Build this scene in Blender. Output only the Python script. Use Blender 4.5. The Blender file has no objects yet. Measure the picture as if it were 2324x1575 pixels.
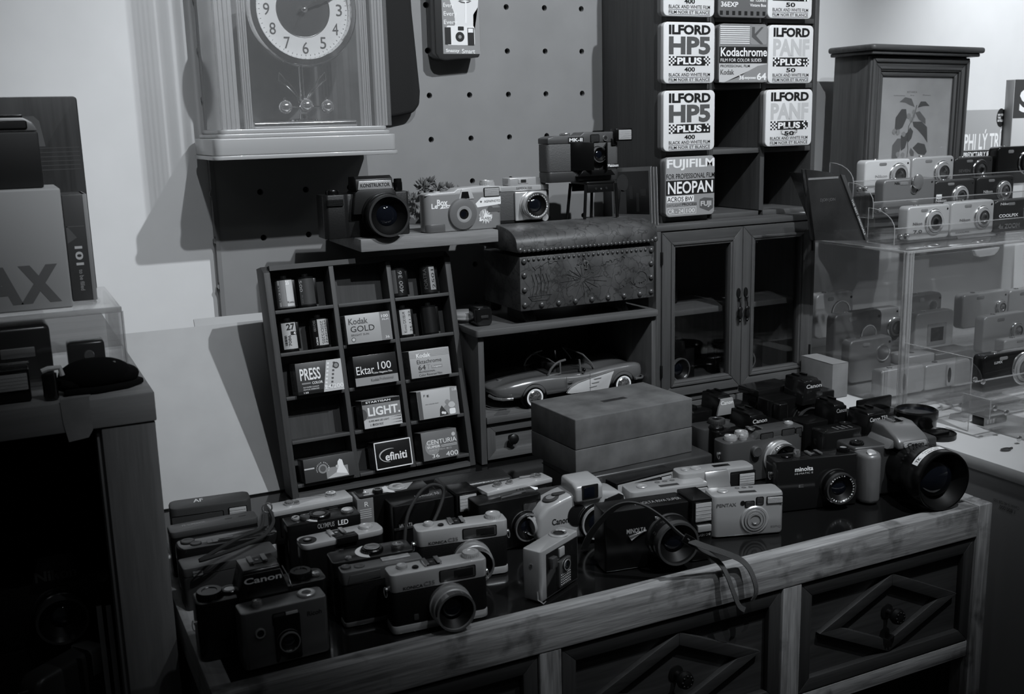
import bpy, bmesh, math, random
from mathutils import Vector, Matrix
random.seed(7)
S = bpy.context.scene; COL = S.collection
# ---------------------------------------------------------------- camera
IW, IH, FPX = 2324., 1575., 2400.
CAMZ = .50
def _axes(yaw, pitch, roll):
    cy, sy = math.cos(yaw), math.sin(yaw)
    fwd = Vector((sy*math.cos(pitch), cy*math.cos(pitch), -math.sin(pitch)))
    r = Vector((cy, -sy, 0)); u = r.cross(fwd)
    c, s = math.cos(roll), math.sin(roll)
    return r*c+u*s, u*c-r*s, fwd
RX, UP, FW = _axes(math.radians(25.8), math.radians(12.0), math.radians(-1.5))
CP = Vector((0, 0, CAMZ))
def ray(px, py): return RX*((px-IW/2)/FPX) - UP*((py-IH/2)/FPX) + FW
def atZ(px, py, z=0.): d = ray(px, py); return CP + d*((z-CP.z)/d.z)
def atY(px, py, y): d = ray(px, py); return CP + d*(y/d.y)
def atX(px, py, x): d = ray(px, py); return CP + d*(x/d.x)
cd = bpy.data.cameras.new('camera'); co = bpy.data.objects.new('camera', cd); COL.objects.link(co)
co.matrix_world = Matrix(((RX.x, UP.x, -FW.x, 0), (RX.y, UP.y, -FW.y, 0), (RX.z, UP.z, -FW.z, CAMZ), (0, 0, 0, 1)))
cd.sensor_width = 36; cd.lens = FPX*36/IW; cd.clip_start = .01
cd.dof.use_dof = True; cd.dof.focus_distance = 1.46; cd.dof.aperture_fstop = 11
try: S.cycles.transparent_max_bounces = 48
except Exception: pass
S.camera = co
# ---------------------------------------------------------------- materials
def _new(n):
    m = bpy.data.materials.new(n); m.use_nodes = True
    nt = m.node_tree; return m, nt, nt.nodes['Principled BSDF']
_mc = {}
def M(n, v, rough=.5, metal=0., coat=0., noise=0., nscale=60., bump=0., spec=.5, tint=None):
    if n in _mc: return _mc[n]
    m, nt, p = _new(n)
    c = tint or (v, v, v)
    p.inputs['Base Color'].default_value = (*c, 1)
    p.inputs['Roughness'].default_value = rough; p.inputs['Metallic'].default_value = metal
    p.inputs['Coat Weight'].default_value = coat; p.inputs['Specular IOR Level'].default_value = spec
    if noise or bump:
        tc = nt.nodes.new('ShaderNodeTexCoord'); no = nt.nodes.new('ShaderNodeTexNoise')
        no.inputs['Scale'].default_value = nscale; no.inputs['Detail'].default_value = 5
        nt.links.new(tc.outputs['Object'], no.inputs['Vector'])
        if noise:
            r = nt.nodes.new('ShaderNodeMapRange')
            r.inputs['From Min'].default_value = .3; r.inputs['From Max'].default_value = .7
            r.inputs['To Min'].default_value = v*(1-noise); r.inputs['To Max'].default_value = v*(1+noise)
            nt.links.new(no.outputs['Fac'], r.inputs['Value']); nt.links.new(r.outputs['Result'], p.inputs['Base Color'])
        if bump:
            b = nt.nodes.new('ShaderNodeBump'); b.inputs['Strength'].default_value = bump; b.inputs['Distance'].default_value = .0006
            nt.links.new(no.outputs['Fac'], b.inputs['Height']); nt.links.new(b.outputs['Normal'], p.inputs['Normal'])
    _mc[n] = m; return m
def WOOD(n, v, axis='x', contrast=.35, rough=.6, bump=.25, grain=90., blotch=0.):
    if n in _mc: return _mc[n]
    m, nt, p = _new(n); L = nt.links.new
    tc = nt.nodes.new('ShaderNodeTexCoord'); mp = nt.nodes.new('ShaderNodeMapping')
    s = {'x': (.06, 1, 1), 'y': (1, .06, 1), 'z': (1, 1, .06)}[axis]
    mp.inputs['Scale'].default_value = s; L(tc.outputs['Object'], mp.inputs['Vector'])
    no = nt.nodes.new('ShaderNodeTexNoise'); no.inputs['Scale'].default_value = grain; no.inputs['Detail'].default_value = 8; no.inputs['Distortion'].default_value = .6
    L(mp.outputs[0], no.inputs['Vector'])
    n2 = nt.nodes.new('ShaderNodeTexNoise'); n2.inputs['Scale'].default_value = grain*5; n2.inputs['Detail'].default_value = 3
    L(mp.outputs[0], n2.inputs['Vector'])
    ad = nt.nodes.new('ShaderNodeMath'); ad.operation = 'MULTIPLY_ADD'; ad.inputs[1].default_value = .4
    L(n2.outputs['Fac'], ad.inputs[0]); L(no.outputs['Fac'], ad.inputs[2])
    r = nt.nodes.new('ShaderNodeMapRange'); r.inputs['From Min'].default_value = .45; r.inputs['From Max'].default_value = .95
    r.inputs['To Min'].default_value = v*(1-contrast); r.inputs['To Max'].default_value = v*(1+contrast)
    L(ad.outputs[0], r.inputs['Value']); out = r.outputs['Result']
    if blotch:
        n3 = nt.nodes.new('ShaderNodeTexNoise'); n3.inputs['Scale'].default_value = 25; n3.inputs['Detail'].default_value = 6
        L(tc.outputs['Object'], n3.inputs['Vector'])
        r3 = nt.nodes.new('ShaderNodeMapRange'); r3.inputs['From Min'].default_value = .56; r3.inputs['From Max'].default_value = .68
        r3.inputs['To Min'].default_value = 1; r3.inputs['To Max'].default_value = 1-blotch
        L(n3.outputs['Fac'], r3.inputs['Value'])
        mu = nt.nodes.new('ShaderNodeMath'); mu.operation = 'MULTIPLY'; L(out, mu.inputs[0]); L(r3.outputs[0], mu.inputs[1]); out = mu.outputs[0]
    L(out, p.inputs['Base Color'])
    p.inputs['Roughness'].default_value = rough
    b = nt.nodes.new('ShaderNodeBump'); b.inputs['Strength'].default_value = bump; b.inputs['Distance'].default_value = .0006
    L(ad.outputs[0], b.inputs['Height']); L(b.outputs[0], p.inputs['Normal'])
    _mc[n] = m; return m
def CLEAR(n, tr=.93, gl=.12, rough=.02, haze=0.):
    """thin clear plastic or glass: see-through with a fresnel sheen and faint milkiness"""
    if n in _mc: return _mc[n]
    m = bpy.data.materials.new(n); m.use_nodes = True; nt = m.node_tree; nt.nodes.clear(); L = nt.links.new
    o = nt.nodes.new('ShaderNodeOutputMaterial'); t = nt.nodes.new('ShaderNodeBsdfTransparent'); t.inputs[0].default_value = (tr, tr, tr, 1)
    g = nt.nodes.new('ShaderNodeBsdfGlossy'); g.inputs['Roughness'].default_value = rough
    f = nt.nodes.new('ShaderNodeLayerWeight'); f.inputs[0].default_value = .5
    q = nt.nodes.new('ShaderNodeMath'); q.operation = 'POWER'; q.inputs[1].default_value = 4.; L(f.outputs['Facing'], q.inputs[0])
    a = nt.nodes.new('ShaderNodeMath'); a.operation = 'MULTIPLY_ADD'; a.inputs[1].default_value = .8; a.inputs[2].default_value = .02+gl*.2; a.use_clamp = True; L(q.outputs[0], a.inputs[0])
    x = nt.nodes.new('ShaderNodeMixShader'); L(a.outputs[0], x.inputs[0]); L(t.outputs[0], x.inputs[1]); L(g.outputs[0], x.inputs[2])
    out = x.outputs[0]
    if haze:
        d = nt.nodes.new('ShaderNodeBsdfDiffuse'); d.inputs[0].default_value = (.8, .8, .8, 1)
        y = nt.nodes.new('ShaderNodeMixShader'); y.inputs[0].default_value = haze; L(out, y.inputs[1]); L(d.outputs[0], y.inputs[2]); out = y.outputs[0]
    L(out, o.inputs[0]); _mc[n] = m; return m
BLK = M('black_plastic', .004, .24, spec=.4); BLKM = M('black_leatherette', .004, .55, bump=.6, nscale=900, spec=.12); SOOT = M('matte_black', .004, .9, spec=.1); LIN = M('lens_inside', .004, .45, spec=.15)
GLOSSB = M('gloss_black', .008, .12, coat=.3)
SIL = M('satin_silver', .48, .3, .5); SILD = M('grey_silver_plastic', .24, .38, .25); CHR = M('chrome', .7, .12, .9); ALU = M('brushed_aluminium', .5, .3, 1.)
DGR = M('dark_grey_plastic', .028, .4); GUN = M('gunmetal', .075, .34, .4); MGR = M('mid_grey', .16, .5)
WHT = M('white_print', .8, .45); INK = M('black_print', .012, .45); G1 = M('dark_grey_print', .09, .45); G2 = M('mid_grey_print', .25, .45); G3 = M('light_grey_print', .5, .45)
PAPER = M('white_paper', .75, .7); LENSG = M('lens_glass', .004, .04, coat=1., tint=(.004, .005, .008)); WING = M('window_glass', .03, .06, coat=.6)
FLASHM = M('flash_diffuser', .45, .15, .3, bump=.5, nscale=400); ACR = CLEAR('clear_acrylic', .95, .15, .02, .015); ACRE = CLEAR('acrylic_edge', .8, .5, .05, .22); GLASS = CLEAR('clear_glass', .97, .1, .01)
# ---------------------------------------------------------------- mesh builder
_tc = {}
def text_mesh(s, bold):
    k = (s, bold)
    if k in _tc: return _tc[k]
    c = bpy.data.curves.new('t', 'FONT'); c.body = s; c.offset = bold; c.resolution_u = 3; c.fill_mode = 'FRONT'
    o = bpy.data.objects.new('t', c)
    me = bpy.data.meshes.new_from_object(o); bpy.data.objects.remove(o); bpy.data.curves.remove(c)
    _tc[k] = me; return me
def rr(x0, x1, z0, z1, r, n=4):
    r = min(r, abs(x1-x0)/2.001, abs(z1-z0)/2.001); o = []
    for cx, cz, a in ((x1-r, z0+r, -90), (x1-r, z1-r, 0), (x0+r, z1-r, 90), (x0+r, z0+r, 180)):
        for i in range(n+1):
            t = math.radians(a+90*i/n); o.append((cx+r*math.cos(t), cz+r*math.sin(t)))
    return o
def ell(cx, cz, rx, rz=None, n=28, a0=0, a1=360):
    rz = rx if rz is None else rz; k = n if a1-a0 >= 360 else n+1
    return [(cx+rx*math.cos(math.radians(a0+(a1-a0)*i/n)), cz+rz*math.sin(math.radians(a0+(a1-a0)*i/n))) for i in range(k)]
class B:
    def __init__(s, T=None): s.bm = bmesh.new(); s.mats = []; s.T = T or Matrix(); s.n = 0
    def mi(s, m):
        if m not in s.mats: s.mats.append(m)
        return s.mats.index(m)
    def add(s, tb, mat, T=None):
        i = s.mi(mat) if mat else None
        if i is not None:
            for f in tb.faces: f.material_index = i
        tb.transform(s.T @ (T or Matrix()))
        me = bpy.data.meshes.new('x'); tb.to_mesh(me); tb.free(); s.bm.from_mesh(me); bpy.data.meshes.remove(me); return s
    def _bev(s, tb, bev, seg=2, ang=30):
        if bev > 0:
            es = [e for e in tb.edges if len(e.link_faces) == 2 and e.calc_face_angle(0) > math.radians(ang)]
            if es: bmesh.ops.bevel(tb, geom=es, offset=bev, segments=seg, affect='EDGES', clamp_overlap=True, profile=.5)
    def box(s, x0, x1, y0, y1, z0, z1, mat, bev=0, seg=2, T=None):
        tb = bmesh.new(); bmesh.ops.create_cube(tb, size=1)
        for v in tb.verts: v.co = Vector((x0+(v.co.x+.5)*(x1-x0), y0+(v.co.y+.5)*(y1-y0), z0+(v.co.z+.5)*(z1-z0)))
        bmesh.ops.recalc_face_normals(tb, faces=tb.faces); s._bev(tb, bev, seg); return s.add(tb, mat, T)
    def _prism(s, pts3, off, mat, bev, seg, T):
        tb = bmesh.new(); vs = [tb.verts.new(p) for p in pts3]; f = tb.faces.new(vs)
        r = bmesh.ops.extrude_face_region(tb, geom=[f]); vv = [g for g in r['geom'] if isinstance(g, bmesh.types.BMVert)]
        for v in vv: v.co += Vector(off)
        bmesh.ops.recalc_face_normals(tb, faces=tb.faces); s._bev(tb, bev, seg); return s.add(tb, mat, T)
    def plate(s, poly, y0, y1, mat, bev=0, seg=2, T=None):   # outline seen from the front (x,z), thickness in y
        return s._prism([(x, y0, z) for x, z in poly], (0, y1-y0, 0), mat, bev, seg, T)
    def plan(s, poly, z0, z1, mat, bev=0, seg=2, T=None):    # outline seen from above (x,y)
        return s._prism([(x, y, z0) for x, y in poly], (0, 0, z1-z0), mat, bev, seg, T)
    def side(s, poly, x0, x1, mat, bev=0, seg=2, T=None):    # outline seen from the side (y,z)
        return s._prism([(x0, y, z) for y, z in poly], (x1-x0, 0, 0), mat, bev, seg, T)
    def lathe(s, prof, o, axis, mats, n=32, T=None):         # prof [(r,t)], t measured along axis
        tb = bmesh.new(); ax = Vector(axis).normalized(); a = Vector((0, 0, 1)) if abs(ax.z) < .9 else Vector((1, 0, 0))
        e1 = ax.cross(a).normalized(); e2 = ax.cross(e1); o = Vector(o); rings = []
        for r, t in prof:
            if r <= 1e-7: rings.append([tb.verts.new(o+ax*t)])
            else: rings.append([tb.verts.new(o+ax*t+(e1*math.cos(2*math.pi*i/n)+e2*math.sin(2*math.pi*i/n))*r) for i in range(n)])
        for k in range(len(rings)-1):
            p, q = rings[k], rings[k+1]; m = mats[min(k, len(mats)-1)] if isinstance(mats, (list, tuple)) else mats
            mi = s.mi(m)
            for i in range(n):
                j = (i+1) % n
                if len(p) == 1 and len(q) == 1: continue
                if len(p) == 1: f = tb.faces.new((p[0], q[j], q[i]))
                elif len(q) == 1: f = tb.faces.new((p[i], p[j], q[0]))
                else: f = tb.faces.new((p[i], p[j], q[j], q[i]))
                f.material_index = mi
        bmesh.ops.recalc_face_normals(tb, faces=tb.faces)
        return s.add(tb, None, T)
    def cyl(s, o, axis, r, h, mat, n=28, bev=0, r2=None, T=None):
        r2 = r if r2 is None else r2
        return s.lathe([(0, 0), (r-bev, 0), (r, bev), (r2, h-bev), (r2-bev, h), (0, h)] if bev else [(0, 0), (r, 0), (r2, h), (0, h)], o, axis, mat, n, T)
    def sph(s, o, r, mat, sc=(1, 1, 1), n=20, T=None):
        tb = bmesh.new(); bmesh.ops.create_uvsphere(tb, u_segments=n, v_segments=max(6, n//2), radius=r)
        for v in tb.verts: v.co = Vector((v.co.x*sc[0]+o[0], v.co.y*sc[1]+o[1], v.co.z*sc[2]+o[2]))
        return s.add(tb, mat, T)
    def tube(s, pts, r, mat, n=8, flat=None, closed=False, T=None):   # flat=(w,t,normal hint) gives a ribbon
        tb = bmesh.new(); P = [Vector(p) for p in pts]; rings = []; N = len(P); prev = None
        for i, p in enumerate(P):
            t = (P[(i+1) % N]-P[i-1]) if closed else (P[min(i+1, N-1)]-P[max(i-1, 0)])
            t.normalize()
            if prev is None:
                a = Vector(flat[2]) if flat else (Vector((0, 0, 1)) if abs(t.z) < .9 else Vector((1, 0, 0)))
            else: a = prev
            e1 = (a-t*a.dot(t)).normalized(); prev = e1; e2 = t.cross(e1)
            rad = r[i] if isinstance(r, (list, tuple)) else r
            if flat: w, th = flat[0]/2, flat[1]/2; ring = [p+e1*a1*th+e2*b1*w for a1, b1 in ((1, 1), (1, -1), (-1, -1), (-1, 1))]
            else: ring = [p+(e1*math.cos(2*math.pi*k/n)+e2*math.sin(2*math.pi*k/n))*rad for k in range(n)]
            rings.append([tb.verts.new(v) for v in ring])
        k = len(rings[0])
        for i in range(N if closed else N-1):
            a, b = rings[i], rings[(i+1) % N]
            for j in range(k): tb.faces.new((a[j], a[(j+1) % k], b[(j+1) % k], b[j]))
        if not closed: tb.faces.new(rings[0]); tb.faces.new(rings[-1][::-1])
        bmesh.ops.recalc_face_normals(tb, faces=tb.faces); return s.add(tb, mat, T)
    # flat print on a front plane: y is the plane, layers step outwards
    def poly(s, pts, y, mat, layer=1, T=None):
        tb = bmesh.new(); yy = y-.00012*layer; tb.faces.new([tb.verts.new((x, yy, z)) for x, z in pts]); bmesh.ops.triangulate(tb, faces=tb.faces)
        bmesh.ops.recalc_face_normals(tb, faces=tb.faces)
        return s.add(tb, mat, T)
    def rect(s, x0, x1, z0, z1, y, mat, layer=1, T=None): return s.poly([(x0, z0), (x1, z0), (x1, z1), (x0, z1)], y, mat, layer, T)
    def text(s, t, x0, x1, z0, z1, y, mat, bold=0., layer=2, T=None, rot=0, shear=0.):
        me = text_mesh(t, bold); tb = bmesh.new(); tb.from_mesh(me)
        if not tb.verts: tb.free(); return s
        ax = min(v.co.x for v in tb.verts); bx = max(v.co.x for v in tb.verts); ay = min(v.co.y for v in tb.verts); by = max(v.co.y for v in tb.verts)
        yy = y-.00012*layer
        for v in tb.verts:
            u = (v.co.x-ax)/max(bx-ax, 1e-6); w = (v.co.y-ay)/max(by-ay, 1e-6)
            if rot == 90: u, w = 1-w, u           # reads bottom to top
            elif rot == -90: u, w = w, 1-u        # reads top to bottom
            elif rot == 180: u, w = 1-u, 1-w
            v.co = Vector((x0+u*(x1-x0)+shear*(w-.5)*(z1-z0), yy, z0+w*(z1-z0)))
        return s.add(tb, mat, T)
    def build(s, name, parent=None, ang=38):
        me = bpy.data.meshes.new(name); s.bm.to_mesh(me); s.bm.free()
        for m in s.mats: me.materials.append(m)
        me.polygons.foreach_set('use_smooth', [True]*len(me.polygons)); me.set_sharp_from_angle(angle=math.radians(ang))
        o = bpy.data.objects.new(name, me); COL.objects.link(o)
        if parent: o.parent = parent
        return o
def thing(name, label, cat, loc=(0, 0, 0), rz=0., group=None, rot=None):
    o = bpy.data.objects.new(name, None); COL.objects.link(o); o.empty_display_size = .01
    o.location = loc; o.rotation_euler = rot or (0, 0, rz); o['label'] = label; o['category'] = cat
    if group: o['group'] = group
    return o
def tag(o, label, cat, group=None):
    o['label'] = label; o['category'] = cat
    if group: o['group'] = group
    return o
def struct(b, name): o = b.build(name); o['kind'] = 'structure'; return o
def TR(*v): return Matrix.Translation(Vector(v))
def RZ(d): return Matrix.Rotation(math.radians(d), 4, 'Z')
def RXm(d): return Matrix.Rotation(math.radians(d), 4, 'X')
def RYm(d): return Matrix.Rotation(math.radians(d), 4, 'Y')
TOPT = RXm(-90)      # turns a front-facing print into one lying on a top (x stays, z becomes y)
mm = .001
# ---------------------------------------------------------------- setting
W_WALL = M('wall_paint', .62, .85, noise=.04, nscale=9, bump=.12)
b = B(); b.box(-1.6, 3.4, 1.614, 1.70, -.9, 1.9, W_WALL); struct(b, 'wall_back')
b = B(); b.box(-1.6, 3.4, -1.6, 1.62, -.95, -.9, M('floor_tile', .12, .5)); struct(b, 'floor')
b = B(); b.box(2.75, 2.83, -1.2, 1.62, -.9, 1.9, W_WALL); struct(b, 'wall_right')
# pegboard with real holes
PEG = M('pegboard_paint', .215, .55, noise=.06, nscale=14, bump=.08); PEGD = M('hole_shade', .012, .9)
t = thing('pegboard', 'painted grey pegboard panel behind the clock and the shelves', 'pegboard', (0, 0, 0))
b = B(); tb = bmesh.new(); gx, gz = .0695, .0685
for i in range(-5, 5):
    for j in range(-2, 11):
        cx, cz = .640+gx*i, .6815-gz*j
        x0, x1, z0, z1 = cx-gx/2, cx+gx/2, cz-gz/2, cz+gz/2
        if i == -5: x0 = .297
        if i == 4: x1 = .984
        sq, ci, cb = [], [], []
        for k in range(16):
            a = 2*math.pi*(k+.0)/16; u, v = math.cos(a), math.sin(a); m_ = max(abs(u), abs(v)); u2, v2 = u/m_, v/m_
            sq.append(tb.verts.new((x1 if u2 > .99 else x0 if u2 < -.99 else cx+u2*(x1-cx if u2 > 0 else cx-x0), 1.60, cz+v2*gz/2)))
            ci.append(tb.verts.new((cx+.0046*u, 1.60, cz+.0046*v))); cb.append(tb.verts.new((cx+.0046*u, 1.609, cz+.0046*v)))
        for k in range(16):
            l = (k+1) % 16; tb.faces.new((sq[k], sq[l], ci[l], ci[k])); tb.faces.new((ci[k], ci[l], cb[l], cb[k]))
bmesh.ops.remove_doubles(tb, verts=tb.verts, dist=1e-5); bmesh.ops.recalc_face_normals(tb, faces=tb.faces)
b.add(tb, PEG); b.build('board', t, 30)
b = B(); b.box(.297, .984, 1.609, 1.613, -.03, .85, PEGD); b.build('hole_shade_sheet', t)  # dark sheet added behind the holes so they read as shaded
b = B(); b.box(.2905, .297, 1.5985, 1.613, -.03, .85, M('peg_edge', .16, .6)); b.build('edge_strip', t)
b = B(); b.box(.984, .987, 1.5985, 1.613, -.03, .85, M('peg_edge', .16, .6)); b.build('edge_strip', t)
# ---------------------------------------------------------------- long drawer table
RIM = WOOD('worn_pale_wood', .27, 'x', .6, .65, .8, 110, .6); RIMZ = WOOD('worn_pale_wood_upright', .2, 'z', .6, .65, .8, 110, .6)
DRW = WOOD('dark_brown_drawer', .03, 'x', .35, .5, .3, 80); DRZ = WOOD('dark_brown_drawer_upright', .03, 'z', .35, .5, .3, 80)
t = thing('drawer_table', 'low wooden table with a pale worn rim, glossy dark top and diamond front drawers', 'table', (0, 0, -.42))
t.location = (.6, 1.2, -.42); tb_ = t
inv = TR(-.6, -1.2, .42)
TX0, TX1 = .128, 1.124
b = B(inv); b.box(TX0+.02, TX1-.025, .922, 1.60, -.012, -.002, M('black_glass_top', .006, .13, coat=.2)); b.build('table_top', t)
b = B(inv); b.box(TX0, TX1-.026, .90, .922, -.042, 0, RIM, .0015); b.build('front_rail', t)
b = B(inv); b.box(TX0, TX0+.02, .923, 1.60, -.042, 0, WOOD('worn_pale_wood_side', .26, 'y', .35, .65, .4, 70, .45), .0015); b.build('side_rail', t)
b = B(inv); b.box(TX1-.025, TX1, .93, 1.60, -.042, 0, WOOD('worn_pale_wood_side', .26, 'y'), .0015); b.build('side_rail', t)
for x0, x1 in ((.13, .155), (.458, .484), (.780, .808), (1.099, 1.124)):
    b = B(inv); b.box(x0, x1, .9005, .93, -.42, -.0425 if x1 < 1.1 else 0, RIMZ, .0015); b.build('post', t)
b = B(inv); b.box(.156, 1.098, .904, .925, -.212, -.190, RIM, .001); b.build('lower_rail', t)
b = B(inv); b.box(.13, 1.12, 1.56, 1.60, -.42, -.013, DRW); b.build('back_panel', t)
b = B(inv); b.box(1.112, 1.121, .931, 1.56, -.42, -.0425, DRW); b.build('side_panel', t)
b = B(inv); b.box(.131, .14, .931, 1.56, -.42, -.0425, DRW); b.build('side_panel', t)
b = B(inv); b.box(.14, 1.11, .93, 1.55, -.226, -.214, DRW); b.build('bottom_shelf', t)
def ring(b, x0, x1, z0, z1, w, yf, yb, mh, mv, bev=.0008, T=None):
    b.plate([(x0, z0), (x1, z0), (x1-w, z0+w), (x0+w, z0+w)], yf, yb, mh, bev, T=T); b.plate([(x0, z1), (x0+w, z1-w), (x1-w, z1-w), (x1, z1)], yf, yb, mh, bev, T=T)
    b.plate([(x0, z0), (x0+w, z0+w), (x0+w, z1-w), (x0, z1)], yf, yb, mv, bev, T=T); b.plate([(x1, z0), (x1, z1), (x1-w, z1-w), (x1-w, z0+w)], yf, yb, mv, bev, T=T)
def drawer(x0, x1, z0, z1):
    f = B(inv); f.box(x0, x1, .912, .922, z0, z1, DRW); f.box(x0, x0+.008, .922, 1.45, z0, z1-.01, DRW); f.box(x1-.008, x1, .922, 1.45, z0, z1-.01, DRW); f.box(x0, x1, .922, 1.45, z0, z0+.006, DRW)
    fo = f.build('drawer', t)
    m_ = B(inv); ring(m_, x0, x1, z0, z1, .017, .9035, .912, DRW, DRZ); m_.build('drawer_frame', fo)
    cx, cz, rx, rz, w = (x0+x1)/2+.004, (z0+z1)/2, .116, .053, .017
    d = B(inv); k = 1-w/rz*.92
    P = [(cx-rx, cz), (cx, cz-rz), (cx+rx, cz), (cx, cz+rz)]; Q = [(cx-rx*k, cz), (cx, cz-rz*k), (cx+rx*k, cz), (cx, cz+rz*k)]
    for i in range(4): j = (i+1) % 4; d.plate([P[i], P[j], Q[j], Q[i]], .9045, .912, DRW, .0008)
    d.build('diamond_moulding', fo)
    kb = B(inv); kb.lathe([(.0095, -.0), (.0095, .0015), (.004, .003), (.003, .010), (.0085, .013), (.0105, .018), (.009, .023), (.004, .025), (0, .0252)], (cx, .912, cz), (0, -1, 0), M('dark_iron', .02, .4, .7), 24)
    for q in range(8): kb.sph((cx+.0065*math.cos(q*math.pi/4), .912-.0235, cz+.0065*math.sin(q*math.pi/4)), .0018, M('dark_iron', .02, .4, .7), n=8)
    kb.build('knob', fo)
drawer(.157, .457, -.188, -.046); drawer(.486, .779, -.188, -.046); drawer(.810, 1.097, -.188, -.046)
# ---------------------------------------------------------------- white desk on the right
DK = M('desk_white', .55, .45)
t = thing('white_desk', 'white desk with dark sides holding the clear display box', 'desk', (1.9, 1.2, -.42)); i2 = TR(-1.9, -1.2, .42)
b = B(i2); b.plan([(1.158, .60), (2.7, .60), (2.7, 1.612), (1.2455, 1.612), (1.2455, 1.372), (1.158, 1.372)], .022, .04, DK, .001); b.build('desk_top', t)
b = B(i2); b.box(1.160, 1.176, .605, 1.37, -.42, .022, M('desk_side', .3, .6))
c_ = atX(2286, 1158, 1.16); b.T = i2 @ TR(1.16, c_.y, c_.z) @ RZ(-90)
b.text('1.800.000', -.012, .012, -.001, .004, 0, G1, .01, 2, rot=180); b.text('Canon 5-40 f28-105', -.022, .018, .006, .010, 0, G1, .0, 2, rot=180); b.build('side_panel', t); b = B(i2); b.box(2.67, 2.69, .605, 1.61, -.42, .022, M('desk_side', .3, .6)); b.build('side_panel', t)
b = B(i2); b.box(1.176, 2.67, .62, .63, -.42, .022, M('desk_side', .3, .6))
b.build('front_panel', t)
# ---------------------------------------------------------------- film-tin cubby and glazed cabinet
CW = WOOD('cabinet_wood', .062, 'x', .25, .55, .25, 85); CWZ = WOOD('cabinet_wood_upright', .062, 'z', .25, .55, .25, 85); CWY = WOOD('cabinet_wood_deep', .05, 'y', .25, .6, .2, 85)
t = thing('glazed_cabinet', 'dark wooden cabinet with two glazed doors and drop handles', 'cabinet', (1.082, 1.5, 0)); i3 = TR(-1.082, -1.5, 0)
b = B(i3)
b.box(.922, 1.243, 1.381, 1.60, .327, .336, CW, .001); b.box(.922, .931, 1.381, 1.60, 0, .327, CWZ, .0008); b.box(1.235, 1.243, 1.381, 1.60, 0, .327, CWZ, .0008)
b.box(.931, 1.235, 1.59, 1.60, 0, .327, CWZ); b.box(.931, 1.235, 1.385, 1.59, .046, .056, CW); b.box(.931, 1.235, 1.385, 1.59, 0, .008, CW)
b.build('carcass', t)
b = B(i3); b.box(.931, 1.235, 1.41, 1.589, .183, .192, CW, .0006); b.build('inner_shelf', t)
def gdoor(x0, x1, z0, z1, hx):
    d = B(i3); ring(d, x0, x1, z0, z1, .017, 1.379, 1.392, CW, CWZ, .001); ring(d, x0+.0165, x1-.0165, z0+.0165, z1-.0165, .0045, 1.3765, 1.392, CW, CWZ, .0012)
    ring(d, x0+.0205, x1-.0205, z0+.0205, z1-.0205, .004, 1.3785, 1.392, CW, CWZ, .001); do = d.build('door', t)
    g = B(i3); g.box(x0+.024, x1-.024, 1.386, 1.388, z0+.024, z1-.024, GLASS); g.build('door_glass', do)
    IR = M('dark_iron', .02, .4, .7); h = B(i3); hz = .205
    h.plate(ell(hx, hz+.012, .004, .008), 1.377, 1.379, IR, .0004); h.sph((hx, 1.375, hz+.004), .0026, IR); h.tube([(hx, 1.3745, hz+.003), (hx, 1.373, hz-.006), (hx, 1.373, hz-.012)], .0012, IR)
    h.lathe([(0, 0), (.0022, .001), (.0028, .006), (.0045, .014), (.004, .018), (.0022, .021), (.003, .023), (0, .027)], (hx, 1.373, hz-.010), (0, 0, -1), IR, 12)
    h.sph((hx, 1.3725, hz-.0145), .0045, IR, (1, .5, 1)); h.build('drop_handle', do)
    for zz in (z0+.035, z1-.05):
        q = B(i3); xx = x0-.001 if hx > (x0+x1)/2 else x1+.001
        q.box(xx-.0015, xx+.0015, 1.377, 1.381, zz, zz+.02, IR, .0004); q.build('hinge', do)
gdoor(.932, 1.0885, .058, .325, 1.081); gdoor(1.0895, 1.234, .058, .325, 1.0955)
for x0, x1 in ((.933, 1.082), (1.086, 1.233)):
    d = B(i3); d.box(x0, x1, 1.383, 1.50, .010, .044, CW, .001); d.plate(rr(x0+.012, x1-.012, .016, .038, .001), 1.381, 1.383, CW, .0008); d.build('drawer', t)
t = thing('film_cubby', 'wooden pigeonhole rack of square holes standing on the glazed cabinet', 'rack', (1.113, 1.5, .336)); i4 = TR(-1.113, -1.5, -.336)
b = B(i4)
b.box(.957, .966, 1.42, 1.598, .336, .80, WOOD('cubby_side', .075, 'z', .25, .6, .2, 85), .0008); b.box(1.261, 1.270, 1.42, 1.598, .336, .80, CWZ, .0008)
b.box(.966, 1.261, 1.59, 1.598, .336, .80, CWZ); b.build('frame', t)
for xx in (1.0535, 1.1585):
    b = B(i4); b.box(xx-.0045, xx+.0045, 1.4215, 1.589, .345, .80, CWZ, .0006); b.build('upright', t)
for zz in (.336, .440, .5435, .647, .7505):
    b = B(i4)
    for xa, xb in ((.966, 1.0488), (1.0582, 1.1538), (1.1632, 1.261)): b.box(xa, xb, 1.4225, 1.589, zz, zz+.008, CW, .0006)
    b.build('shelf', t)
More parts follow.
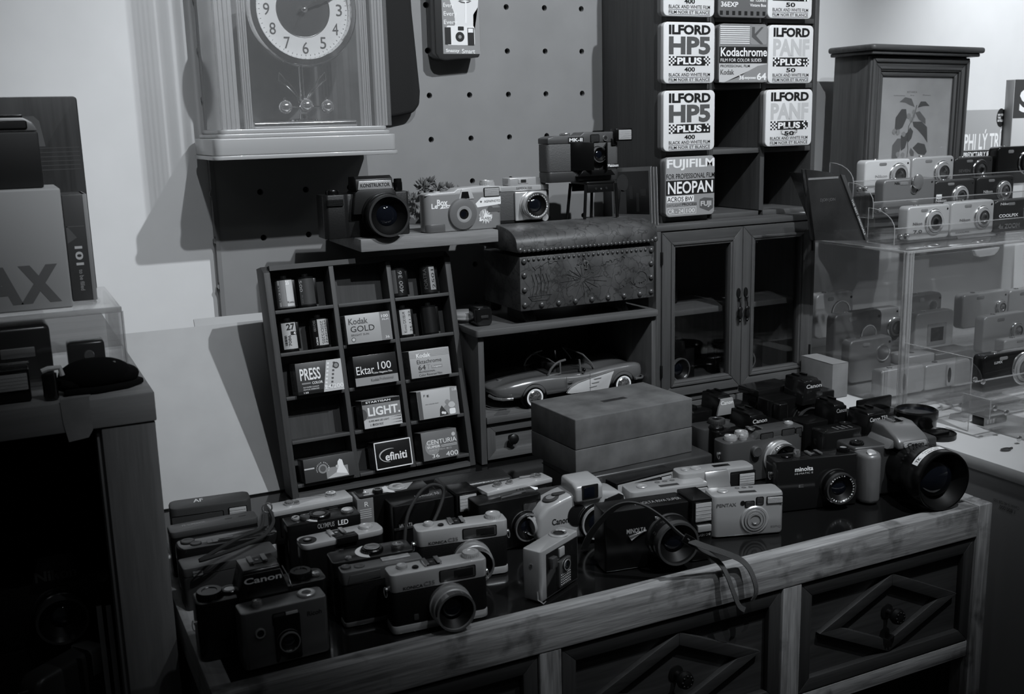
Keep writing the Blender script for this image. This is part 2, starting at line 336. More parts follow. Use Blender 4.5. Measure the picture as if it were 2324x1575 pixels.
# ---------------------------------------------------------------- open unit under the chest
t = thing('open_shelf_unit', 'open wooden shelf unit holding the toy car, left of the glazed cabinet', 'shelf unit', (.768, 1.49, 0)); i5 = TR(-.768, -1.49, 0)
UW = WOOD('unit_wood', .085, 'x', .25, .55, .25, 85); UWZ = WOOD('unit_wood_upright', .07, 'z', .25, .6, .25, 85)
b = B(i5); b.plan(rr(.607, .9215, 1.372, 1.59, .004), .196, .206, UW, .001); b.build('top_board', t)
b = B(i5); b.box(.612, .6215, 1.38, 1.59, 0, .196, UWZ, .0008); b.build('side_panel', t)
b = B(i5); b.box(.913, .9213, 1.38, 1.59, 0, .196, UWZ, .0008); b.build('side_panel', t)
b = B(i5); b.box(.6217, .9128, 1.378, 1.58, .062, .072, UW, .0008); b.build('shelf', t)
b = B(i5); b.box(.6217, .9128, 1.581, 1.589, 0, .195, UWZ); b.build('back_panel', t)
b = B(i5); ring(b, .624, .911, .004, .060, .014, 1.384, 1.394, UW, UWZ); b.box(.634, .90, 1.390, 1.50, .008, .056, UW)
b.lathe([(.004, 0), (.003, .006), (.0075, .009), (.008, .014), (.004, .017), (0, .017)], (.665, 1.390, .033), (0, -1, 0), M('dark_iron', .02, .4, .7), 20)
b.build('drawer', t)
# ---------------------------------------------------------------- floating shelf
b = B(TR(-.56, -1.5, -.33)); b.plan([(.456, 1.42), (.668, 1.418), (.672, 1.598), (.462, 1.598)], .327, .345, WOOD('shelf_ash', .2, 'x', .25, .6, .2, 110), .0012)
b.lathe([(0, 0), (.004, 0), (.0035, .003), (0, .003)], (.50, 1.44, .327), (0, 0, -1), CHR, 12); b.lathe([(0, 0), (.004, 0), (.0035, .003), (0, .003)], (.625, 1.44, .327), (0, 0, -1), CHR, 12)
o = b.build('floating_shelf'); o.location = (.56, 1.5, .33); tag(o, 'small light wood shelf fixed to the pegboard above the film rack', 'shelf')
# ---------------------------------------------------------------- left stand
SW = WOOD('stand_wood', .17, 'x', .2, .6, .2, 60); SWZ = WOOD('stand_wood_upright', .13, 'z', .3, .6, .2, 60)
t = thing('open_stand', 'tall wooden stand with a dark open front at the left edge', 'cabinet', (-.1, 1.3, -.42)); i6 = TR(.1, -1.3, .42)
b = B(i6); b.box(-.33, .122, 1.064, 1.612, .220, .25, SW, .0015); b.build('top_board', t)
b = B(i6); b.box(.070, .1205, 1.066, 1.10, -.42, .2195, SWZ, .0015); b.box(.0655, .0705, 1.072, 1.10, -.42, .2195, SWZ, .001); b.build('post', t)
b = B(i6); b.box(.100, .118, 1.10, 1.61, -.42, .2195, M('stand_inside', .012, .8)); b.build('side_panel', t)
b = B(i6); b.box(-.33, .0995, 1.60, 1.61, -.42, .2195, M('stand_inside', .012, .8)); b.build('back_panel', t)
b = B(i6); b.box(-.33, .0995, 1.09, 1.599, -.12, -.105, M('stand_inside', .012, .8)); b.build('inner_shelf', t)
b = B(i6); b.box(-.33, -.30, 1.066, 1.599, -.42, .2195, SWZ); b.build('side_panel', t)
for k, x in enumerate((.048, .058)):
    b = B(i6); b.box(x, x+.005, 1.085+k*.02, 1.088+k*.02, -.105, .03-k*.01, M('brushed_aluminium', .5, .3, 1.)); b.build('sliding_door_edge', t)
b = B(i6); tp = M('packing_tape', .2, .35, noise=.1, nscale=50)
b.plate([(.036, .253), (.062, .2535), (.0625, .220), (.058, .213), (.040, .211), (.037, .23)], 1.0635, 1.0630, tp); b.plan([(.036, 1.0632), (.062, 1.0632), (.065, 1.085), (.038, 1.083)], .2502, .2508, tp); b.build('tape_strip', t)
# leaning white boards
def lean_panel(name, label, x0, x1, yb, yt, h, th, mat, group=None):
    a = math.atan2(yt-yb, math.sqrt(max(h*h-(yt-yb)**2, 1e-6)))
    b = B(); b.box(-(x1-x0)/2, (x1-x0)/2, 0, th, 0, h, mat, .0008)
    o = b.build(name); o.location = ((x0+x1)/2, yb, .0005); o.rotation_euler = (-a, 0, math.radians(-1.0)); return tag(o, label, 'board', group)
lean_panel('foam_board', 'bare white board leaning on the wall in front, left of the film rack', .134, .347, 1.425, 1.575, .265, .006, M('white_board', .33, .7, noise=.05, nscale=20))
lean_panel('foam_board', 'narrow white board sheet tucked behind the bigger leaning board', .245, .352, 1.44, 1.592, .273, .004, M('white_board2', .36, .7))
# ---------------------------------------------------------------- helpers for placed things
def rectY(x0, yt, x1, yb, y):
    xm, ym = (x0+x1)/2, (yt+yb)/2
    return atY(x0, ym, y).x, atY(x1, ym, y).x, atY(xm, yb, y).z, atY(xm, yt, y).z
def lens(par, cx, cz, r, l, bar=BLK, rim=CHR, y=0., bore=.72, name='lens', glassr=None, steps=2, T=None, txt=None):
    b = B(T); pr = [(r*1.04, 0), (r*1.04, l*.18), (r*.97, l*.2), (r*.97, l*.4), (r, l*.42), (r, l*.62), (r*.96, l*.65), (r*.96, l), (r*.86, l), (r*bore, l*.86), (r*bore*.8, l*.7), (r*bore*.62, l*.55)]
    b.lathe(pr, (cx, y, cz), (0, -1, 0), [rim if steps > 1 else bar, bar, bar, bar, bar, bar, rim, rim, bar, LIN, LIN, LIN], 40)
    if txt:
        n = len(txt)
        for i, ch in enumerate(txt):
            if ch == ' ': continue
            a = math.radians(150-i*300/max(n, 1)); T2 = (T or Matrix()) @ TR(cx+r*.81*math.cos(a), y-l*.965, cz+r*.81*math.sin(a)) @ RYm(90-math.degrees(a))
            b2 = b.T; b.T = T2; b.text(ch, -r*.045, r*.045, -r*.06, r*.06, 0, WHT); b.T = b2
    o = b.build(name, par); g = B(T); gr = r*bore*.64
    g.lathe([(gr, l*.52), (gr*.8, l*.6), (gr*.45, l*.66), (0, l*.68)], (cx, y, cz), (0, -1, 0), LENSG, 28); g.build('lens_glass', o); return o
def dial(par, x, y, z, r, h, mat=SIL, top=None, name='dial', knurl=True):
    b = B(); b.lathe([(r, 0), (r, h*.75), (r*.93, h), (r*.6, h), (r*.55, h*.88), (0, h*.88)], (x, y, z), (0, 0, 1), [mat, mat, mat, mat, top or mat], 32)
    if knurl:
        n = 28
        for i in range(n):
            a = 2*math.pi*i/n; b.box(-.00025, .00025, -.00025, .0004, h*.08, h*.7, mat, T=TR(x+r*math.cos(a), y+r*math.sin(a), z) @ RZ(math.degrees(a)-90))
    return b.build(name, par)
def window(par, x0, x1, z0, z1, y=0., name='viewfinder_window', rim=BLK, gl=WING, r=.001, out=.0006):
    b = B(); b.plate(rr(x0-.0012, x1+.0012, z0-.0012, z1+.0012, r+.001), y-out, y+.001, rim, .0003)
    b.plate(rr(x0, x1, z0, z1, r), y-out-.0003, y, gl, .0002); return b.build(name, par)
def flashw(par, x0, x1, z0, z1, y=0., out=.001):
    b = B(); b.plate(rr(x0-.001, x1+.001, z0-.001, z1+.001, .0015), y-out, y+.001, BLK, .0003)
    b.plate(rr(x0, x1, z0, z1, .0008), y-out-.0006, y, FLASHM, .0003)
    for i in range(1, 5): z = z0+(z1-z0)*i/5; b.box(x0+.0005, x1-.0005, y-out-.0009, y-out-.0005, z-.0002, z+.0002, FLASHM)
    return b.build('flash_window', par)
def shoe(par, x, y, z, mat=CHR, w=.018, d=.016):
    b = B(); b.box(x-w/2, x+w/2, y, y+d, z, z+.0008, BLK); b.box(x-w/2, x-w/2+.0022, y, y+d, z, z+.0028, mat, .0003); b.box(x+w/2-.0022, x+w/2, y, y+d, z, z+.0028, mat, .0003)
    b.box(x-w/2, x-w/2+.0045, y, y+d, z+.0021, z+.0029, mat); b.box(x+w/2-.0045, x+w/2, y, y+d, z+.0021, z+.0029, mat); b.cyl((x, y+d/2, z+.0008), (0, 0, 1), .0018, .0004, mat, 12)
    return b.build('hot_shoe', par)
def lug(par, x, y, z, sgn, mat=CHR):
    b = B(); b.cyl((x, y, z), (sgn, 0, 0), .0022, .003, mat, 12); b.tube([(x+sgn*.003+.003*math.sin(a)*sgn*.5, y-.002*math.cos(a), z-.003-.0045*math.cos(a)) for a in [i*math.pi/6 for i in range(12)]], .0005, mat, 6, closed=True)
    return b.build('strap_lug', par)
def letters(par, items, T=None):
    b = B(T)
    for it in items: b.text(*it[:5], it[5], it[6], it[7] if len(it) > 7 else .02)
    return b.build('lettering', par)
def place(L, R, h, ny=0):
    """front top corners seen at two picture points, h above the table: foot of the left corner, width, yaw"""
    a, c = atZ(*L, h), atZ(*R, h); d = c-a
    return (a.x, a.y, 0.), math.hypot(d.x, d.y), math.atan2(d.y, d.x)
# ---------------------------------------------------------------- film tins
TINW = M('tin_white', .72, .3, coat=.2); TINR = M('tin_rim', .35, .35, .5)
def checker(b, x0, x1, z0, z1, y, inv_=False):
    n, m_ = 4, 5
    for i in range(n):
        for j in range(m_):
            if (i+j) % 2 and random.random() < .8: b.rect(x0+(x1-x0)*i/n, x0+(x1-x0)*(i+1)/n, z0+(z1-z0)*j/m_, z0+(z1-z0)*(j+1)/m_, y, WHT, 3)
def tin(px, label, kind, body=TINW, y=1.403):
    x0, x1, z0, z1 = rectY(*px, y); w, h = x1-x0, z1-z0
    if kind.startswith('top'): h = w*1.03
    t = thing('film_tin', label, 'film tin', ((x0+x1)/2, y, z0), 0, 'square film tins on the pigeonhole rack')
    b = B(); b.plate(rr(-w/2, w/2, 0, h, .008, 6), 0, .009, body, .0012, 3); b.build('lid', t)
    b = B(); b.plate(rr(-w/2+.0008, w/2-.0008, .0008, h-.0008, .0075, 6), .0092, .0185, M('tin_side', .25, .4, .3), .0006); b.build('tin_body', t)
    p = B(TR(-w/2, 0, 0)); X = lambda f: f*w; Z = lambda f: (1-f)*h
    def tx(s, a, c, ft, fb, m, bo=.0, **k): p.text(s, X(a), X(c), Z(fb), Z(ft), 0, m, bo, **k)
    def rc(a, c, ft, fb, m, l=1): p.rect(X(a), X(c), Z(fb), Z(ft), 0, m, l)
    if kind in ('hp5', 'panf', 'tophp5', 'toppanf'):
        hp = 'hp5' in kind
        tx('ILFORD', .1, .91, .045, .205, INK, .045); tx('HP5' if hp else 'PANF', .1, .91, .235, .53, G1 if hp else G3, .045)
        rc(.1, .91, .555, .71, INK); tx('PLUS', .26, .74, .575, .69, WHT, .04, layer=4); checker(p, X(.1), X(.24), Z(.71), Z(.555), 0); checker(p, X(.78), X(.91), Z(.71), Z(.555), 0)
        tx('400' if hp else '50', .4, .61, .735, .81, INK, .03); tx('BLACK AND WHITE FILM', .1, .91, .83, .885, INK, .012); rc(.1, .91, .897, .904, INK); tx('FILM NOIR ET BLANCE', .1, .91, .915, .965, INK, .012); rc(.1, .91, .975, .982, INK)
        if 'scribble' in label:
            p.tube([(X(.5+.16*math.cos(a)*(1+.2*math.sin(3*a))), -.0006, Z(.72+.07*math.sin(a)+.03*math.cos(2.3*a))) for a in [i*.35 for i in range(40)]], .00025, INK, 4)
    elif kind == 'koda':
        for i in range(9): rc(.02, .62, .04+i*.035, .055+i*.035, WHT)
        p.plate([(x+0, z) for x, z in rr(X(.635), X(.975), Z(.35), Z(.03), .004)], -.0003, 0, G2)
        p.poly([(X(.66), Z(.05)), (X(.72), Z(.05)), (X(.72), Z(.17)), (X(.85), Z(.05)), (X(.9), Z(.05)), (X(.75), Z(.2)), (X(.9), Z(.34)), (X(.84), Z(.34)), (X(.66), Z(.22))], -.0003, G1, 2)
        tx('K\nO\nD\nA\nK', .91, .96, .07, .32, WHT)
        rc(.005, .995, .385, .665, INK); tx('Kodachrome', .03, .985, .40, .55, WHT, .02, layer=3); tx('FILM FOR COLOR SLIDES', .03, .87, .585, .64, WHT, .0, layer=3)
        rc(.005, .995, .67, .985, G3); tx('PROFESSIONAL FILM', .03, .63, .69, .735, INK, .01, layer=3); tx('Kodak', .03, .31, .77, .86, G1, .02, layer=3)
        p.poly([(X(.12), Z(.985)), (X(.995), Z(.985)), (X(.995), Z(.68)), (X(.8), Z(.71)), (X(.6), Z(.80)), (X(.4), Z(.90))], 0, G2, 2)
        tx('36', .41, .52, .87, .945, WHT, .03, layer=4); tx('exposes', .53, .76, .90, .95, WHT, .03, layer=4); tx('64', .78, .98, .83, .955, WHT, .03, layer=4)
    elif kind == 'neopan':
        tx('FUJIFILM', .02, .985, .04, .225, WHT, .03); tx('FOR PROFESSIONAL FILM', .01, .99, .28, .365, INK, .01); rc(.005, .995, .39, .635, INK); tx('NEOPAN', .04, .96, .41, .615, WHT, .02, layer=3)
        rc(.02, .57, .65, .755, WHT); tx('ACROS BW', .03, .55, .665, .745, INK, .01, layer=3); tx('DAYLIGHT', .02, .32, .78, .825, G1, .01); tx('PROCESS', .33, .63, .775, .82, INK, .02)
        for a, c in ((.02, .37), (.385, .62)):
            rc(a, c, .845, .85, WHT); rc(a, c, .955, .96, WHT); rc(a, a+.006, .845, .96, WHT); rc(c-.006, c, .845, .96, WHT)
        tx('CR - 24', .05, .35, .87, .94, WHT); tx('100', .42, .59, .87, .94, WHT)
        p.poly([(X(a), Z(c)) for a, c in ((.69, .73), (.78, .70), (.97, .72), (.97, .89), (.88, .94), (.69, .87))], 0, G1, 1); tx('FUJI', .71, .93, .76, .87, G3, .03, layer=3)
    elif kind == 'topbox':
        tx('36EXP', .05, .4, .76, .84, WHT, .02); tx('for 135mm', .64, .97, .69, .75, WHT, .02); tx('Vintage Box', .64, .98, .78, .84, WHT, .02)
        for i in range(8): rc(.03+i*.125, .09+i*.125, .90, .965, INK)
    p.build('printed_label', t)
    return t
tin((1506, -94, 1622, 37), 'white square film tin cut off by the picture top, left column', 'tophp5')
tin((1631, -92, 1742, 40), 'dark grey film tin with square punched marks, cut off at the top, middle column', 'topbox', M('tin_grey', .14, .35, coat=.2))
tin((1744, -82, 1844, 42), 'white square film tin cut off by the picture top, right column', 'toppanf')
tin((1506, 50, 1622, 189), 'white film tin with dark bold letters, upper whole one of the left column', 'hp5')
tin((1632, 54, 1742, 188), 'striped film tin with a black band, for colour slides, middle column', 'koda', M('tin_mid', .2, .35, coat=.2))
tin((1744, 57, 1845, 189), 'clean white film tin with pale grey lettering, right column, level with the striped tin', 'panf')
tin((1506, 205, 1622, 342), 'white film tin with dark bold letters, lower whole one of the left column', 'hp5')
tin((1738, 203, 1843, 331), 'white film tin with a pen scribble over the number, lowest in the right column', 'panf')
tin((1511, 355, 1622, 490), 'grey film tin with one wide black band, lowest in the left column', 'neopan', M('tin_greylight', .3, .35, coat=.2))
b = B(); b.lathe([(0, 0), (.006, 0), (.006, .003), (.004, .0035), (0, .0025)], (0, 0, 0), (0, 0, 1), CHR, 20); b.tube([(.006*math.cos(a)+.009, .004*math.sin(a), .002) for a in [i*.5 for i in range(13)]], .0006, CHR, 6)
o = b.build('metal_stud'); o.location = (1.072, 1.45, .3445); tag(o, 'small shiny metal button on the bottom of the pigeonhole rack beside the lowest tin', 'stud')
# ---------------------------------------------------------------- mantel clock
PL = M('clock_plastic', .34, .28, coat=.3); GOLD = M('clock_polished_metal', .75, .13, 1.); CG = CLEAR('clock_clear_plastic', .985, .2, .03, .05)
t = thing('clock', 'pale clock in a clear case with three shiny pendulum balls', 'clock', (.400, 1.52, .4600)); ic = TR(-.400, -1.52, -.460)
b = B(ic); b.plan(rr(.269, .531, 1.449, 1.597, .012, 6), .460, .4655, PL, .001); b.plan(rr(.271, .529, 1.451, 1.597, .012, 6), .4655, .4885, PL, .002, 3)
b.plan(rr(.277, .523, 1.456, 1.596, .012, 6), .4885, .494, PL, .0015); b.plan(rr(.281, .519, 1.459, 1.595, .012, 6), .494, .500, PL, .0015); b.build('base', t)
b = B(ic); b.plan(rr(.330, .480, 1.475, 1.56, .004), .500, .509, GOLD, .003, 3); b.build('inner_plinth', t)
for x0, x1 in ((.288, .312), (.318, .330), (.486, .498), (.504, .522)):
    b = B(ic)
    n = 4
    for i in range(n):
        a0 = x0+(x1-x0)*i/n; a1 = x0+(x1-x0)*(i+1)/n; b.box(a0+.0004, a1-.0004, 1.466+.001*(i % 2), 1.475, .500, .78, CLEAR('clear_ribbed_column', .95, .5, .08, .30), .0012)
    b.build('ribbed_column', t)
b = B(ic); b.box(.285, .525, 1.461, 1.463, .500, .78, CG); b.build('front_pane', t)
b = B(ic); b.box(.285, .287, 1.464, 1.585, .500, .78, CG); b.build('side_pane', t)
b = B(ic); b.box(.523, .525, 1.464, 1.585, .500, .78, CG); b.build('side_pane', t)
b = B(ic); b.box(.29, .52, 1.586, 1.588, .500, .78, M('clock_back', .13, .4, .3, noise=.3, nscale=18)); b.build('back_panel', t)
DC = (.411, 1.485, .6575)
b = B(ic); b.lathe([(0, .0), (.076, 0), (.0765, .004), (.073, .012), (.066, .015), (.064, .011), (.0635, .008)], DC, (0, -1, 0), GOLD, 64); b.build('bezel', t)
b = B(ic); b.lathe([(.0635, .0075), (.0375, .0075)], DC, (0, -1, 0), M('dial_white', .62, .5), 64); b.lathe([(.0375, .0075), (.0365, .008), (.036, .0065), (0, .0065)], DC, (0, -1, 0), [GOLD, GOLD, M('dial_centre', .2, .22, .9)], 64)
yy = DC[1]-.0077
for k in range(12):
    a = math.radians(90-30*(k+1)); cx, cz = DC[0]+.0505*math.cos(a), DC[2]+.0505*math.sin(a); s_ = str(k+1); w_ = .0042 if len(s_) == 1 else .008
    b.text(s_, cx-w_, cx+w_, cz-.0078, cz+.0078, yy, M('dial_ink', .05, .4), .0)
for k in range(60):
    a = math.radians(6*k); b.T = ic @ TR(DC[0], 0, DC[2]) @ RYm(math.degrees(-a)); b.rect(.0595, .0615, -.0003, .0003, yy, M('dial_ink', .05, .4), 1)
b.T = ic; b.build('dial_plate', t)
def hand(name, ang, ln, w_, y_):
    h = B(ic @ TR(DC[0], y_, DC[2]) @ RYm(-(90-ang)+0)); # ang clockwise from twelve, hand drawn along +x then turned
    h.plate([(-.008, -w_*.4), (ln*.35, -w_*.4), (ln*.5, -w_), (ln*.62, -w_*.5), (ln*.75, -w_*.9), (ln, 0), (ln*.75, w_*.9), (ln*.62, w_*.5), (ln*.5, w_), (ln*.35, w_*.4), (-.008, w_*.4)], -.0004, 0, M('hand_dark', .02, .4, .5)); return h.build(name, t)
hand('hour_hand', 63, .034, .003, DC[1]-.0105); hand('minute_hand', 68, .052, .0024, DC[1]-.012)
b = B(ic); b.lathe([(.0045, 0), (.0045, .004), (.0025, .006), (0, .0065)], (DC[0], DC[1]-.0095, DC[2]), (0, -1, 0), GOLD, 20)
b.plate([(-.001, -.0006), (.04, 0), (-.001, .0006)], -.0003, 0, GOLD, T=TR(DC[0], DC[1]-.014, DC[2]) @ RYm(118)); b.build('second_hand', t)
b = B(ic); b.lathe([(.0048, 0), (.0034, .03), (.0034, .062)], (.411, 1.51, .522), (0, 0, 1), GOLD, 20)
b.lathe([(0, 0), (.020, 0), (.020, .002), (.006, .004), (.0055, .010), (0, .010)], (.411, 1.51, .509), (0, 0, 1), GOLD, 24)
for s in (-1, 1):
    pts = [(.411+s*(.004+.030*(k/8)**1.7), 1.505, .528+.038*(k/8)) for k in range(9)]
    q_ = [(x-s*.0002*i, y, z+.0012*i) for i, (x, y, z) in enumerate(pts)]; b.tube(pts+q_[::-1], .0013, GOLD, 8, closed=True)
b.build('pendulum_frame', t)
for x, z in ((.381, .5285), (.411, .5305), (.441, .5285)):
    b = B(ic); b.sph((x, 1.492, z), .0098, CHR, n=28); b.cyl((x, 1.492, z+.009), (0, 0, 1), .0016, .004, GOLD, 12, .0004); b.tube([(x+(.411-x)*.2, 1.496, z), (.411, 1.508, z)], .0012, GOLD, 8); b.build('pendulum_ball', t)
# ---------------------------------------------------------------- things on the pegboard
b = B(TR(-.6, -1.57, -.6)); b.plate([(.540, .80), (.604, .80), (.608, .67), (.616, .55), (.614, .53), (.604, .518), (.57, .512), (.540, .515)], 1.574, 1.5998, M('dull_black', .006, .9, bump=.4, nscale=500), .006, 3)  # solid black shape for the dark patch right of the clock
o = b.build('black_shape'); o.location = (.6, 1.57, .6); tag(o, 'plain black rounded shape on the pegboard just right of the clock', 'pouch')
t = thing('boxed_film_pack', 'hanging retail pack with a smiling mouth over a small camera picture', 'package', (.677, 1.57, .597)); im = TR(-.677, -1.57, -.597)
b = B(im); b.plate([(.640, .82), (.640, .606), (.645, .599), (.655, .5965), (.713, .601), (.7165, .61), (.7165, .82)], 1.566, 1.5998, M('pack_dark', .035, .25, coat=.4), .002, 3); b.build('carton', t)
b = B(im); y_ = 1.566; dg = M('pack_grey', .10, .35)
b.rect(.6525, .7155, .606, .81, y_, M('pack_mid', .28, .3), 1)
b.poly([(.664, .81), (.662, .70), (.668, .68), (.673, .666), (.675, .63), (.704, .628), (.705, .665), (.713, .676), (.7145, .69), (.7145, .81)], y_, M('pack_skin', .7, .35), 2)
b.poly([(.680, .6845), (.686, .6875), (.692, .6885), (.698, .6875), (.7025, .685), (.698, .6825), (.691, .6815), (.685, .682)], y_, dg, 3); b.poly([(.683, .6848), (.692, .6862), (.700, .685), (.692, .6832)], y_, WHT, 4)
for x in (.685, .694): b.poly(ell(x, .7045, .0018, .001, 12), y_, dg, 3)
b.poly([(.6915, .684), (.694, .683), (.6935, .652), (.690, .652)], y_, WHT, 5)
for k, (s_, x1) in enumerate((('Every', .672), ('Every', .677), ('Every', .677))): b.text(s_, .655, x1, .673-.0125*k, .6815-.0125*k, y_, WHT, .01, 5)
b.poly(rr(.659, .706, .619, .648, .003), y_, PAPER, 5); b.rect(.656, .666, .620, .6455, y_, INK, 6); b.poly(ell(.681, .6315, .0075, n=20), y_, INK, 7); b.poly(ell(.681, .6315, .0028, n=16), y_, G2, 8)
b.rect(.694, .705, .619, .645, y_, INK, 7); b.rect(.695, .7035, .638, .644, y_, WHT, 8); b.poly(rr(.678, .688, .641, .647, .001), y_, INK, 7)
b.text('Smart', .6835, .706, .6065, .6135, y_, WHT, .02, 6); b.text('Snazzy', .6565, .6795, .607, .6135, y_, WHT, .03, 6); b.build('printed_front', t)
b = B(im @ TR(.640, 0, 0) @ RZ(-90) @ TR(-1.566, 0, 0)); b.rect(1.539, 1.552, .612, .656, 0, dg, 1)
for k in range(9): b.rect(1.541, 1.550, .616+.004*k, .6175+.004*k+.0006*(k % 3), 0, INK, 2)
b.build('barcode_label', t)
# ---------------------------------------------------------------- sloping film rack and its contents
RW = WOOD('rack_wood', .042, 'x', .3, .6, .25, 120); RWZ = WOOD('rack_wood_upright', .04, 'z', .3, .6, .25, 120); RKB = WOOD('rack_back', .03, 'z', .3, .7, .25, 120)
r0, r1 = atZ(665, 1135), atZ(1075, 1056); ryaw = math.atan2((r1-r0).y, (r1-r0).x); LEAN = math.radians(12)
RM = Matrix.Translation(r0) @ Matrix.Rotation(ryaw, 4, 'Z') @ Matrix.Rotation(-LEAN, 4, 'X')
RI = RM.inverted()
def rk(px, py, out=0.):    # picture point onto the rack face, pushed out by 'out'
    n = RM.to_3x3() @ Vector((0, -1, 0)); o_ = RM @ Vector((0, -out, 0)); d = ray(px, py); p = CP + d*((o_-CP).dot(n)/d.dot(n)); q = RI @ p; return q.x, q.z
RWD, RH, RD = .281, .323, .036
t = thing('film_rack', 'leaning dark wooden rack of eighteen cells filled with film', 'rack', r0); t.rotation_euler = RM.to_euler(); rackT = t
def rpart(name, f, par=None):
    b = B(); f(b); return b.build(name, par or rackT)
rpart('frame', lambda b: (b.side([(0, 0), (0, RH*.97), (.012, RH), (RD, RH), (RD, .0079)], 0, .009, RWZ, .0008), b.side([(0, 0), (0, RH*.97), (.012, RH), (RD, RH), (RD, .0079)], RWD-.009, RWD, RWZ, .0008), b.side([(0, 0), (0, .006), (RD, .0139), (RD, .0079)], .009, RWD-.009, RW), b.box(.009, RWD-.009, 0, RD, RH-.007, RH, RW)))
rpart('back_board', lambda b: b.box(.009, RWD-.009, RD-.004, RD, .0142, RH-.007, RKB))
CX = [.009, .0965, .1825, RWD-.009]; FL = [.006, .0195, .0800, .1410, .2020, .2610, RH-.007]
for x in CX[1:3]: rpart('divider', lambda b: b.box(x-.0035, x+.0035, .001, RD-.0045, .0142, RH-.0075, RWZ, .0005))
for z in FL[1:6]:
    for k in range(3): rpart('cell_floor', lambda b: b.box(CX[k]+(.0002 if k == 0 else .0037), CX[k+1]-(.0002 if k == 2 else .0037), .0, RD-.0045, z-.005, z, RW, .0005))
def cellof(px, py):
    x, z = rk(px, py); c = 0 if x < CX[1] else 1 if x < CX[2] else 2; r = max([i for i in range(1, 6) if FL[i] < z+.01] or [0]); return c, r
BOXG = 'small film boxes in the leaning rack'
def fbox(px, label, base, printer, d=.028, base2=None, out=.008, name='film_box', cat='film box'):
    """px: front face corners left,top,right,bottom in the picture"""
    xm, ym = (px[0]+px[2])/2, (px[1]+px[3])/2
    x0 = rk(px[0], ym, out)[0]; x1 = rk(px[2], ym, out)[0]; z1 = rk(xm, px[1], out)[1]; zb = rk(xm, px[3], out)[1]
    c, r = cellof(xm, px[3]); zf = FL[r] if r else .006; h = min(z1-zb, .052); z0 = zf+.0003
    x0 = max(x0, CX[c]+.004); x1 = min(x1, CX[c+1]-.004); w = x1-x0
    L = RM @ Vector((x0, -out, z0)); o = thing(name, label, cat, L, group=BOXG); o.rotation_euler = RM.to_euler()
    b = B(); b.box(0, w, 0, d, 0, h, base, .0004); b.build('carton', o)
    p = B(); p.X = lambda f: f*w; p.Z = lambda f: (1-f)*h; p.w, p.h = w, h
    def tx(s, a, c_, ft, fb, m, bo=0., **k): p.text(s, a*w, c_*w, (1-fb)*h, (1-ft)*h, 0, m, bo, **k)
    def rc(a, c_, ft, fb, m, l=1): p.rect(a*w, c_*w, (1-fb)*h, (1-ft)*h, 0, m, l)
    printer(p, tx, rc)
    p.build('printed_front', o)
    if base2:
        q = B(RZ(-90)); q.rect(-d+.0005, -.0005, .0005, h-.0005, 0, base2[0], 1); q.text(base2[1], -d*.85, -d*.3, h*.12, h*.9, 0, base2[2], .02, 2, rot=90); q.build('printed_side', o)
    return o
PG = M('card_pale', .42, .45); PB = M('card_black', .012, .3, coat=.3); PM = M('card_mid', .14, .35, coat=.3); PD = M('card_dark', .05, .35, coat=.3); PL2 = M('card_light', .36, .45)
def f_gold(p, tx, rc):
    rc(.76, .995, .005, .995, M('gold_band', .2, .45)); tx('Kodak', .06, .49, .13, .34, G1, .02); tx('GOLD', .09, .62, .40, .60, INK, .0); tx('BRIGHT SUN', .09, .48, .67, .74, G1, .01)
    p.poly(ell(p.X(.13), p.Z(.86), .0033), 0, G1, 1); p.poly(ell(p.X(.13), p.Z(.86), .0022), 0, G3, 2); tx('100', .80, .95, .10, .2, WHT, .01); tx('FILM', .81, .95, .24, .30, WHT); tx('36', .84, .93, .84, .93, WHT)
def f_press(p, tx, rc):
    p.poly([(p.X(.55), p.Z(1)), (p.X(1), p.Z(1)), (p.X(1), p.Z(0)), (p.X(.68), p.Z(0))], 0, G3, 1); rc(.005, .55, .9, .99, PB)
    for k in range(7): f = .08+k*.12; rc(.70-.14*f, .745-.14*f, f, f+.06, WHT, 3); rc(.83-.14*f, .875-.14*f, f, f+.06, G1, 3)
    tx('PRESS', .08, .52, .18, .56, WHT, .02, layer=4); tx('COLOR', .32, .55, .62, .70, WHT, .02, layer=4); rc(.1, .29, .63, .68, G2, 3); tx('24/200', .58, .99, .78, .92, WHT, .02, layer=4); tx('FILM PAPIER COULEUR', .12, .46, .76, .80, WHT, layer=4); tx('FILM FUR FARBBILDER', .12, .46, .83, .87, WHT, layer=4); tx('135', .12, .22, .92, .97, WHT, .02, layer=4)
    p.poly(ell(p.X(.88), p.Z(.2), .0045), 0, PD, 3); p.poly(ell(p.X(.88), p.Z(.2), .003), 0, G2, 4)
def f_ektar(p, tx, rc):
    rc(.005, .995, .72, .99, M('ektar_band', .28, .4)); tx('Ektar', .05, .46, .35, .62, WHT, .0); tx('100', .55, .86, .27, .52, WHT, .0); tx('Color Negative Film', .42, .87, .58, .66, WHT, .01); tx('Kodak', .36, .55, .80, .89, G1, .02, layer=3); tx('Professional', .56, .88, .78, .88, G1, layer=3)
def f_ektachrome(p, tx, rc):
    for k in range(5): rc(.005, .995, .05+k*.05, .07+k*.05, G2)
    tx('Kodak', .17, .52, .12, .28, WHT, .02); tx('Ektachrome', .17, .78, .36, .50, INK, .0); tx('64', .19, .37, .55, .73, INK); tx('T', .40, .49, .55, .73, G2); rc(.51, .79, .60, .72, G2); tx('Tungsten', .53, .77, .625, .695, WHT, .01, layer=3); tx('PROFESSIONAL', .19, .6, .77, .83, INK, .0); tx('Color Reversal Film', .19, .76, .87, .95, INK, .0)
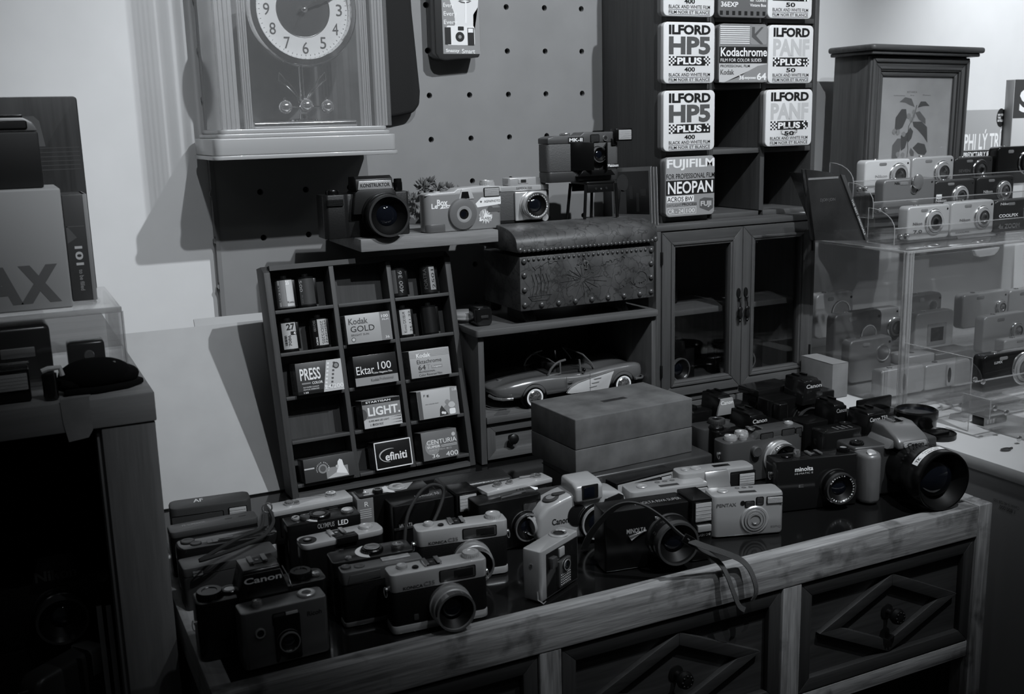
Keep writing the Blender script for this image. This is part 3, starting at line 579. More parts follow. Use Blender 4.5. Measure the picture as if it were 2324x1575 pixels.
def f_light(p, tx, rc):
    rc(.005, .995, .02, .16, PB); tx('STARTISAN', .1, .75, .05, .12, WHT, .02, layer=3); rc(.005, .995, .66, .99, G3); p.poly(ell(p.X(.0), p.Z(.5), .006, .008, 20, -90, 90), 0, M('card_round', .08, .4), 3)
    tx('LIGHT.', .13, .97, .27, .58, WHT, .03, layer=4); tx('SUPER MINI LED LIGHT', .13, .66, .72, .78, INK, .01, layer=3); tx('便携式补光灯', .15, .5, .84, .93, INK, .01, layer=3)
    for i in range(7):
        for j in range(3): p.poly(ell(p.X(.72+.04*i), p.Z(.70+.1*j), .0003+.00011*i, n=8), 0, INK, 3)
def f_efiniti(p, tx, rc):
    for a, c_, f, g in ((.0, 1, 0, .04), (0, 1, .96, 1), (0, .025, 0, 1), (.975, 1, 0, 1)): rc(a, c_, f, g, WHT)
    tx('efiniti', .27, .86, .42, .72, WHT, .02)
    pts = ell(p.X(.42), p.Z(.53), p.w*.30, p.h*.24, 30, 70, 265); p.tube([(x, -.0003, z) for x, z in pts], [.0002+.0009*math.sin(math.pi*i/(len(pts)-1)) for i in range(len(pts))], G3, 6)
def f_centuria(p, tx, rc):
    rc(.005, .995, .72, .99, M('card_g', .12, .4)); p.poly(ell(p.X(.28), p.Z(.55), p.h*.28), 0, G2, 2); p.poly(ell(p.X(.9), p.Z(.2), p.h*.07), 0, G3, 2)
    tx('CENTURIA', .13, .97, .30, .46, WHT, .0, layer=4); tx('SUPER', .13, .5, .50, .58, WHT, .02, layer=4); rc(.52, .97, .52, .545, G3, 3); rc(.52, .97, .57, .59, G3, 3); tx('36', .24, .44, .80, .93, WHT, .0, layer=4); tx('400', .63, .97, .78, .95, WHT, .0, layer=4); tx('自拍漂亮照片/夏日', .18, .8, .63, .70, G3, .0, layer=4)
def f_pastel(p, tx, rc):
    rc(.005, .1, .01, .99, G1); p.poly([(p.X(.6), p.Z(.99)), (p.X(.995), p.Z(.99)), (p.X(.995), p.Z(.01)), (p.X(.82), p.Z(.01)), (p.X(.80), p.Z(.45)), (p.X(.6), p.Z(.7))], 0, G2, 1)
    p.poly([(p.X(.5), p.Z(.97)), (p.X(.52), p.Z(.72)), (p.X(.57), p.Z(.6)), (p.X(.72), p.Z(.95))], 0, PD, 3); p.poly(ell(p.X(.58), p.Z(.86), .002), 0, WHT, 4); p.poly(ell(p.X(.63), p.Z(.88), .002), 0, WHT, 4)
    p.poly(ell(p.X(.82), p.Z(.62), .0055, .0045), 0, G3, 3); p.poly(ell(p.X(.72), p.Z(.5), .0035), 0, G2, 3); p.poly(ell(p.X(.93), p.Z(.52), .0035), 0, G2, 3); p.poly(rr(p.X(.75), p.X(.9), p.Z(.95), p.Z(.75), .002), 0, WHT, 3)
    tx('F', .16, .2, .14, .22, INK, .0); tx('E', .24, .29, .16, .24, INK, .03); tx('100 COLOR FILM', .18, .5, .48, .51, INK, .0); tx('12-200', .87, .98, .04, .14, WHT, .01)
def f_pin(p, tx, rc):
    rc(.005, .2, .38, .44, G3); p.poly(ell(p.X(.36), p.Z(.5), .0065), 0, G2, 2); p.poly(ell(p.X(.36), p.Z(.5), .0042), 0, G1, 3)
    for i, ch in enumerate('NOUVELLE EMULSION'):
        a = math.radians(200-i*14); Tt = TR(p.X(.36)+.0088*math.cos(a), 0, p.Z(.5)+.0088*math.sin(a)) @ RYm(90-math.degrees(a)); p.text(ch, -.0006, .0006, -.0008, .0008, 0, WHT, .0, 2, T=Tt)
    rc(.42, .85, .5, .95, G2); p.poly([(p.X(a), p.Z(c_)) for a, c_ in ((.6, .9), (.62, .72), (.66, .55), (.66, .3), (.7, .2), (.75, .25), (.77, .5), (.82, .75), (.84, .9))], 0, WHT, 3); p.poly(ell(p.X(.64), p.Z(.5), .0022), 0, G3, 4); p.poly([(p.X(a), p.Z(c_)) for a, c_ in ((.42, .95), (.6, .75), (.85, .88), (.85, .95))], 0, G3, 4)
fbox((785, 706, 888, 772), 'pale film box with large black serif capitals, alone in its cell of the second row', PL2, f_gold, base2=(G2, 'GOLD', G1))
fbox((672, 818, 778, 890), 'grey film box with tall condensed white capitals and a film strip, in the left column', PD, f_press, base2=(PM, 'press', G1))
fbox((803, 803, 902, 872), 'black film box with a thin white 100 above a pale strip, middle column', PB, f_ektar, base2=(PD, '100', G1))
fbox((930, 790, 1022, 853), 'pale film box with stripes along its top edge, in the right column', PL2, f_ektachrome, base2=(PM, 'EPY', G1))
fbox((823, 903, 911, 968), 'grey lamp box with a bold white word LIGHT, middle column', M('card_lightbox', .2, .4), f_light, base2=(PD, 'LED', G1), name='lamp_box', cat='box')
fbox((948, 883, 1041, 948), 'pale box with small cartoon shapes and a dark left edge, right column', PG, f_pastel, base2=(PD, 'III', G1))
fbox((851, 1003, 941, 1066), 'black film box with a white outline and a curved swoosh, middle column', PB, f_efiniti, base2=(PB, 'UXI', G1))
fbox((958, 980, 1040, 1045), 'dark grey film box with a globe and number 400, right column', PM, f_centuria, base2=(PD, '400', G1))
fbox((690, 1040, 808, 1094), 'dark film box with a small picture of a long-haired figure, bottom of the left column', PD, f_pin, base2=(PD, '', G1) if 0 else None)
def canister(px, label, body, printer=None, out=-.004, h=.047, r=.0122):
    xm = (px[0]+px[2])/2; c, r_ = cellof(xm, px[3]-6); x0 = rk(px[0], (px[1]+px[3])/2, out+.012)[0]; x1 = rk(px[2], (px[1]+px[3])/2, out+.012)[0]; x = (x0+x1)/2
    x = min(max(x, CX[c]+.0165), CX[c+1]-.0165); L = RM @ Vector((x, -out+r*0+.010, FL[r_]+.0003))
    o = thing('film_canister', label, 'film canister', L, group='metal film canisters in the leaning rack'); o.rotation_euler = RM.to_euler()
    b = B(); b.cyl((0, 0, .002), (0, 0, 1), r, h-.008, body, 36, .0003); b.box(r*.72, r*1.22, -r*.35, -r*.1, .003, h-.007, BLK, .0003); b.build('shell', o)
    b = B(); b.cyl((0, 0, 0), (0, 0, 1), r*1.03, .0025, BLK, 32, .0005); b.build('end_cap', o); b = B(); b.cyl((0, 0, h-.007), (0, 0, 1), r*1.03, .0025, BLK, 32, .0005); b.cyl((0, 0, h-.0045), (0, 0, 1), r*.42, .0045, BLK, 20, .0005); b.build('end_cap', o)
    if printer:
        p = B(); bm_ = p
        def wrap(fn, a0, a1):   # print drawn on a flat strip then wrapped on the shell
            q = B(); fn(q); bmesh.ops.subdivide_edges(q.bm, edges=[e for e in q.bm.edges if e.calc_length() > .002], cuts=5, use_grid_fill=True)
            for v in q.bm.verts:
                th = v.co.x/r; rad = r+.00015+(-v.co.y); v.co = Vector((rad*math.sin(th), -rad*math.cos(th), v.co.z))
            return q
        q = wrap(printer, 0, 0); q.build('wrapped_label', o)
    return o
def c1(q): q.rect(-.013, -.0095, .004, .041, 0, PG, 1); q.text('824-092', -.0125, -.010, .01, .034, 0, INK, .0, 2, rot=-90); q.rect(-.009, -.002, .004, .041, 0, G2, 1); q.rect(-.0015, .011, .004, .041, 0, G3, 1); q.text('25', -.001, .004, .034, .039, 0, WHT, .02, 2); q.text('Konica', -.001, .010, .008, .011, 0, INK, .02, 2)
def c2(q): q.rect(-.013, .012, .004, .040, 0, PD, 1); q.text('500', -.012, -.008, .022, .038, 0, G3, .0, 2, rot=-90); q.text('36 exp', -.0105, -.0085, .006, .018, 0, G2, .0, 2, rot=-90)
def c3(q): q.rect(-.012, .010, .004, .041, 0, PG, 1); q.text('27', -.005, .007, .030, .039, 0, INK, .03, 2); q.rect(.0, .010, .023, .028, 0, INK, 2); q.text('40', .004, .009, .0235, .0275, 0, WHT, .02, 3); q.text('7086', -.004, .0, .008, .023, 0, INK, .01, 2, rot=90); [q.rect(-.009, -.0055, .009+.0013*k, .0096+.0013*k+.0002*(k % 3), 0, INK, 2) for k in range(11)]
def c4(q): q.rect(-.004, .012, .004, .041, 0, PG, 1); q.text('VISION2', .006, .0105, .006, .040, 0, INK, .0, 2, rot=-90); q.text('250D/5205', .0, .0045, .006, .038, 0, INK, .0, 2, rot=-90); q.text('ISO100', -.010, -.0065, .024, .039, 0, G2, .01, 2, rot=-90); q.text('30EX', -.008, -.0055, .004, .016, 0, WHT, .02, 2, rot=-90)
def c5(q): q.rect(-.009, .010, .004, .041, 0, PG, 1); q.text('Konica GX100-M', -.005, -.001, .007, .037, 0, INK, .0, 2, rot=90); q.text('26 11 22', .004, .008, .008, .038, 0, INK, .0, 2, rot=90)
def c6(q): q.rect(-.012, -.006, .006, .040, 0, G1, 1); q.text('400 36', -.003, .003, .006, .038, 0, G2, .0, 2, rot=90)
def c7(q): q.rect(-.002, .008, .006, .040, 0, G2, 1); q.text('2501', .001, .006, .008, .036, 0, INK, .0, 2, rot=90); q.text('PORTRA', -.011, -.006, .008, .038, 0, G1, .0, 2, rot=90)
CB = M('canister_dark', .012, .35, .2); CGm = M('canister_grey', .15, .4, .2)
canister((630, 632, 682, 692), 'light printed film canister at the far left of the top row', CGm, c1)
canister((680, 632, 730, 690), 'dark canister marked 500, second from left in the top row', CB, c2)
canister((893, 590, 925, 655), 'black canister marked 400 36, half hidden in shadow, top row', CB, c6)
canister((965, 600, 1002, 655), 'shadowed canister with a sideways hand-numbered sticker, top right cell', CB, c7)
canister((642, 722, 686, 790), 'white canister with a large 27 and a barcode, second row', CB, c3)
canister((712, 715, 754, 782), 'dark canister with a pale sideways-lettered label, second row', CB, c4)
canister((908, 692, 948, 758), 'canister with white label and handwriting, right cell of the second row', CB, c5)
canister((968, 682, 1003, 750), 'plain black unlabelled canister, right end of the second row', CB)
# ---------------------------------------------------------------- studded chest
CM = M('chest_leather', .052, .5, noise=.5, nscale=30, bump=.5); _nt = CM.node_tree; _p = _nt.nodes['Principled BSDF']; _src = _p.inputs['Base Color'].links[0].from_socket
_tc2 = _nt.nodes.new('ShaderNodeTexCoord'); _v = _nt.nodes.new('ShaderNodeTexVoronoi'); _v.feature = 'DISTANCE_TO_EDGE'; _v.inputs['Scale'].default_value = 52
_nz = _nt.nodes.new('ShaderNodeTexNoise'); _nz.inputs['Scale'].default_value = 60; _mx = _nt.nodes.new('ShaderNodeVectorMath'); _mx.operation = 'MULTIPLY_ADD'; _mx.inputs[1].default_value = (.03, .03, .03)
_nt.links.new(_tc2.outputs['Object'], _nz.inputs['Vector']); _nt.links.new(_nz.outputs['Color'], _mx.inputs[0]); _nt.links.new(_tc2.outputs['Object'], _mx.inputs[2]); _nt.links.new(_mx.outputs[0], _v.inputs['Vector'])
_r = _nt.nodes.new('ShaderNodeMapRange'); _r.inputs['From Min'].default_value = .01; _r.inputs['From Max'].default_value = .05; _r.inputs['To Min'].default_value = .5; _r.inputs['To Max'].default_value = 1.15; _nt.links.new(_v.outputs['Distance'], _r.inputs['Value'])
_m = _nt.nodes.new('ShaderNodeMath'); _m.operation = 'MULTIPLY'; _nt.links.new(_src, _m.inputs[0]); _nt.links.new(_r.outputs[0], _m.inputs[1]); _nt.links.new(_m.outputs[0], _p.inputs['Base Color'])
CL = M('map_ink', .02, .6); ST = M('stud_bronze', .09, .35, .5)
t = thing('treasure_chest', 'studded leather chest with an old map pattern and a curved lid', 'chest', (.812, 1.46, .2065)); SC = TR(0, 0, .5) @ Matrix.Scale(.98, 4) @ TR(0, 0, -.5); ih = TR(-.812, -1.46, -.2065) @ SC
b = B(ih); b.box(.693, .931, 1.40, 1.53, .2215, .3035, CM, .002); b.build('chest_body', t)
prof = [(1.396, .3105)]+[(1.463-.067*math.cos(math.radians(a)), .3175+.0295*math.sin(math.radians(a))**.75) for a in range(8, 173, 12)]+[(1.532, .3105)]
b = B(ih); b.side(prof, .687, .935, CM, .0015); b.build('lid', t)
b = B(ih)
cx, cz = .80, .262
for k in range(16):
    a = math.radians(k*22.5+5); b.tube([(cx+.004*math.cos(a), 1.3995, cz+.004*math.sin(a)), (cx+(.028+.02*random.random())*math.cos(a), 1.3995, cz+(.02+.012*random.random())*math.sin(a))], .0003, CL, 4)
for s in range(6):
    x, z = .71+.19*random.random(), .235+.055*random.random(); pts = []
    for k in range(22): pts.append((x, 1.3995, z)); x += random.uniform(-.001, .005); z += random.uniform(-.0032, .0032); x = min(x, .92); z = min(max(z, .232), .297)
    b.tube(pts, .00045, CL, 4)
for k in range(5): b.tube([(.713+.006*k, 1.3995, .243), (.714+.006*k+.003, 1.3995, .262), (.7125+.006*k, 1.3995, .276)], .0004, CL, 4)
b.tube([(.706, 1.3995, .243), (.712, 1.3995, .236), (.738, 1.3995, .236), (.746, 1.3995, .244), (.706, 1.3995, .243)], .0005, CL, 4); b.tube([(.728, 1.3995, .24), (.728, 1.3995, .285)], .0005, CL, 4)
b.tube([(x, 1.3995, z) for x, z in ell(.905, .252, .013)], .0004, CL, 4, closed=True); b.build('map_lines', t)
b = B(ih); b.plate(ell(.806, .2865, .0042)+[], 1.3982, 1.40, CHR, .0003); b.plate([(.8035, .277), (.8085, .277), (.8075, .286), (.8045, .286)], 1.398, 1.40, CHR); b.poly(ell(.806, .2868, .0018), 1.3978, INK, 1); b.rect(.8052, .8068, .279, .286, 1.3978, INK, 1); b.build('keyhole_plate', t)
stud_b = None
def studs(pts, r, rot=(0, -1, 0)):
    for x, y, z in pts:
        q = B(ih); q.lathe([(r, 0), (r*.92, r*.35), (r*.6, r*.68), (0, r*.8)], (x, y, z), rot, ST, 12); q.build('stud', t)
studs([(.699+.0075*k, 1.3955, .3125+0*k) for k in range(31)], .0028)
studs([(.708+.0086*k, 1.3998, .2985) for k in range(25)], .0025)
studs([(x, 1.3998, z) for x in (.700, .925) for z in (.297, .276, .254, .231)]+[(.7285+.0292*k, 1.3998, .229) for k in range(7)], .0046)
studs([(.692, 1.3955, .3145), (.930, 1.3955, .3145)], .0046)
for x in (.722, .888):
    x *= .98; b = B(TR(-.812, -1.46+.028, -.2065)); pr = [(1.400, .2272), (1.390, .2232), (1.378, .222), (1.3665, .2075), (1.3645, .192), (1.3605, .187), (1.3690, .1885), (1.3708, .2062), (1.40, .2066), (1.43, .2068), (1.43, .2272)]
    b.side(pr, x-.0095, x+.0095, CM, .001)
    for k in (-1, 0, 1): b.tube([(x+k*.0055, 1.390, .2237), (x+k*.0055, 1.3785, .2222), (x+k*.0055, 1.3663, .2075), (x+k*.0055, 1.3640, .192)], .0012, CM, 6)
    b.build('claw_foot', t)
for x in (.722, .888):
    b = B(TR(-.812, -1.46+.028, -.2065)); x *= .98; b.box(x-.01, x+.01, 1.49, 1.52, .2066, .2272, CM, .002); b.build('claw_foot', t)
# stool with the folding camera
t = thing('metal_stool', 'tiny dark metal stool standing on the chest lid', 'stool', (.863, 1.475, .345)); is_ = TR(-.863, -1.475, -.345) @ SC
MS = M('stool_metal', .025, .35, .8); sz = .4015
b = B(is_); b.plan(rr(.835, .891, 1.448, 1.50, .006), sz, sz+.004, MS, .001); b.build('seat', t)
for y in (1.449, 1.4985):
    b = B(is_); b.box(.839, .887, y, y+.0015, sz-.013, sz, MS, .0003); 
    for x in (.854, .873): b.cyl((x, y-.0003, sz-.007), (0, -1, 0), .002, .0004, M('hole_dark', .002, .9), 16)
    b.cyl((.8635, y, sz-.0075), (0, -1, 0), .0014, .0006, CHR, 12); b.build('apron', t)
for x, y, dx, dy in ((.836, 1.449, -.003, 0), (.890, 1.449, .003, 0), (.836, 1.4985, -.006, .002), (.876, 1.4985, -.001, .002)):
    b = B(is_); zb_ = .3478 if y < 1.48 else .3432
    b.tube([(x, y, sz), (x+dx, y+dy, zb_)], .0026, MS, 8); b.build('leg', t)
def at(o, x, y, z, yaw=0): o.location = (x, y, z); o.rotation_euler = (0, 0, math.radians(yaw))
t = thing('folding_camera', 'black camera with opened lens doors and side flash, standing on the tiny stool', 'camera', (.7615, 1.434, .4078)); w, h, d = .127, .074, .034
b = B(); b.plan(rr(0, w, 0, d, .007), 0, .016, DGR, .0015); b.build('bottom_cover', t)
b = B(); b.plan(rr(0, w, .0012, d, .007), .0162, h*.78, M('leatherette_dark', .065, .6, bump=.8, nscale=600), .001); b.build('body', t)
b = B(); b.plate([(.001, h*.785), (w-.001, h*.785), (w-.001, h*.95), (w-.012, h), (.064, h), (.058, h*.94), (.012, h*.94), (.001, h*.9)], .001, d, M('top_cover_dark', .055, .4), .0015); b.build('top_cover', t)
dial(t, .04, .018, h*.94, .008, .004, CHR); dial(t, .10, .018, h, .009, .002, BLK)
b = B(); b.poly(rr(.036, .063, h*.80, h*.91, .001), .0008, INK, 1); b.text('MK-II', .038, .061, h*.82, h*.89, .0008, WHT, .03, 3); b.poly(rr(.104, .126, .019, .025, .0005), -.0002, INK, 1); b.text('Makinon', .1055, .1245, .020, .0245, -.0002, WHT, .02, 3); b.build('lettering', t)
window(t, .076, .090, h*.80, h*.94, .001); b = B(); b.lathe([(.0045, 0), (.0045, .0015), (.003, .0012), (0, .001)], (.102, .001, h*.87), (0, -1, 0), [CHR, CHR, INK], 24); b.build('meter_window', t)
for pts_ in ([(.040, .001), (.0418, .001), (.0705, -.0185), (.0688, -.0198)], [(.1062, .001), (.1045, .001), (.0925, -.0175), (.0942, -.0185)]):
    b = B(); b.plan(pts_, .017, h*.8, BLK, .0003); b.build('lens_door', t)
b = B(); b.plate([(.047, .008), (.112, .008), (.104, .017), (.055, .017)], -.012, .0, BLK, .0005); b.build('door_hinge', t)
lens(t, .086, .040, .0125, .010, GLOSSB, CHR, 0., .75)
b = B(); b.box(.112, .120, -.002, .012, h*.72, h*.86, BLK, .001); b.box(.116, .146, -.008, .010, h*.80, h*1.06, BLK, .0015); fo = b.build('flash', t); flashw(fo, .120, .143, h*.83, h*1.03, -.008).parent = t
# ---------------------------------------------------------------- things on the small shelf
ZS = .3452
t = thing('slr_camera', 'matte black plastic reflex camera with waist viewfinder at the left end of the shelf', 'camera', (.414, 1.448, ZS), math.radians(-2)); w, h, d = .128, .066, .04
b = B(); b.plan([(0, .006), (.006, 0), (.030, 0), (.036, .004), (w-.004, .004), (w, .01), (w, d), (0, d)], 0, h*.93, M('shell_black', .007, .45, bump=.3, nscale=400), .0015); b.build('body', t)
b = B(); b.plate([(.040, h*.5), (.106, h*.5), (.104, h*.95), (.096, h*1.06), (.052, h*1.06), (.044, h*.95)], -.008, d*.9, M('shell_black2', .009, .4), .0015); b.side([(-.008, h*1.0), (-.006, h*1.24), (.004, h*1.30), (d*.8, h*1.28), (d*.85, h*1.0)], .046, .100, M('shell_black2', .009, .4), .001); b.build('finder_hood', t)
b = B(TR(0, -.0086, 0)); b.plate([(.048, h*1.02), (.099, h*1.02), (.097, h*1.2), (.050, h*1.2)], 0, .0012, SIL, .0004); b.text('KONSTRUKTOR', .052, .095, h*1.07, h*1.15, 0, INK, .02); b.build('name_plate', t)
b = B(); b.box(.005, .028, -.0025, .001, h*.7, h*.84, BLK, .0006)
for k in range(6): b.box(.006, .027, -.003, -.0024, h*.71+k*.0016, h*.716+k*.0016, DGR)
b.build('grip_panel', t); lens(t, .084, h*.47, .031, .030, BLK, DGR, -.006, .8, steps=1)
dial(t, .018, .018, h*.93, .009, .006, BLK); dial(t, .116, .020, h*.93, .006, .018, BLK)
t = thing('disposable_camera', 'grey single-use flash camera with rounded body and starburst print, in the middle of the shelf', 'camera', (.560, 1.432, ZS), math.radians(2)); w, h, d = .125, .062, .030
LB = M('card_grey_gloss', .2, .3, coat=.4); LB2 = M('card_pale_gloss', .42, .3, coat=.4)
b = B(); b.plan(rr(0, w, 0, d, .011, 6), .0, h*.9, LB, .002, 3); b.build('body', t)
b = B(); b.plate([(.0, h*.86), (w, h*.86), (w, h*1.0), (w-.03, h*1.03), (.052, h*1.0), (.046, h*.93), (.006, h*.92)], .001, d-.001, LB2, .002, 3); b.build('top_cover', t)
b = B(); b.plan(rr(.0005, .036, -.0008, d+.001, .010, 6), .0, h*.2, M('lb_dark', .09, .35), .0015); b.build('film_door', t)
b = B(); b.lathe([(0, 0), (.006, 0), (.0055, .002), (0, .002)], (.024, .015, h*.915), (0, 0, 1), LB2, 20); b.build('shutter_button', t)
b = B(TR(.058, 0, h*.40)); b.lathe([(.0235, 0), (.022, .004), (.012, .007), (.0075, .006), (.006, .004), (.0045, .004), (0, .003)], (0, 0, 0), (0, -1, 0), [M('lb_mid', .13, .35), M('lb_mid', .13, .35), SIL, GLOSSB, GLOSSB, LENSG], 40); o = b.build('lens_ring', t)
b = B(); b.plate([(.052, h*.74), (.078, h*.74), (.072, h*.98), (.058, h*.98)], -.001, .001, LB2, .0005); b.poly([(.056, h*.76), (.070, h*.76), (.068, h*.92), (.058, h*.92)], -.0012, GLOSSB, 1); b.build('viewfinder', t)
flashw(t, .095, .119, h*.78, h*.97, 0)
b = B(); b.poly([(.083, h*.53), (.122, h*.58), (.122, h*.76), (.090, h*.76), (.080, h*.62)], 0, WHT, 1); b.text('AGFAPHOTO', .094, .121, h*.63, h*.69, 0, G1, .02); b.poly([(.091, h*.66), (.089, h*.69), (.087, h*.66), (.089, h*.63)], 0, G1, 2)
b.text('Le', .009, .019, h*.56, h*.68, 0, WHT, .03); b.text('Box', .018, .035, h*.62, h*.77, 0, WHT, .03); b.poly([(.022, h*.55), (.045, h*.57), (.047, h*.63), (.027, h*.63)], 0, WHT, 1); b.text('FLASH', .028, .044, h*.575, h*.615, 0, G1, .02)
star = []; 
for k in range(28): a = 2*math.pi*k/28; rr_ = (.0115 if k % 2 else .0055)*(1 if k % 4 else .8); star.append((.096+rr_*math.cos(a), h*.3+rr_*math.sin(a)))
b.poly(star, 0, WHT, 1); b.poly([(.085, h*.2), (.106, h*.24), (.106, h*.32), (.087, h*.29)], 0, WHT, 2); b.text('FLASH', .089, .104, h*.235, h*.29, 0, G1, .02, 3); b.poly(ell(.104, h*.47, .0048), 0, G1, 2); b.poly(rr(.106, .121, h*.40, h*.5, .001), 0, G1, 1); b.build('printed_front', t)
t = thing('vintage_camera', 'chrome rangefinder camera with a ringed lens at the right end of the shelf', 'camera', (.664, 1.497, ZS), math.radians(-1)); w, h, d = .122, .060, .03
t.location = (.655, 1.455, ZS); CH2 = M('worn_chrome', .55, .22, .45)
b = B(); b.plan(rr(0, w, 0, d, .012, 6), 0, .008, BLKM, .001); b.plan(rr(0, w, .0003, d, .012, 6), .0082, h*.86, M('leather_mid', .06, .6, bump=.7, nscale=500), .001); b.build('body', t)
b = B(); b.plan(rr(.0, w, 0, d, .012, 6), h*.865, h, CH2, .001); b.plan(rr(.050, .098, .001, d*.9, .004), h, h+.012, CH2, .0015, 3); b.build('top_plate', t)
b = B(); b.plate([(.058, .007), (.112, .007), (.112, h*.85), (.058, h*.85)], -.004, .0002, CH2, .0015, 3); b.build('lens_board', t)
b = B(); b.plate(rr(.066, .083, h+.003, h+.010, .001), .0, .0012, CH2, .0005); b.poly(rr(.070, .079, h+.0042, h+.009, .0005), .0, INK, 1); b.text('SAMOCA 35III', .062, .088, h*.9, h*.965, 0, INK, .0, 2); b.build('viewfinder_window', t)
lens(t, .087, h*.50, .021, .017, CH2, CHR, -.004, .78, txt='EZUMAR ANASTIGMAT 1:3.5')
dial(t, .020, .015, h, .011, .010, CH2); dial(t, .110, .015, h, .0085, .010, CH2); b = B(); b.cyl((.107, -.004, h*.17), (0, -1, 0), .006, .003, CH2, 20, .0008); b.build('release_knob', t)
# succulent
t = thing('potted_succulent', 'bushy little succulent with pointed leaves behind the cameras on the shelf', 'plant', (.625, 1.555, ZS)); PLT = M('succulent_leaf', .14, .5)
b = B(); b.lathe([(0, 0), (.017, 0), (.022, .026), (.023, .028), (.0215, .028), (.021, .024), (0, .024)], (0, 0, 0), (0, 0, 1), M('pot', .06, .6), 28); b.build('pot', t)
b = B(); rnd = random.Random(3)
for cx, cy, cz, n_ in ((-.020, 0, .058, 42), (.022, .003, .052, 36), (.0, -.012, .055, 34), (-.040, .0, .040, 20), (.045, 0, .045, 16), (-.008, .008, .064, 30)):
    b.tube([(0, 0, .024), (cx*.5, cy*.5, cz*.6), (cx, cy, cz)], .0015, PLT, 5)
    for k in range(n_):
        u = rnd.uniform(-.35, 1); a = rnd.uniform(0, 2*math.pi); q = math.sqrt(max(0, 1-u*u)); dr = Vector((q*math.cos(a), q*math.sin(a), u)); ln = rnd.uniform(.009, .014)
        b.lathe([(0, 0), (.0016, ln*.3), (.0018, ln*.65), (0, ln)], Vector((cx, cy, cz))+dr*.004, dr, PLT, 6)
b.build('foliage', t)
# ---------------------------------------------------------------- photo prints leaning on the cubby side
PH = M('print_border', .3, .4); 
for k, (yaw, dx, lab) in enumerate(((0, 0, 'front print of the leaning stack, dark scene with a pale round shape'), (1.5, .003, 'second print behind the front one, only its pale edge showing'), (3, .006, 'third print in the leaning stack, a thin pale edge'), (-1, .009, 'rearmost print of the stack, taller and shifted right'))):
    t = thing('photo_print', lab, 'photograph', (.9275+dx, 1.40-.004*k*(1 if k < 3 else -1), .3368), 0, 'photo prints leaning by the pigeonhole rack'); t.rotation_euler = (0, math.radians(3), math.radians(90+yaw))
    b = B(); b.box(0, .118, 0, .0008, 0, .090, PH); b.build('print_sheet', t)
    # the picture faces the lens side (-x world): local front is +y after the turn
    q = B(Matrix.Rotation(math.pi, 4, 'Z') @ TR(-.118, -.0008, 0)); q.rect(.006, .112, .016, .084, 0, M('print_dark', .012, .25), 1); q.poly(ell(.035, .066, .018, .014), 0, G1, 2); q.poly([(.020, .016), (.045, .016), (.045, .052), (.030, .055)], 0, G1, 2)
    q.rect(.055, .065, .04, .06, 0, M('print_grey', .04, .3), 2); q.rect(.075, .083, .02, .05, 0, M('print_grey', .04, .3), 2); q.rect(.088, .104, .045, .056, 0, M('print_grey', .04, .3), 2); q.build('printed_picture', t)
# coin tin and black gadget on the unit top
t = thing('round_tin', 'flat shiny round tin on the shelf unit beside the film rack', 'tin', (.625, 1.455, .2062)); b = B(); b.lathe([(0, 0), (.026, 0), (.026, .006), (.0268, .0065), (.0268, .008), (.026, .0085), (.026, .013), (.024, .0145), (0, .0145)], (0, 0, 0), (0, 0, 1), SIL, 48); b.build('tin_body', t)
b = B(); b.lathe([(.0262, .0006), (.0262, .0052)], (0, 0, 0), (0, 0, 1), GLOSSB, 48); b.build('dark_band', t)
t = thing('viewfinder_block', 'small glossy black gadget with rounded top next to the round tin', 'accessory', (.620, 1.400, .2062)); b = B(); b.plate(rr(0, .026, 0, .028, .006), 0, .03, GLOSSB, .003, 3); b.build('housing', t); b = B(); b.plate(rr(.007, .019, .012, .016, .001), -.001, .001, DGR, .0003); b.build('front_slot', t)
def spl(pts, n=6):
    out = []; P = [Vector(p) for p in pts]
    for i in range(len(P)-1):
        p0, p1, p2, p3 = P[max(i-1, 0)], P[i], P[i+1], P[min(i+2, len(P)-1)]
        for k in range(n):
            u = k/n; out.append(.5*((2*p1)+(p2-p0)*u+(2*p0-5*p1+4*p2-p3)*u*u+(3*p1-p0-3*p2+p3)*u**3))
    out.append(P[-1]); return out
# ---------------------------------------------------------------- toy roadster
CAR = M('car_paint', .2, .24, .5, coat=.8); COVE = M('car_cove', .5, .35)
t = thing('toy_roadster', 'silver-grey open model roadster with white-wall wheels and pale side scoops', 'toy car', (.785, 1.441, .0722))
WR, XR, XF, HW = .0168, -.077, .081, .052
st = [(-.137, .026, .030, .030, .020), (-.132, .018, .034, .034, .036), (-.118, .014, .040, .037, .046), (-.098, .013, .044, .040, .051), (-.077, .013, .046, .042, .0525), (-.050, .0125, .046, .044, .052), (-.025, .012, .044, .043, .050), (.0, .012, .042, .042, .0495), (.025, .012, .043, .043, .050),
      (.045, .012, .046, .046, .051), (.065, .012, .048, .047, .052), (.085, .013, .049, .047, .0525), (.103, .014, .049, .045, .052), (.115, .016, .047, .041, .049), (.122, .020, .042, .036, .042), (.124, .026, .036, .033, .030)]
tb = bmesh.new(); rings = []
for x, zb, zt, zc, w in st:
    half = [(0, zb), (w*.85, zb), (w*.98, zb+.3*(zt-zb)), (w, zb+.55*(zt-zb)), (w*.97, zb+.85*(zt-zb)), (w*.86, zt), (w*.68, zt-.001), (w*.5, zc), (0, zc+.001)]
    ring_ = half+[(-a, c) for a, c in half[-2:0:-1]]; rings.append([tb.verts.new((x, a, c)) for a, c in ring_])
for i in range(len(rings)-1):
    n = len(rings[0])
    for j in range(n): tb.faces.new((rings[i][j], rings[i][(j+1) % n], rings[i+1][(j+1) % n], rings[i+1][j]))
tb.faces.new(rings[0]); tb.faces.new(rings[-1][::-1]); bmesh.ops.recalc_face_normals(tb, faces=tb.faces)
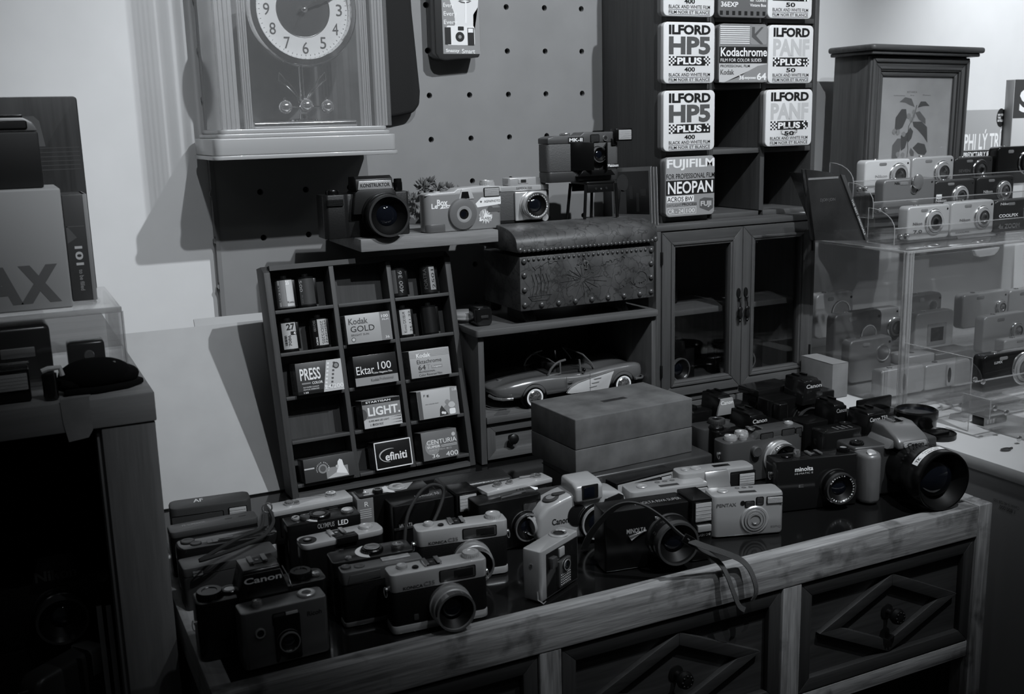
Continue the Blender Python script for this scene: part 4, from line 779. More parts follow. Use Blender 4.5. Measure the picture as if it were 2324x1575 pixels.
b = B(); b.add(tb, CAR); o = b.build('car_body', t, 180); md = o.modifiers.new('s', 'SUBSURF'); md.levels = md.render_levels = 2
b = B()
for xw in (XR, XF):
    for sg in (-1, 1): b.lathe([(0, 0), (.0205, 0), (.0205, .009)], (xw, sg*(HW-.009), WR+.001), (0, sg, 0), M('arch_black', .003, .9), 32)
b.build('wheel_arches', t)
for xw in (XR, XF):
    for sg in (-1, 1):
        b = B(); b.lathe([(0, 0), (WR*.94, 0), (WR, .002), (WR, .009), (WR*.95, .0108), (WR*.82, .0112), (WR*.66, .0112), (WR*.64, .0100)], (xw, sg*(HW-.0105), WR), (0, sg, 0), [BLK, BLK, BLK, BLK, BLK, WHT, CHR], 36); w_ = b.build('wheel', t)
        b = B(); b.lathe([(WR*.64, .0100), (WR*.55, .0112), (WR*.5, .0095), (WR*.25, .0098), (WR*.2, .0125), (0, .013)], (xw, sg*(HW-.0105), WR), (0, sg, 0), CHR, 24)
        for k in range(10): a = k*math.pi/5; b.box(-.0008, .0008, -.0012, .0, WR*.25, WR*.5, CHR, T=TR(xw, sg*(HW-.0105)+sg*.0108, WR) @ RYm(math.degrees(a)))
        b.build('hub_cap', w_)
for sg in (-1, 1):
    b = B(); pts = [(-.022, .0165), (-.014, .0245), (.0, .0305), (.020, .0345), (.050, .0395), (.064, .042), (.060, .034), (.056, .022), (.053, .0145), (.03, .0142), (.0, .0142), (-.015, .0146)]
    b.plate(pts, sg*.0500, sg*.0526, COVE, .0004)
    for k in range(3): b.plate([(.026-.004*k, .033-.006*k), (.040-.004*k, .0345-.006*k), (.040-.004*k, .0325-.006*k), (.028-.004*k, .0315-.006*k)], sg*.0526, sg*.0534, SIL, .0004)
    b.build('side_cove', t)
    b = B(); b.tube([(x, sg*.0526, z) for x, z in pts], .0005, CHR, 6, closed=True); b.tube([(-.022, sg*.0525, .0425), (-.022, sg*.0528, .030), (-.0205, sg*.0526, .0135)], .0003, INK, 4); b.tube([(.020, sg*.0520, .043), (.020, sg*.0530, .030), (.020, sg*.0528, .0145)], .0003, INK, 4)
    b.build('trim_line', t)
    b = B(); b.tube([(-.018, sg*.0528, .0345), (-.014, sg*.0538, .0345), (-.010, sg*.0528, .0345)], .0009, CHR, 6); b.build('door_handle', t)
INT = M('car_interior', .01, .6)
b = B(); b.plan(rr(-.045, .022, -.036, .036, .01), .038, .0468, INT, .001); b.build('cockpit', t)
b = B()
for y in (-.018, .018): b.box(-.035, -.02, y-.014, y+.014, .042, .058, M('seat_dark', .02, .4), .004, 3)
b.build('seat', t)
b = B(); b.tube([(.036, -.037, .0465), (.030, -.037, .056), (.018, -.033, .0695), (.015, -.026, .071), (.015, .026, .071), (.018, .033, .0695), (.030, .037, .056), (.036, .037, .0465)], .0013, CHR, 8)
b.tube([(.036, -.037, .0465), (.042, -.02, .0475), (.044, 0, .048), (.042, .02, .0475), (.036, .037, .0465)], .0011, CHR, 8); b.build('windscreen_frame', t)
b = B(); b.add(*(lambda tb: (tb.faces.new([tb.verts.new(v) for v in ((.036, -.037, .047), (.018, -.033, .069), (.015, -.026, .0705), (.015, .026, .0705), (.018, .033, .069), (.036, .037, .047))]), (tb, GLASS))[1])(bmesh.new())); b.build('windscreen', t)
for sg in (-1, 1):
    b = B(); b.tube([(-.048, sg*.041, .045), (-.043, sg*.041, .0545), (-.034, sg*.040, .062), (-.026, sg*.039, .0645), (-.016, sg*.039, .066)], .0019, CHR, 8); b.tube([(-.026, sg*.039, .0645), (-.026, sg*.041, .046), (-.048, sg*.041, .045)], .0017, CHR, 8); b.build('side_window_frame', t); b = B(); b.tube([(.010, sg*.040, .045), (.008, sg*.040, .064)], .0015, CHR, 8); b.build('window_post', t)
b = B(); b.tube([(-.034, -.040, .062), (-.036, -.02, .066), (-.036, .02, .066), (-.034, .040, .062)], .0012, CHR, 8); b.build('roof_rail', t)
b = B(); b.tube([(-.113, -.050, .0195), (-.128, -.047, .0195), (-.137, -.036, .020), (-.139, -.02, .021)], .0022, CHR, 10); b.build('rear_bumper', t)
b = B(); b.tube([(-.113, .050, .0195), (-.128, .047, .0195), (-.137, .036, .020), (-.139, .02, .021)], .0022, CHR, 10); b.build('rear_bumper', t)
b = B(); b.tube([(.104, -.050, .0225), (.117, -.049, .022), (.125, -.040, .022), (.128, 0, .022), (.125, .040, .022), (.117, .049, .022), (.104, .050, .0225)], .002, CHR, 10); b.build('front_bumper', t)
b = B(); b.sph((.118, -.036, .038), .006, CHR, (.7, 1, 1)); b.sph((.118, .036, .038), .006, CHR, (.7, 1, 1)); b.build('headlights', t)
b = B(); b.poly([(-.119, .0), (-.119, 0.0001), (-.1185, .0)], 0, CHR) if 0 else None; b.cyl((-.112, 0, .0385), (0, 0, 1), .004, .0015, CHR, 20, .0005); b.tube([(-.06, 0, .0437), (-.09, 0, .0420), (-.108, 0, .0395)], .0004, DGR, 4); b.build('deck_badge', t)
b = B(); b.sph((.012, -.0475, .048), .0035, BLK, (.8, 1, .9)); b.tube([(.012, -.047, .043), (.012, -.0475, .048)], .0009, CHR, 6); b.build('wing_mirror', t)
b = B(); b.plan([(0, 0), (.014, .016), (.032, .010), (.020, -.004)], 0, .0008, M('photo_scrap', .09, .25)); o = b.build('paper_scrap'); o.location = (.637, 1.385, .0724); tag(o, 'small shiny paper scrap on the shelf below the toy car tail', 'paper')
# ---------------------------------------------------------------- suede box on a dark wooden case
t = thing('wooden_case', 'long dark wooden case under the grey suede box', 'box', (.660, 1.152, 0)); b = B(); b.box(0, .205, 0, .125, .0, .040, M('dark_case', .03, .35, coat=.3, noise=.3, nscale=20), .004, 3); b.build('case_body', t)
b = B(); b.box(-.0005, .2055, -.0005, .1255, .0245, .0255, INK, 0); b.build('lid_seam', t)
SU = M('grey_suede', .10, .95, noise=.3, nscale=26, bump=.5, spec=.2)
t = thing('suede_box', 'large grey suede presentation box with a dark name plate on its lid', 'box', (.650, 1.161, .0403), math.radians(3.4))
b = B(); b.box(0, .194, 0, .115, 0, .036, SU, .0012, 3); b.build('box_base', t); b = B(); b.box(0, .194, 0, .115, .0361, .078, SU, .0015, 3); b.build('lid', t)
b = B(TR(0, 0, .078) @ TOPT); b.poly(rr(.0800, .1200, .0505, .0610, .0003), 0, M('plate_dark', .03, .5), 1); b.text('CONTAX', .083, .117, .0525, .059, 0, INK, .02, 2); b.build('name_plate', t)
# ---------------------------------------------------------------- cameras on the table
GR = 'second-hand cameras crowded on the dark table top'
def cam(L, R, h, d, label, body=BLK, top=None, tz=.78, base=None, bz=.08, rad=.008, lens_=None, wins=(), flash=None, dials=(), shoe_=None, txt=(), ttxt=(), lugs=False, band=None, name='compact_camera', bev=.0012, hump=None, yaw=None, w=None, dy=0, dx=0, extra=None, body2=None):
    loc, ww, ya = place(L, R, h); w = w or ww; ya = ya if yaw is None else math.radians(yaw)
    t = thing(name, label, 'camera', (loc[0]+dx, loc[1]+dy, .0), ya, GR); t.w = 0 if 0 else None if 0 else None
    return t
def make_cam(loc, w, h, d, yaw, label, body=BLK, top=None, tz=.78, base=None, bz=.08, rad=.008, lens_=None, wins=(), flash=None, dials=(), shoe_=None, txt=(), ttxt=(), lugs=False, band=None, name='compact_camera', bev=.0012, hump=None, group=GR, toprad=None, glens=None):
    t = thing(name, label, 'camera', loc, yaw, group)
    z0 = h*bz if base else 0
    z1 = h*tz if top else h
    if base: b = B(); b.plan(rr(0, w, .0003, d, rad), 0, z0-.0001, base, bev*.6); b.build('base_plate', t)
    b = B(); b.plan(rr(.0 if not top else .0004, w-(.0004 if top else 0), 0 if not top else .0006, d, rad), z0, z1-.0001, body, bev); b.build('body', t)
    if top: b = B(); b.plan(rr(0, w, 0, d, toprad or rad), z1, h, top, bev); b.build('top_plate', t)
    if band: b = B(); b.plate(rr(band[0]*w, band[1]*w, band[2]*h, band[3]*h, .0015), -.0006, .001, band[4], .0004); b.build('front_band', t)
    if hump: b = B(); b.plate([(hump[0]*w, h-.001), (hump[1]*w, h-.001), (hump[1]*w-.003, h*hump[2]), (hump[0]*w+.003, h*hump[2])], 0, d*.9, hump[3] if len(hump) > 3 else (top or body), bev); b.build('raised_housing', t)
    for x0, x1, a, c in wins: window(t, x0*w, x1*w, a*h, c*h, -.0006 if band else 0)
    if flash: flashw(t, flash[0]*w, flash[1]*w, flash[2]*h, flash[3]*h, -.0006 if band else 0)
    for q in dials: dial(t, q[0]*w, q[1]*d, h, q[2], q[3], q[4] if len(q) > 4 else SIL, q[5] if len(q) > 5 else None)
    if shoe_: shoe(t, shoe_*w, d*.3, h)
    if lens_: lens(t, lens_[0]*w, lens_[1]*h, lens_[2], lens_[3], *(lens_[4:6] if len(lens_) > 4 else (BLK, CHR)), 0, *(lens_[6:7] if len(lens_) > 6 else ()), txt=lens_[7] if len(lens_) > 7 else None)
    if glens:   # round sliding cover / retracted lens: rings
        x, z, r, m1, m2 = glens; b = B(); b.lathe([(r*1.08, 0), (r*1.08, .001), (r, .0022), (r*.86, .0022), (r*.84, .0012), (r*.8, .0034), (r*.66, .0036), (r*.64, .0026), (r*.6, .0042), (r*.42, .0042), (r*.4, .003), (r*.36, .003), (0, .0034)], (x*w, 0, z*h), (0, -1, 0), [m1, m1, m1, INK, m2, m2, INK, m2, m2, INK, m2, m2], 40); o = b.build('lens', t)
        b = B(TR(x*w, -.0036, z*h)); b.tube([(r*.25*math.cos(a), 0, r*.25*math.sin(a)) for a in [math.radians(200+12*i) for i in range(12)]], [.0002+.0006*math.sin(math.pi*i/11) for i in range(12)], CHR, 6); b.build('lens_shutter', o)
    if txt or ttxt:
        b = B()
        for s, x0, x1, a, c, m, *bo in txt: b.text(s, x0*w, x1*w, a*h, c*h, -.0007 if band else 0, m, bo[0] if bo else .02, 3)
        b.T = TR(0, 0, h) @ TOPT
        for s, x0, x1, a, c, m, *bo in ttxt: b.text(s, x0*w, x1*w, a*d, c*d, 0, m, bo[0] if bo else .02, 2)
        b.build('lettering', t)
    if lugs: lug(t, 0, d*.4, h*.72, -1); lug(t, w, d*.4, h*.72, 1)
    t['w_'] = w; del t['w_']; return t
def pc(L, R, h, d, label, **k):
    loc, w, ya = place(L, R, h); 
    dy = k.pop('dy', 0); dx = k.pop('dx', 0); w = k.pop('w', w); ya = math.radians(k.pop('yaw')) if 'yaw' in k else ya
    t = make_cam((loc[0]+dx, loc[1]+dy, 0), w, h, d, ya, label, **k); return t, w
STP = M('top_plate_satin', .45, .3, .5); STG = M('top_plate_grey', .14, .36, .6); SHN = M('top_plate_bright', .5, .22, .4)
# back left corner
pc((384, 1157), (571, 1138), .060, .034, 'dark compact with a pale label on its rounded top, backmost by the stand', body=DGR, rad=.009, bev=.003, wins=[(.02, .64, .25, .82)], flash=(.72, .93, .62, .86), txt=[('O', .04, .10, .5, .7, G1)], ttxt=[('AF', .3, .42, .4, .75, G3)], yaw=-6)
pc((386, 1211), (587, 1174), .055, .028, 'grey slim compact with two small slots on its top plate', body=BLK, top=GUN, tz=.86, rad=.006, wins=[(.3, .62, .3, .8)], flash=(.74, .9, .58, .78), ttxt=[('FE SUPERIOR', .16, .42, .5, .7, G2, 0), ('-', .64, .72, .48, .56, INK, .1), ('-', .80, .88, .48, .56, INK, .1)])
pc((402, 1250), (637, 1217), .052, .036, 'black compact with oval buttons under the hanging wrist strap', body=GLOSSB, rad=.012, bev=.003, wins=[(.3, .45, .6, .85)], flash=(.78, .96, .45, .78), dials=[(.12, .62, .0075, .0015, DGR), (.19, .34, .006, .0012, DGR)], ttxt=[('||', .3, .4, .2, .5, G1, .1), ('-', .42, .56, .4, .5, G1, .1)], yaw=-3)
pc((415, 1294), (630, 1250), .048, .033, 'flat dark grey compact lying just behind the black reflex on the left', body=DGR, top=GUN, tz=.8, rad=.004, txt=[('=', .1, .2, .80, .92, G2, .1)], ttxt=[('SUPER BK-7', .3, .68, .3, .5, G1, 0)])
def slr(loc, w, h, d, yaw, label, px0=.36, px1=.66, hp=1.42, body=BLK, plate=None, nm='Canon', nmm=WHT, lensr=None, lensl=.03, dls=(), slope=.10, over=.012, shoe_=True, hump_m=None, tri=False, txt=(), grip=None, lensm=(BLK, DGR), lenscz=.46):
    t = thing('slr_camera', label, 'camera', loc, yaw, GR)
    b = B(); b.plan(rr(0, w, 0, d, .008), 0, h, body, .002); b.build('body', t)
    x0, x1 = px0*w, px1*w; s = (x1-x0)*.17; H = h*hp; hm = hump_m or body
    b = B()
    b.side([(-over*.7, h*.86), (-over*.7, H-.004), (-over*.4, H-.001), (d*.35, H), (d*.9, H-.001), (d, h*.9)], x0+s, x1-s, hm, .0012)
    b.plate([(x0, h*.86), (x1, h*.86), (x1-s, H-.004), (x0+s, H-.004)], -over, d*.85, hm, .0015); b.build('prism_housing', t)
    cx = (x0+x1)/2; hw = (x1-x0)/2-s
    if plate: b = B(); b.plate([(cx-hw-.006, h*.90), (cx+hw+.006, h*.90), (cx+hw-.0005, H-.004), (cx-hw+.0005, H-.004)], -over-.0012, -over*.8, plate, .0004); b.build('name_plate', t)
    if nm:
        b = B(); z0 = H-.0135; b.text(nm, cx-hw*1.02, cx+hw*1.02, z0, z0+.0062, -over-(.0013 if plate else .0002), nmm, .02)
        for q in txt: b.text(q[0], q[1]*w, q[2]*w, q[3]*h, q[4]*h, -.0001, q[5], .01)
        b.build('lettering', t)
    if shoe_: shoe(t, cx, d*.25, H-.0005, BLK if not tri else CHR, .018, .016)
    for q in dls: dial(t, q[0]*w, q[1]*d, h, q[2], q[3], q[4] if len(q) > 4 else BLK, q[5] if len(q) > 5 else None)
    if lensr: lens(t, cx, h*lenscz, lensr, lensl, lensm[0], lensm[1], 0, .78)
    if grip: b = B(); b.plan([(grip[0]*w, 0), (grip[0]*w+.003, -.014), (grip[1]*w-.003, -.014), (grip[1]*w, 0)], 0, h*.97, body, .003, 3); b.build('hand_grip', t)
    return t
# black reflex, front left
t = slr((.130, .969, 0), .128, .060, .034, 0, 'reflex', .28, .70, 1.45, over=.006, nmm=G3, tri=True, dls=[(.12, .5, .0125, .006), (.27, .55, .009, .003, GLOSSB, SIL), (.82, .5, .011, .007), (.93, .4, .004, .003, CHR)]); t['label'] = 'black reflex camera with pale lettering on its prism, front left behind the silver half-frame'
b = B(); b.tube([(.091, -.001, .060), (.088, -.003, .072), (.0845, .006, .0805)], .0006, CHR, 6); b.build('prism_edge_trim', t); lug(t, 0, .008, .04, -1)
t = thing('wrist_strap', 'black braided wrist cord hanging from a metal ring over the left compacts', 'strap', (0, 0, 0))
b = B(); b.tube(spl([atY(x, y, yy) for x, y, yy in ((612, 1158, 1.145), (620, 1185, 1.135), (600, 1215, 1.12), (560, 1235, 1.10), (500, 1258, 1.075), (455, 1272, 1.07), (470, 1262, 1.075), (540, 1222, 1.10), (590, 1200, 1.12), (598, 1170, 1.14))]), .0022, M('cord_black', .008, .8, bump=.6, nscale=800), 8); b.build('cord', t)
c_ = atY(606, 1152, 1.145); b = B(TR(*c_)); b.tube([(.0055*math.cos(a), -.001, .0055*math.sin(a)) for a in [i*math.pi/10 for i in range(20)]], .0010, CHR, 6, closed=True); b.build('metal_ring', t)
# silver half-frame with big centre panel
t, w = pc((546, 1397), (744, 1353), .058, .028, 'boxy silver half-frame camera with a dark centre panel, front left corner', body=STG, rad=.005, bev=.002, name='half_frame_camera', yaw=1.2)
b = B(); b.plate(rr(.36*w, .66*w, .035*.058*10*.1, .84*.058, .002), -.0018, .001, BLK, .0006); b.build('centre_panel', t)
window(t, .36*w, .49*w, .70*.058, .88*.058); b = B(); b.plate(rr(.50*w, .64*w, .67*.058, .88*.058, .0006), -.0014, .001, M('cell_window', .3, .5), .0003); b.build('meter_window', t)
lens(t, .51*w, .40*.058, .0105, .006, BLK, SILD, -.0016, .8); lens(t, .2*w, .62*.058, .0048, .002, SILD, SIL, 0, .7, name='small_window')
dial(t, .80*w, .014, .058, .0085, .0025, SIL, DGR); dial(t, .22*w, .012, .058, .0045, .006, CHR); b = B(); b.text('Ricoh', .75*w, .92*w, .72*.058, .80*.058, 0, INK, .01); b.text('NO', .35*w, .4*w, .0, .001, -.01, INK) if 0 else None; b.build('lettering', t)
# row: bright-topped rangefinder with the loop strap, viewfinder row
t7, w7 = pc((620, 1162), (800, 1127), .065, .030, 'camera with a long bright flat top plate, right of the strap ring', body=BLK, top=SHN, tz=.9, rad=.0015, bev=.0006, wins=[(.68, .80, .75, .86)], dials=[(.24, .5, .0055, .004, CHR), (.32, .42, .004, .003, CHR), (.78, .62, .0065, .004, CHR)], txt=[('YASHICA', .28, .5, .68, .78, INK)], band=(.08, .97, .5, .88, BLK), yaw=1.5)
b = B(); b.tube([(.075*0+.8*w7, .018, .066), (.5*w7, .024, .066), (.36*w7, .026, .066)], .0012, CHR, 6); b.build('advance_lever', t7)
# film carton standing behind it
t = thing('film_box', 'little dark film box stood upright behind the long bright-topped camera', 'film box', (.350, 1.160, 0), math.radians(-4)); b = B(); b.box(0, .020, 0, .03, 0, .064, PM, .0005); b.build('carton', t); b = B(); b.text('R', .009, .014, .054, .060, 0, WHT); [b.rect(.003, .017, .040+.0025*k, .0408+.0025*k, 0, G3, 1) for k in range(5)]; b.build('printed_front', t)
t, w = pc((652, 1195), (820, 1167), .065, .030, 'black rangefinder with large speed dial and letters LED, middle of the left cluster', body=BLK, rad=.003, bev=.001, dials=[(.47, .5, .0125, .004, BLK, G1), (.16, .6, .0045, .003, SIL, GLOSSB), (.28, .5, .006, .004, GUN), (.86, .5, .0068, .003, CHR)], txt=[('OLYMPUS', .40, .63, .86, .95, G2), ('LED', .68, .82, .86, .95, WHT)], yaw=-2)
b = B(TR(0, 0, .065) @ TOPT); b.poly([(x, z) for x, z in ell(.47*w, .015, .0175, None, 14, 120, 250)]+[(.47*w-.005, .004)], 0, G3, 1); b.build('distance_scale', t)
t, w = pc((687, 1240), (873, 1200), .062, .029, 'black compact with chamfered silver end caps and black hot shoe', body=BLK, top=STP, tz=.90, rad=.008, bev=.001, wins=[(.38, .48, .5, .8)], dials=[(.10, .45, .0045, .002, GLOSSB, SIL), (.82, .55, .0075, .003, SIL)], shoe_=.46, yaw=2)
b = B(); b.box(.40*w, .66*w, -.003, .010, .90*.062, .062*1.02, BLK, .0006); b.build('front_step', t); b = B(); b.lathe([(.0098, 0), (.0098, .0008), (.0, .0008)], (.10*w, .013, .062), (0, 0, 1), BLK, 28); b.build('dial_recess', t)
# reflex with two big bright dials
t = thing('slr_camera', 'black reflex with two bright crossed dials and a pale scale, left of centre', 'camera', (.272, 1.0, 0), math.radians(-4), GR); b = B(); b.plan(rr(0, .088, 0, .034, .006), 0, .060, BLK, .0015); b.build('body', t)
CRS = M('spun_metal', .5, .25, 1.)
dial(t, .046, .017, .060, .0115, .004, BLK, None); o = dial(t, .046, .017, .0643, .0085, .001, CRS, None, 'dial_top', False); dial(t, .073, .013, .060, .0065, .005, CRS, CRS); dial(t, .018, .006, .060, .003, .003, CHR)
b = B(TR(0, 0, .060) @ TOPT); b.poly(ell(.046, .017, .018, None, 14, 110, 250), 0, G3, 1); b.build('scale_plate', t)
# grey-topped partly hidden behind the front rangefinder
t, w = pc((778, 1304), (868, 1289), .060, .020, 'grey-topped camera with a shiny top nameplate, half behind the silver rangefinder', body=BLKM, top=STG, tz=.76, base=STG, rad=.004, w=.086, yaw=-3, dials=[(.08, .6, .005, .002, GUN), (.24, .5, .0052, .001, GUN)], dy=.003)
b = B(); b.plate([(.005, .047), (.04, .049), (.04, .057), (.008, .056)], -.001, .001, GUN, .0005); b.build('front_step', t); b = B(); b.box(.045, .075, .009, .018, .0602, .0614, M('glint_plate', .6, .25, .8), .0003); b.build('top_nameplate', t)
# silver rangefinder pair
def rf(L, R, h, label, **k):
    t, w = pc(L, R, h, .027, label, body=BLKM, top=STP, tz=.70, base=STP, bz=.13, rad=.006, bev=.0015, lugs=True, shoe_=.46,
        wins=[(.50, .86, .76, .93)], dials=[(.16, .62, .0055, .0032, SIL), (.28, .38, .003, .002, GLOSSB), (.87, .55, .0088, .005, SIL, SIL)], txt=[('KONICA', .12, .32, .735, .785, INK), ('C35', .33, .44, .74, .81, G1)], **k)
    b = B(); b.plate(rr(.64*w, .84*w, .78*h, .91*h, .0005), -.0012, 0, GLOSSB, .0002); b.build('viewfinder_frame', t)
    b = B(); b.box(.24*w, .26*w, -.0002, .0004, .10*h, .19*h, SIL) if 0 else b.plate(rr(.215*w, .265*w, .19*h, .29*h, .001), -.0006, .001, DGR, .0003); b.build('badge', t)
    lens(t, .58*w, .37*h, .0212, .024, SILD, CHR, 0, .88); return t
rf((886, 1309), (1106.5, 1268), .0635, 'silver and black rangefinder with a big round lens, front row centre')
rf((946, 1208), (1153, 1180), .063, 'second silver rangefinder, standing right behind the front one')
t, w = pc((816, 1130), (1000, 1105), .066, .030, 'black camera with pale metal dials on its worn top, left of the cord loop', body=BLK, rad=.003, bev=.001, w=.088, dials=[(.12, .35, .0035, .002, CHR), (.28, .25, .006, .005, GLOSSB, DGR), (.58, .5, .0105, .0025, SIL, CHR)], yaw=-3)
b = B(TR(0, 0, .066) @ TOPT); b.poly([(.006, .004), (.06, .004), (.075, .026), (.012, .026)], 0, STP, 1); b.poly(ell(.047, .014, .015, None, 14, 120, 260), 0, G3, 2); b.build('top_plate', t)
t, w = pc((892, 1151), (1085, 1118), .060, .034, 'long black compact with a lit flash window and script lettering on top', body=BLK, rad=.003, bev=.0015, w=.078, ttxt=[('Hi-matic AF', .45, .85, .45, .72, G2, 0)], txt=[('MINOLTA', .08, .3, .5, .62, G2)], yaw=-1)
b = B(); b.box(.079, .108, -.003, .034, 0, .0635, BLK, .0015); b.box(.0, .078, -.0012, .0, .030, .033, DGR, .0003); b.build('flash_housing', t); flashw(t, .083, .105, .040, .060, -.003)
b = B(TR(.0, 0, 0)); pts = [(.010+.006*math.cos(a)*1.6+.0, -.012-.001*math.sin(2*a), .070+.018*math.sin(a)) for a in [math.radians(-60+20*i) for i in range(16)]]
b = B(); pts = [(.0, -.030, .002), (.004, -.026, .03), (.012, -.018, .055), (.030, -.010, .075), (.045, -.008, .082), (.058, -.008, .078), (.060, -.010, .068), (.050, -.018, .052), (.030, -.030, .030), (.012, -.035, .006)]
b.tube(spl(pts), .0021, M('cord_black', .008, .8, bump=.6, nscale=800), 8); b.build('wrist_cord', t)
t, w = pc((1119, 1116), (1252, 1083), .066, .026, 'bright-topped camera with a torn paper label stuck across its controls', body=BLK, top=SHN, tz=.92, rad=.0015, bev=.0006, dials=[(.24, .5, .0052, .0045, CHR), (.42, .5, .004, .0035, CHR), (.84, .6, .007, .003, CHR)], wins=[(.72, .9, .66, .86)], w=.094, dx=-.008, yaw=5)
b = B(TR(0, 0, .0715) @ TOPT @ TR(.048, .010, 0) @ RYm(12)); b.plate([(-.012, -.011), (-.004, -.015), (.018, -.010), (.020, -.004), (.006, .008), (-.008, .013), (-.012, .009), (-.006, .003)], -.0003, 0, PAPER); b.text('1 N 68', -.007, .012, -.004, .001, -.0004, INK, .03); b.build('torn_label', t)
b = B(); b.tube([(.078, .016, .069), (.058, .020, .069)], .0009, CHR, 6); b.build('advance_lever', t)
t, w = pc((1095, 1155), (1274, 1119), .062, .034, 'flat black camera with two chrome bars on its top plate', body=BLK, rad=.004, bev=.0012, wins=[(.7, .9, .6, .85)], lens_=(.72, .42, .018, .010), w=.084, yaw=0, dy=.012)
b = B(); b.tube([(.034, .008, .063), (.062, .011, .063)], .0012, CHR, 6); b.tube([(.050, .012, .063), (.070, .015, .063)], .0010, CHR, 6); b.build('chrome_bar', t)
t = thing('leather_case', 'low black leather case lying behind the flash compact', 'case', (.470, 1.180, 0), math.radians(-3)); b = B(); b.box(0, .096, 0, .045, 0, .052, M('leather_black', .012, .35, bump=.5, nscale=350), .006, 3); b.build('case_body', t)
b = B(); b.box(-.001, .097, -.0015, .046, .037, .0395, M('leather_black', .012, .35, bump=.5, nscale=350), .001); b.build('flap_edge', t)
# rounded pale waterproof compact
WP = M('pale_plastic', .27, .3, coat=.4)
t = thing('waterproof_camera', 'chunky pale rounded camera with a square finder hump, centre of the table', 'camera', (.535, 1.052, 0), math.radians(-2), GR)
b = B(); b.plate([(.006, .006), (.118, .004), (.122, .012), (.123, .046), (.116, .055), (.088, .060), (.084, .062), (.050, .063), (.038, .060), (.014, .052), (.002, .040), (0, .016)], 0, .040, WP, .007, 4); b.build('body', t)
b = B(); b.side([(-.006, .052), (-.006, .072), (.004, .0765), (.034, .078), (.037, .055)], .049, .087, WP, .004, 3); b.build('finder_hump', t)
b = B(); b.plate(rr(.0575, .0795, .0565, .0735, .001), -.0068, -.005, GLOSSB, .0004); b.plate(rr(.060, .074, .058, .071, .001), -.0071, -.006, LENSG, .0002); b.build('viewfinder_window', t)
b = B(); b.lathe([(.010, 0), (.010, .0012), (.006, .0025), (0, .003)], (.027, .016, .0565), (-.25, 0, 1), [DGR, DGR, MGR], 28); b.plan(rr(.028, .046, .012, .019, .003), .0605, .0622, DGR, .0006); b.build('shutter_button', t)
b = B(); b.plate(ell(.054, .036, .013, .0135), -.0012, .002, GLOSSB, .0004); b.build('sensor_window', t)
b = B(); b.plate([(.086, .034), (.118, .036), (.118, .050), (.112, .0535), (.092, .050)], -.001, .002, GLOSSB, .0004); b.build('flash_window', t)
lens(t, .078, .024, .022, .008, BLK, SIL, 0, .8); b = B(); b.plate([(.012, .004), (.05, .004), (.046, .012), (.036, .021), (.014, .018)], -.0012, .002, DGR, .0004); b.build('lower_panel', t)
b = B(); b.sph((.004, .012, .030), .009, WP, (.8, 1, 1)); b.lathe([(.0105, 0), (.012, .002), (.0105, .004)], (-.001, .012, .028), (-1, -.3, 0), WP, 24); b.build('strap_anchor', t)
b = B(); b.text('Canon', .020, .042, .0285, .0365, 0, INK, .025); b.build('lettering', t)
b = B(); b.plate(ell(.068, .04, .052, .036, 24), .041, .048, DGR, .003) if 0 else b.plan(rr(.01, .112, .0405, .046, .002), .004, .060, DGR, .001); b.build('rear_door', t)
# turned small silver camera standing on its base
t = thing('half_frame_camera', 'little silver box camera turned sideways, with a round eyelet on top', 'camera', (.475, .927, 0), math.radians(28), GR); w, h, d = .074, .057, .024
b = B(); b.plan(rr(0, w, 0, d, .003), 0, h, STP, .0018); b.build('body', t); b = B(); b.box(.010, w-.003, -.0006, .001, .002, h*.9, GLOSSB, .0004); b.build('front_panel', t)
b = B(); b.lathe([(.011, 0), (.011, .001), (.009, .0022), (.0062, .0018), (.006, .0006), (0, .0006)], (.053, .012, h), (0, 0, 1), [SIL, SIL, CHR, INK, INK], 32); b.build('top_eyelet', t)
b = B(); b.plate(rr(.030, .052, .006, .036, .001), -.004, 0, GUN, .0005)
for i in range(7):
    for j in range(5): b.sph((.033+.0028*i, -.0042, .009+.0028*j), .0007, SIL, n=6)
b.build('ribbed_lens_panel', t); lens(t, .041, .030, .0062, .003, BLK, SIL, -.004, .85); b = B(); b.box(.014, .024, -.006, 0, .034, .046, GUN, .001); b.box(.033, .043, -.0022, 0, .040, .050, M('cell_window', .3, .5), .0004); b.build('viewfinder_block', t)
b = B(); b.cyl((.0, .012, .04), (-1, 0, 0), .002, .001, CHR, 12, .0003); b.tube([(-.001, .004, .012), (-.006, .0, .006), (-.002, -.004, .001), (.004, -.003, .001)], .0007, CHR, 6); b.build('side_fitting', t)
# black flash camera in the middle with large lens
t, w = pc((1373, 1165), (1615, 1133), .071, .036, 'black flash camera with a large dark lens, front row under the grey strap', body=BLK, rad=.003, bev=.0012, w=.104, yaw=-9, ttxt=[('MINOLTA RIVA SUPER', .40, .95, .30, .5, G2, 0)], txt=[('MINOLTA', .25, .48, .60, .68, G2)], name='flash_camera')
b = B(); b.plan(rr(.1045, .130, -.006, .036, .002), 0, .074, BLK, .0012); b.build('flash_housing', t); flashw(t, .108, .128, .048, .070, -.006)
b = B(); b.box(.110, .127, -.010, -.006, .036, .0435, STP, .0006); b.build('flash_switch', t); b = B(); b.text('FLASH ON', .110, .127, .0295, .0325, -.0062, WHT, .0); b.build('lettering', t)
lens(t, .078, .033, .0265, .026, GLOSSB, GUN, 0, .84); b = B(); b.plate([(.028, .040), (.050, .045), (.040, .0405), (.031, .0345)], -.003, 0, CHR, .0006); b.build('self_timer_lever', t)
b = B(); b.box(.060, .064, -.002, 0, .056, .059, CHR, .0004); b.build('small_switch', t)
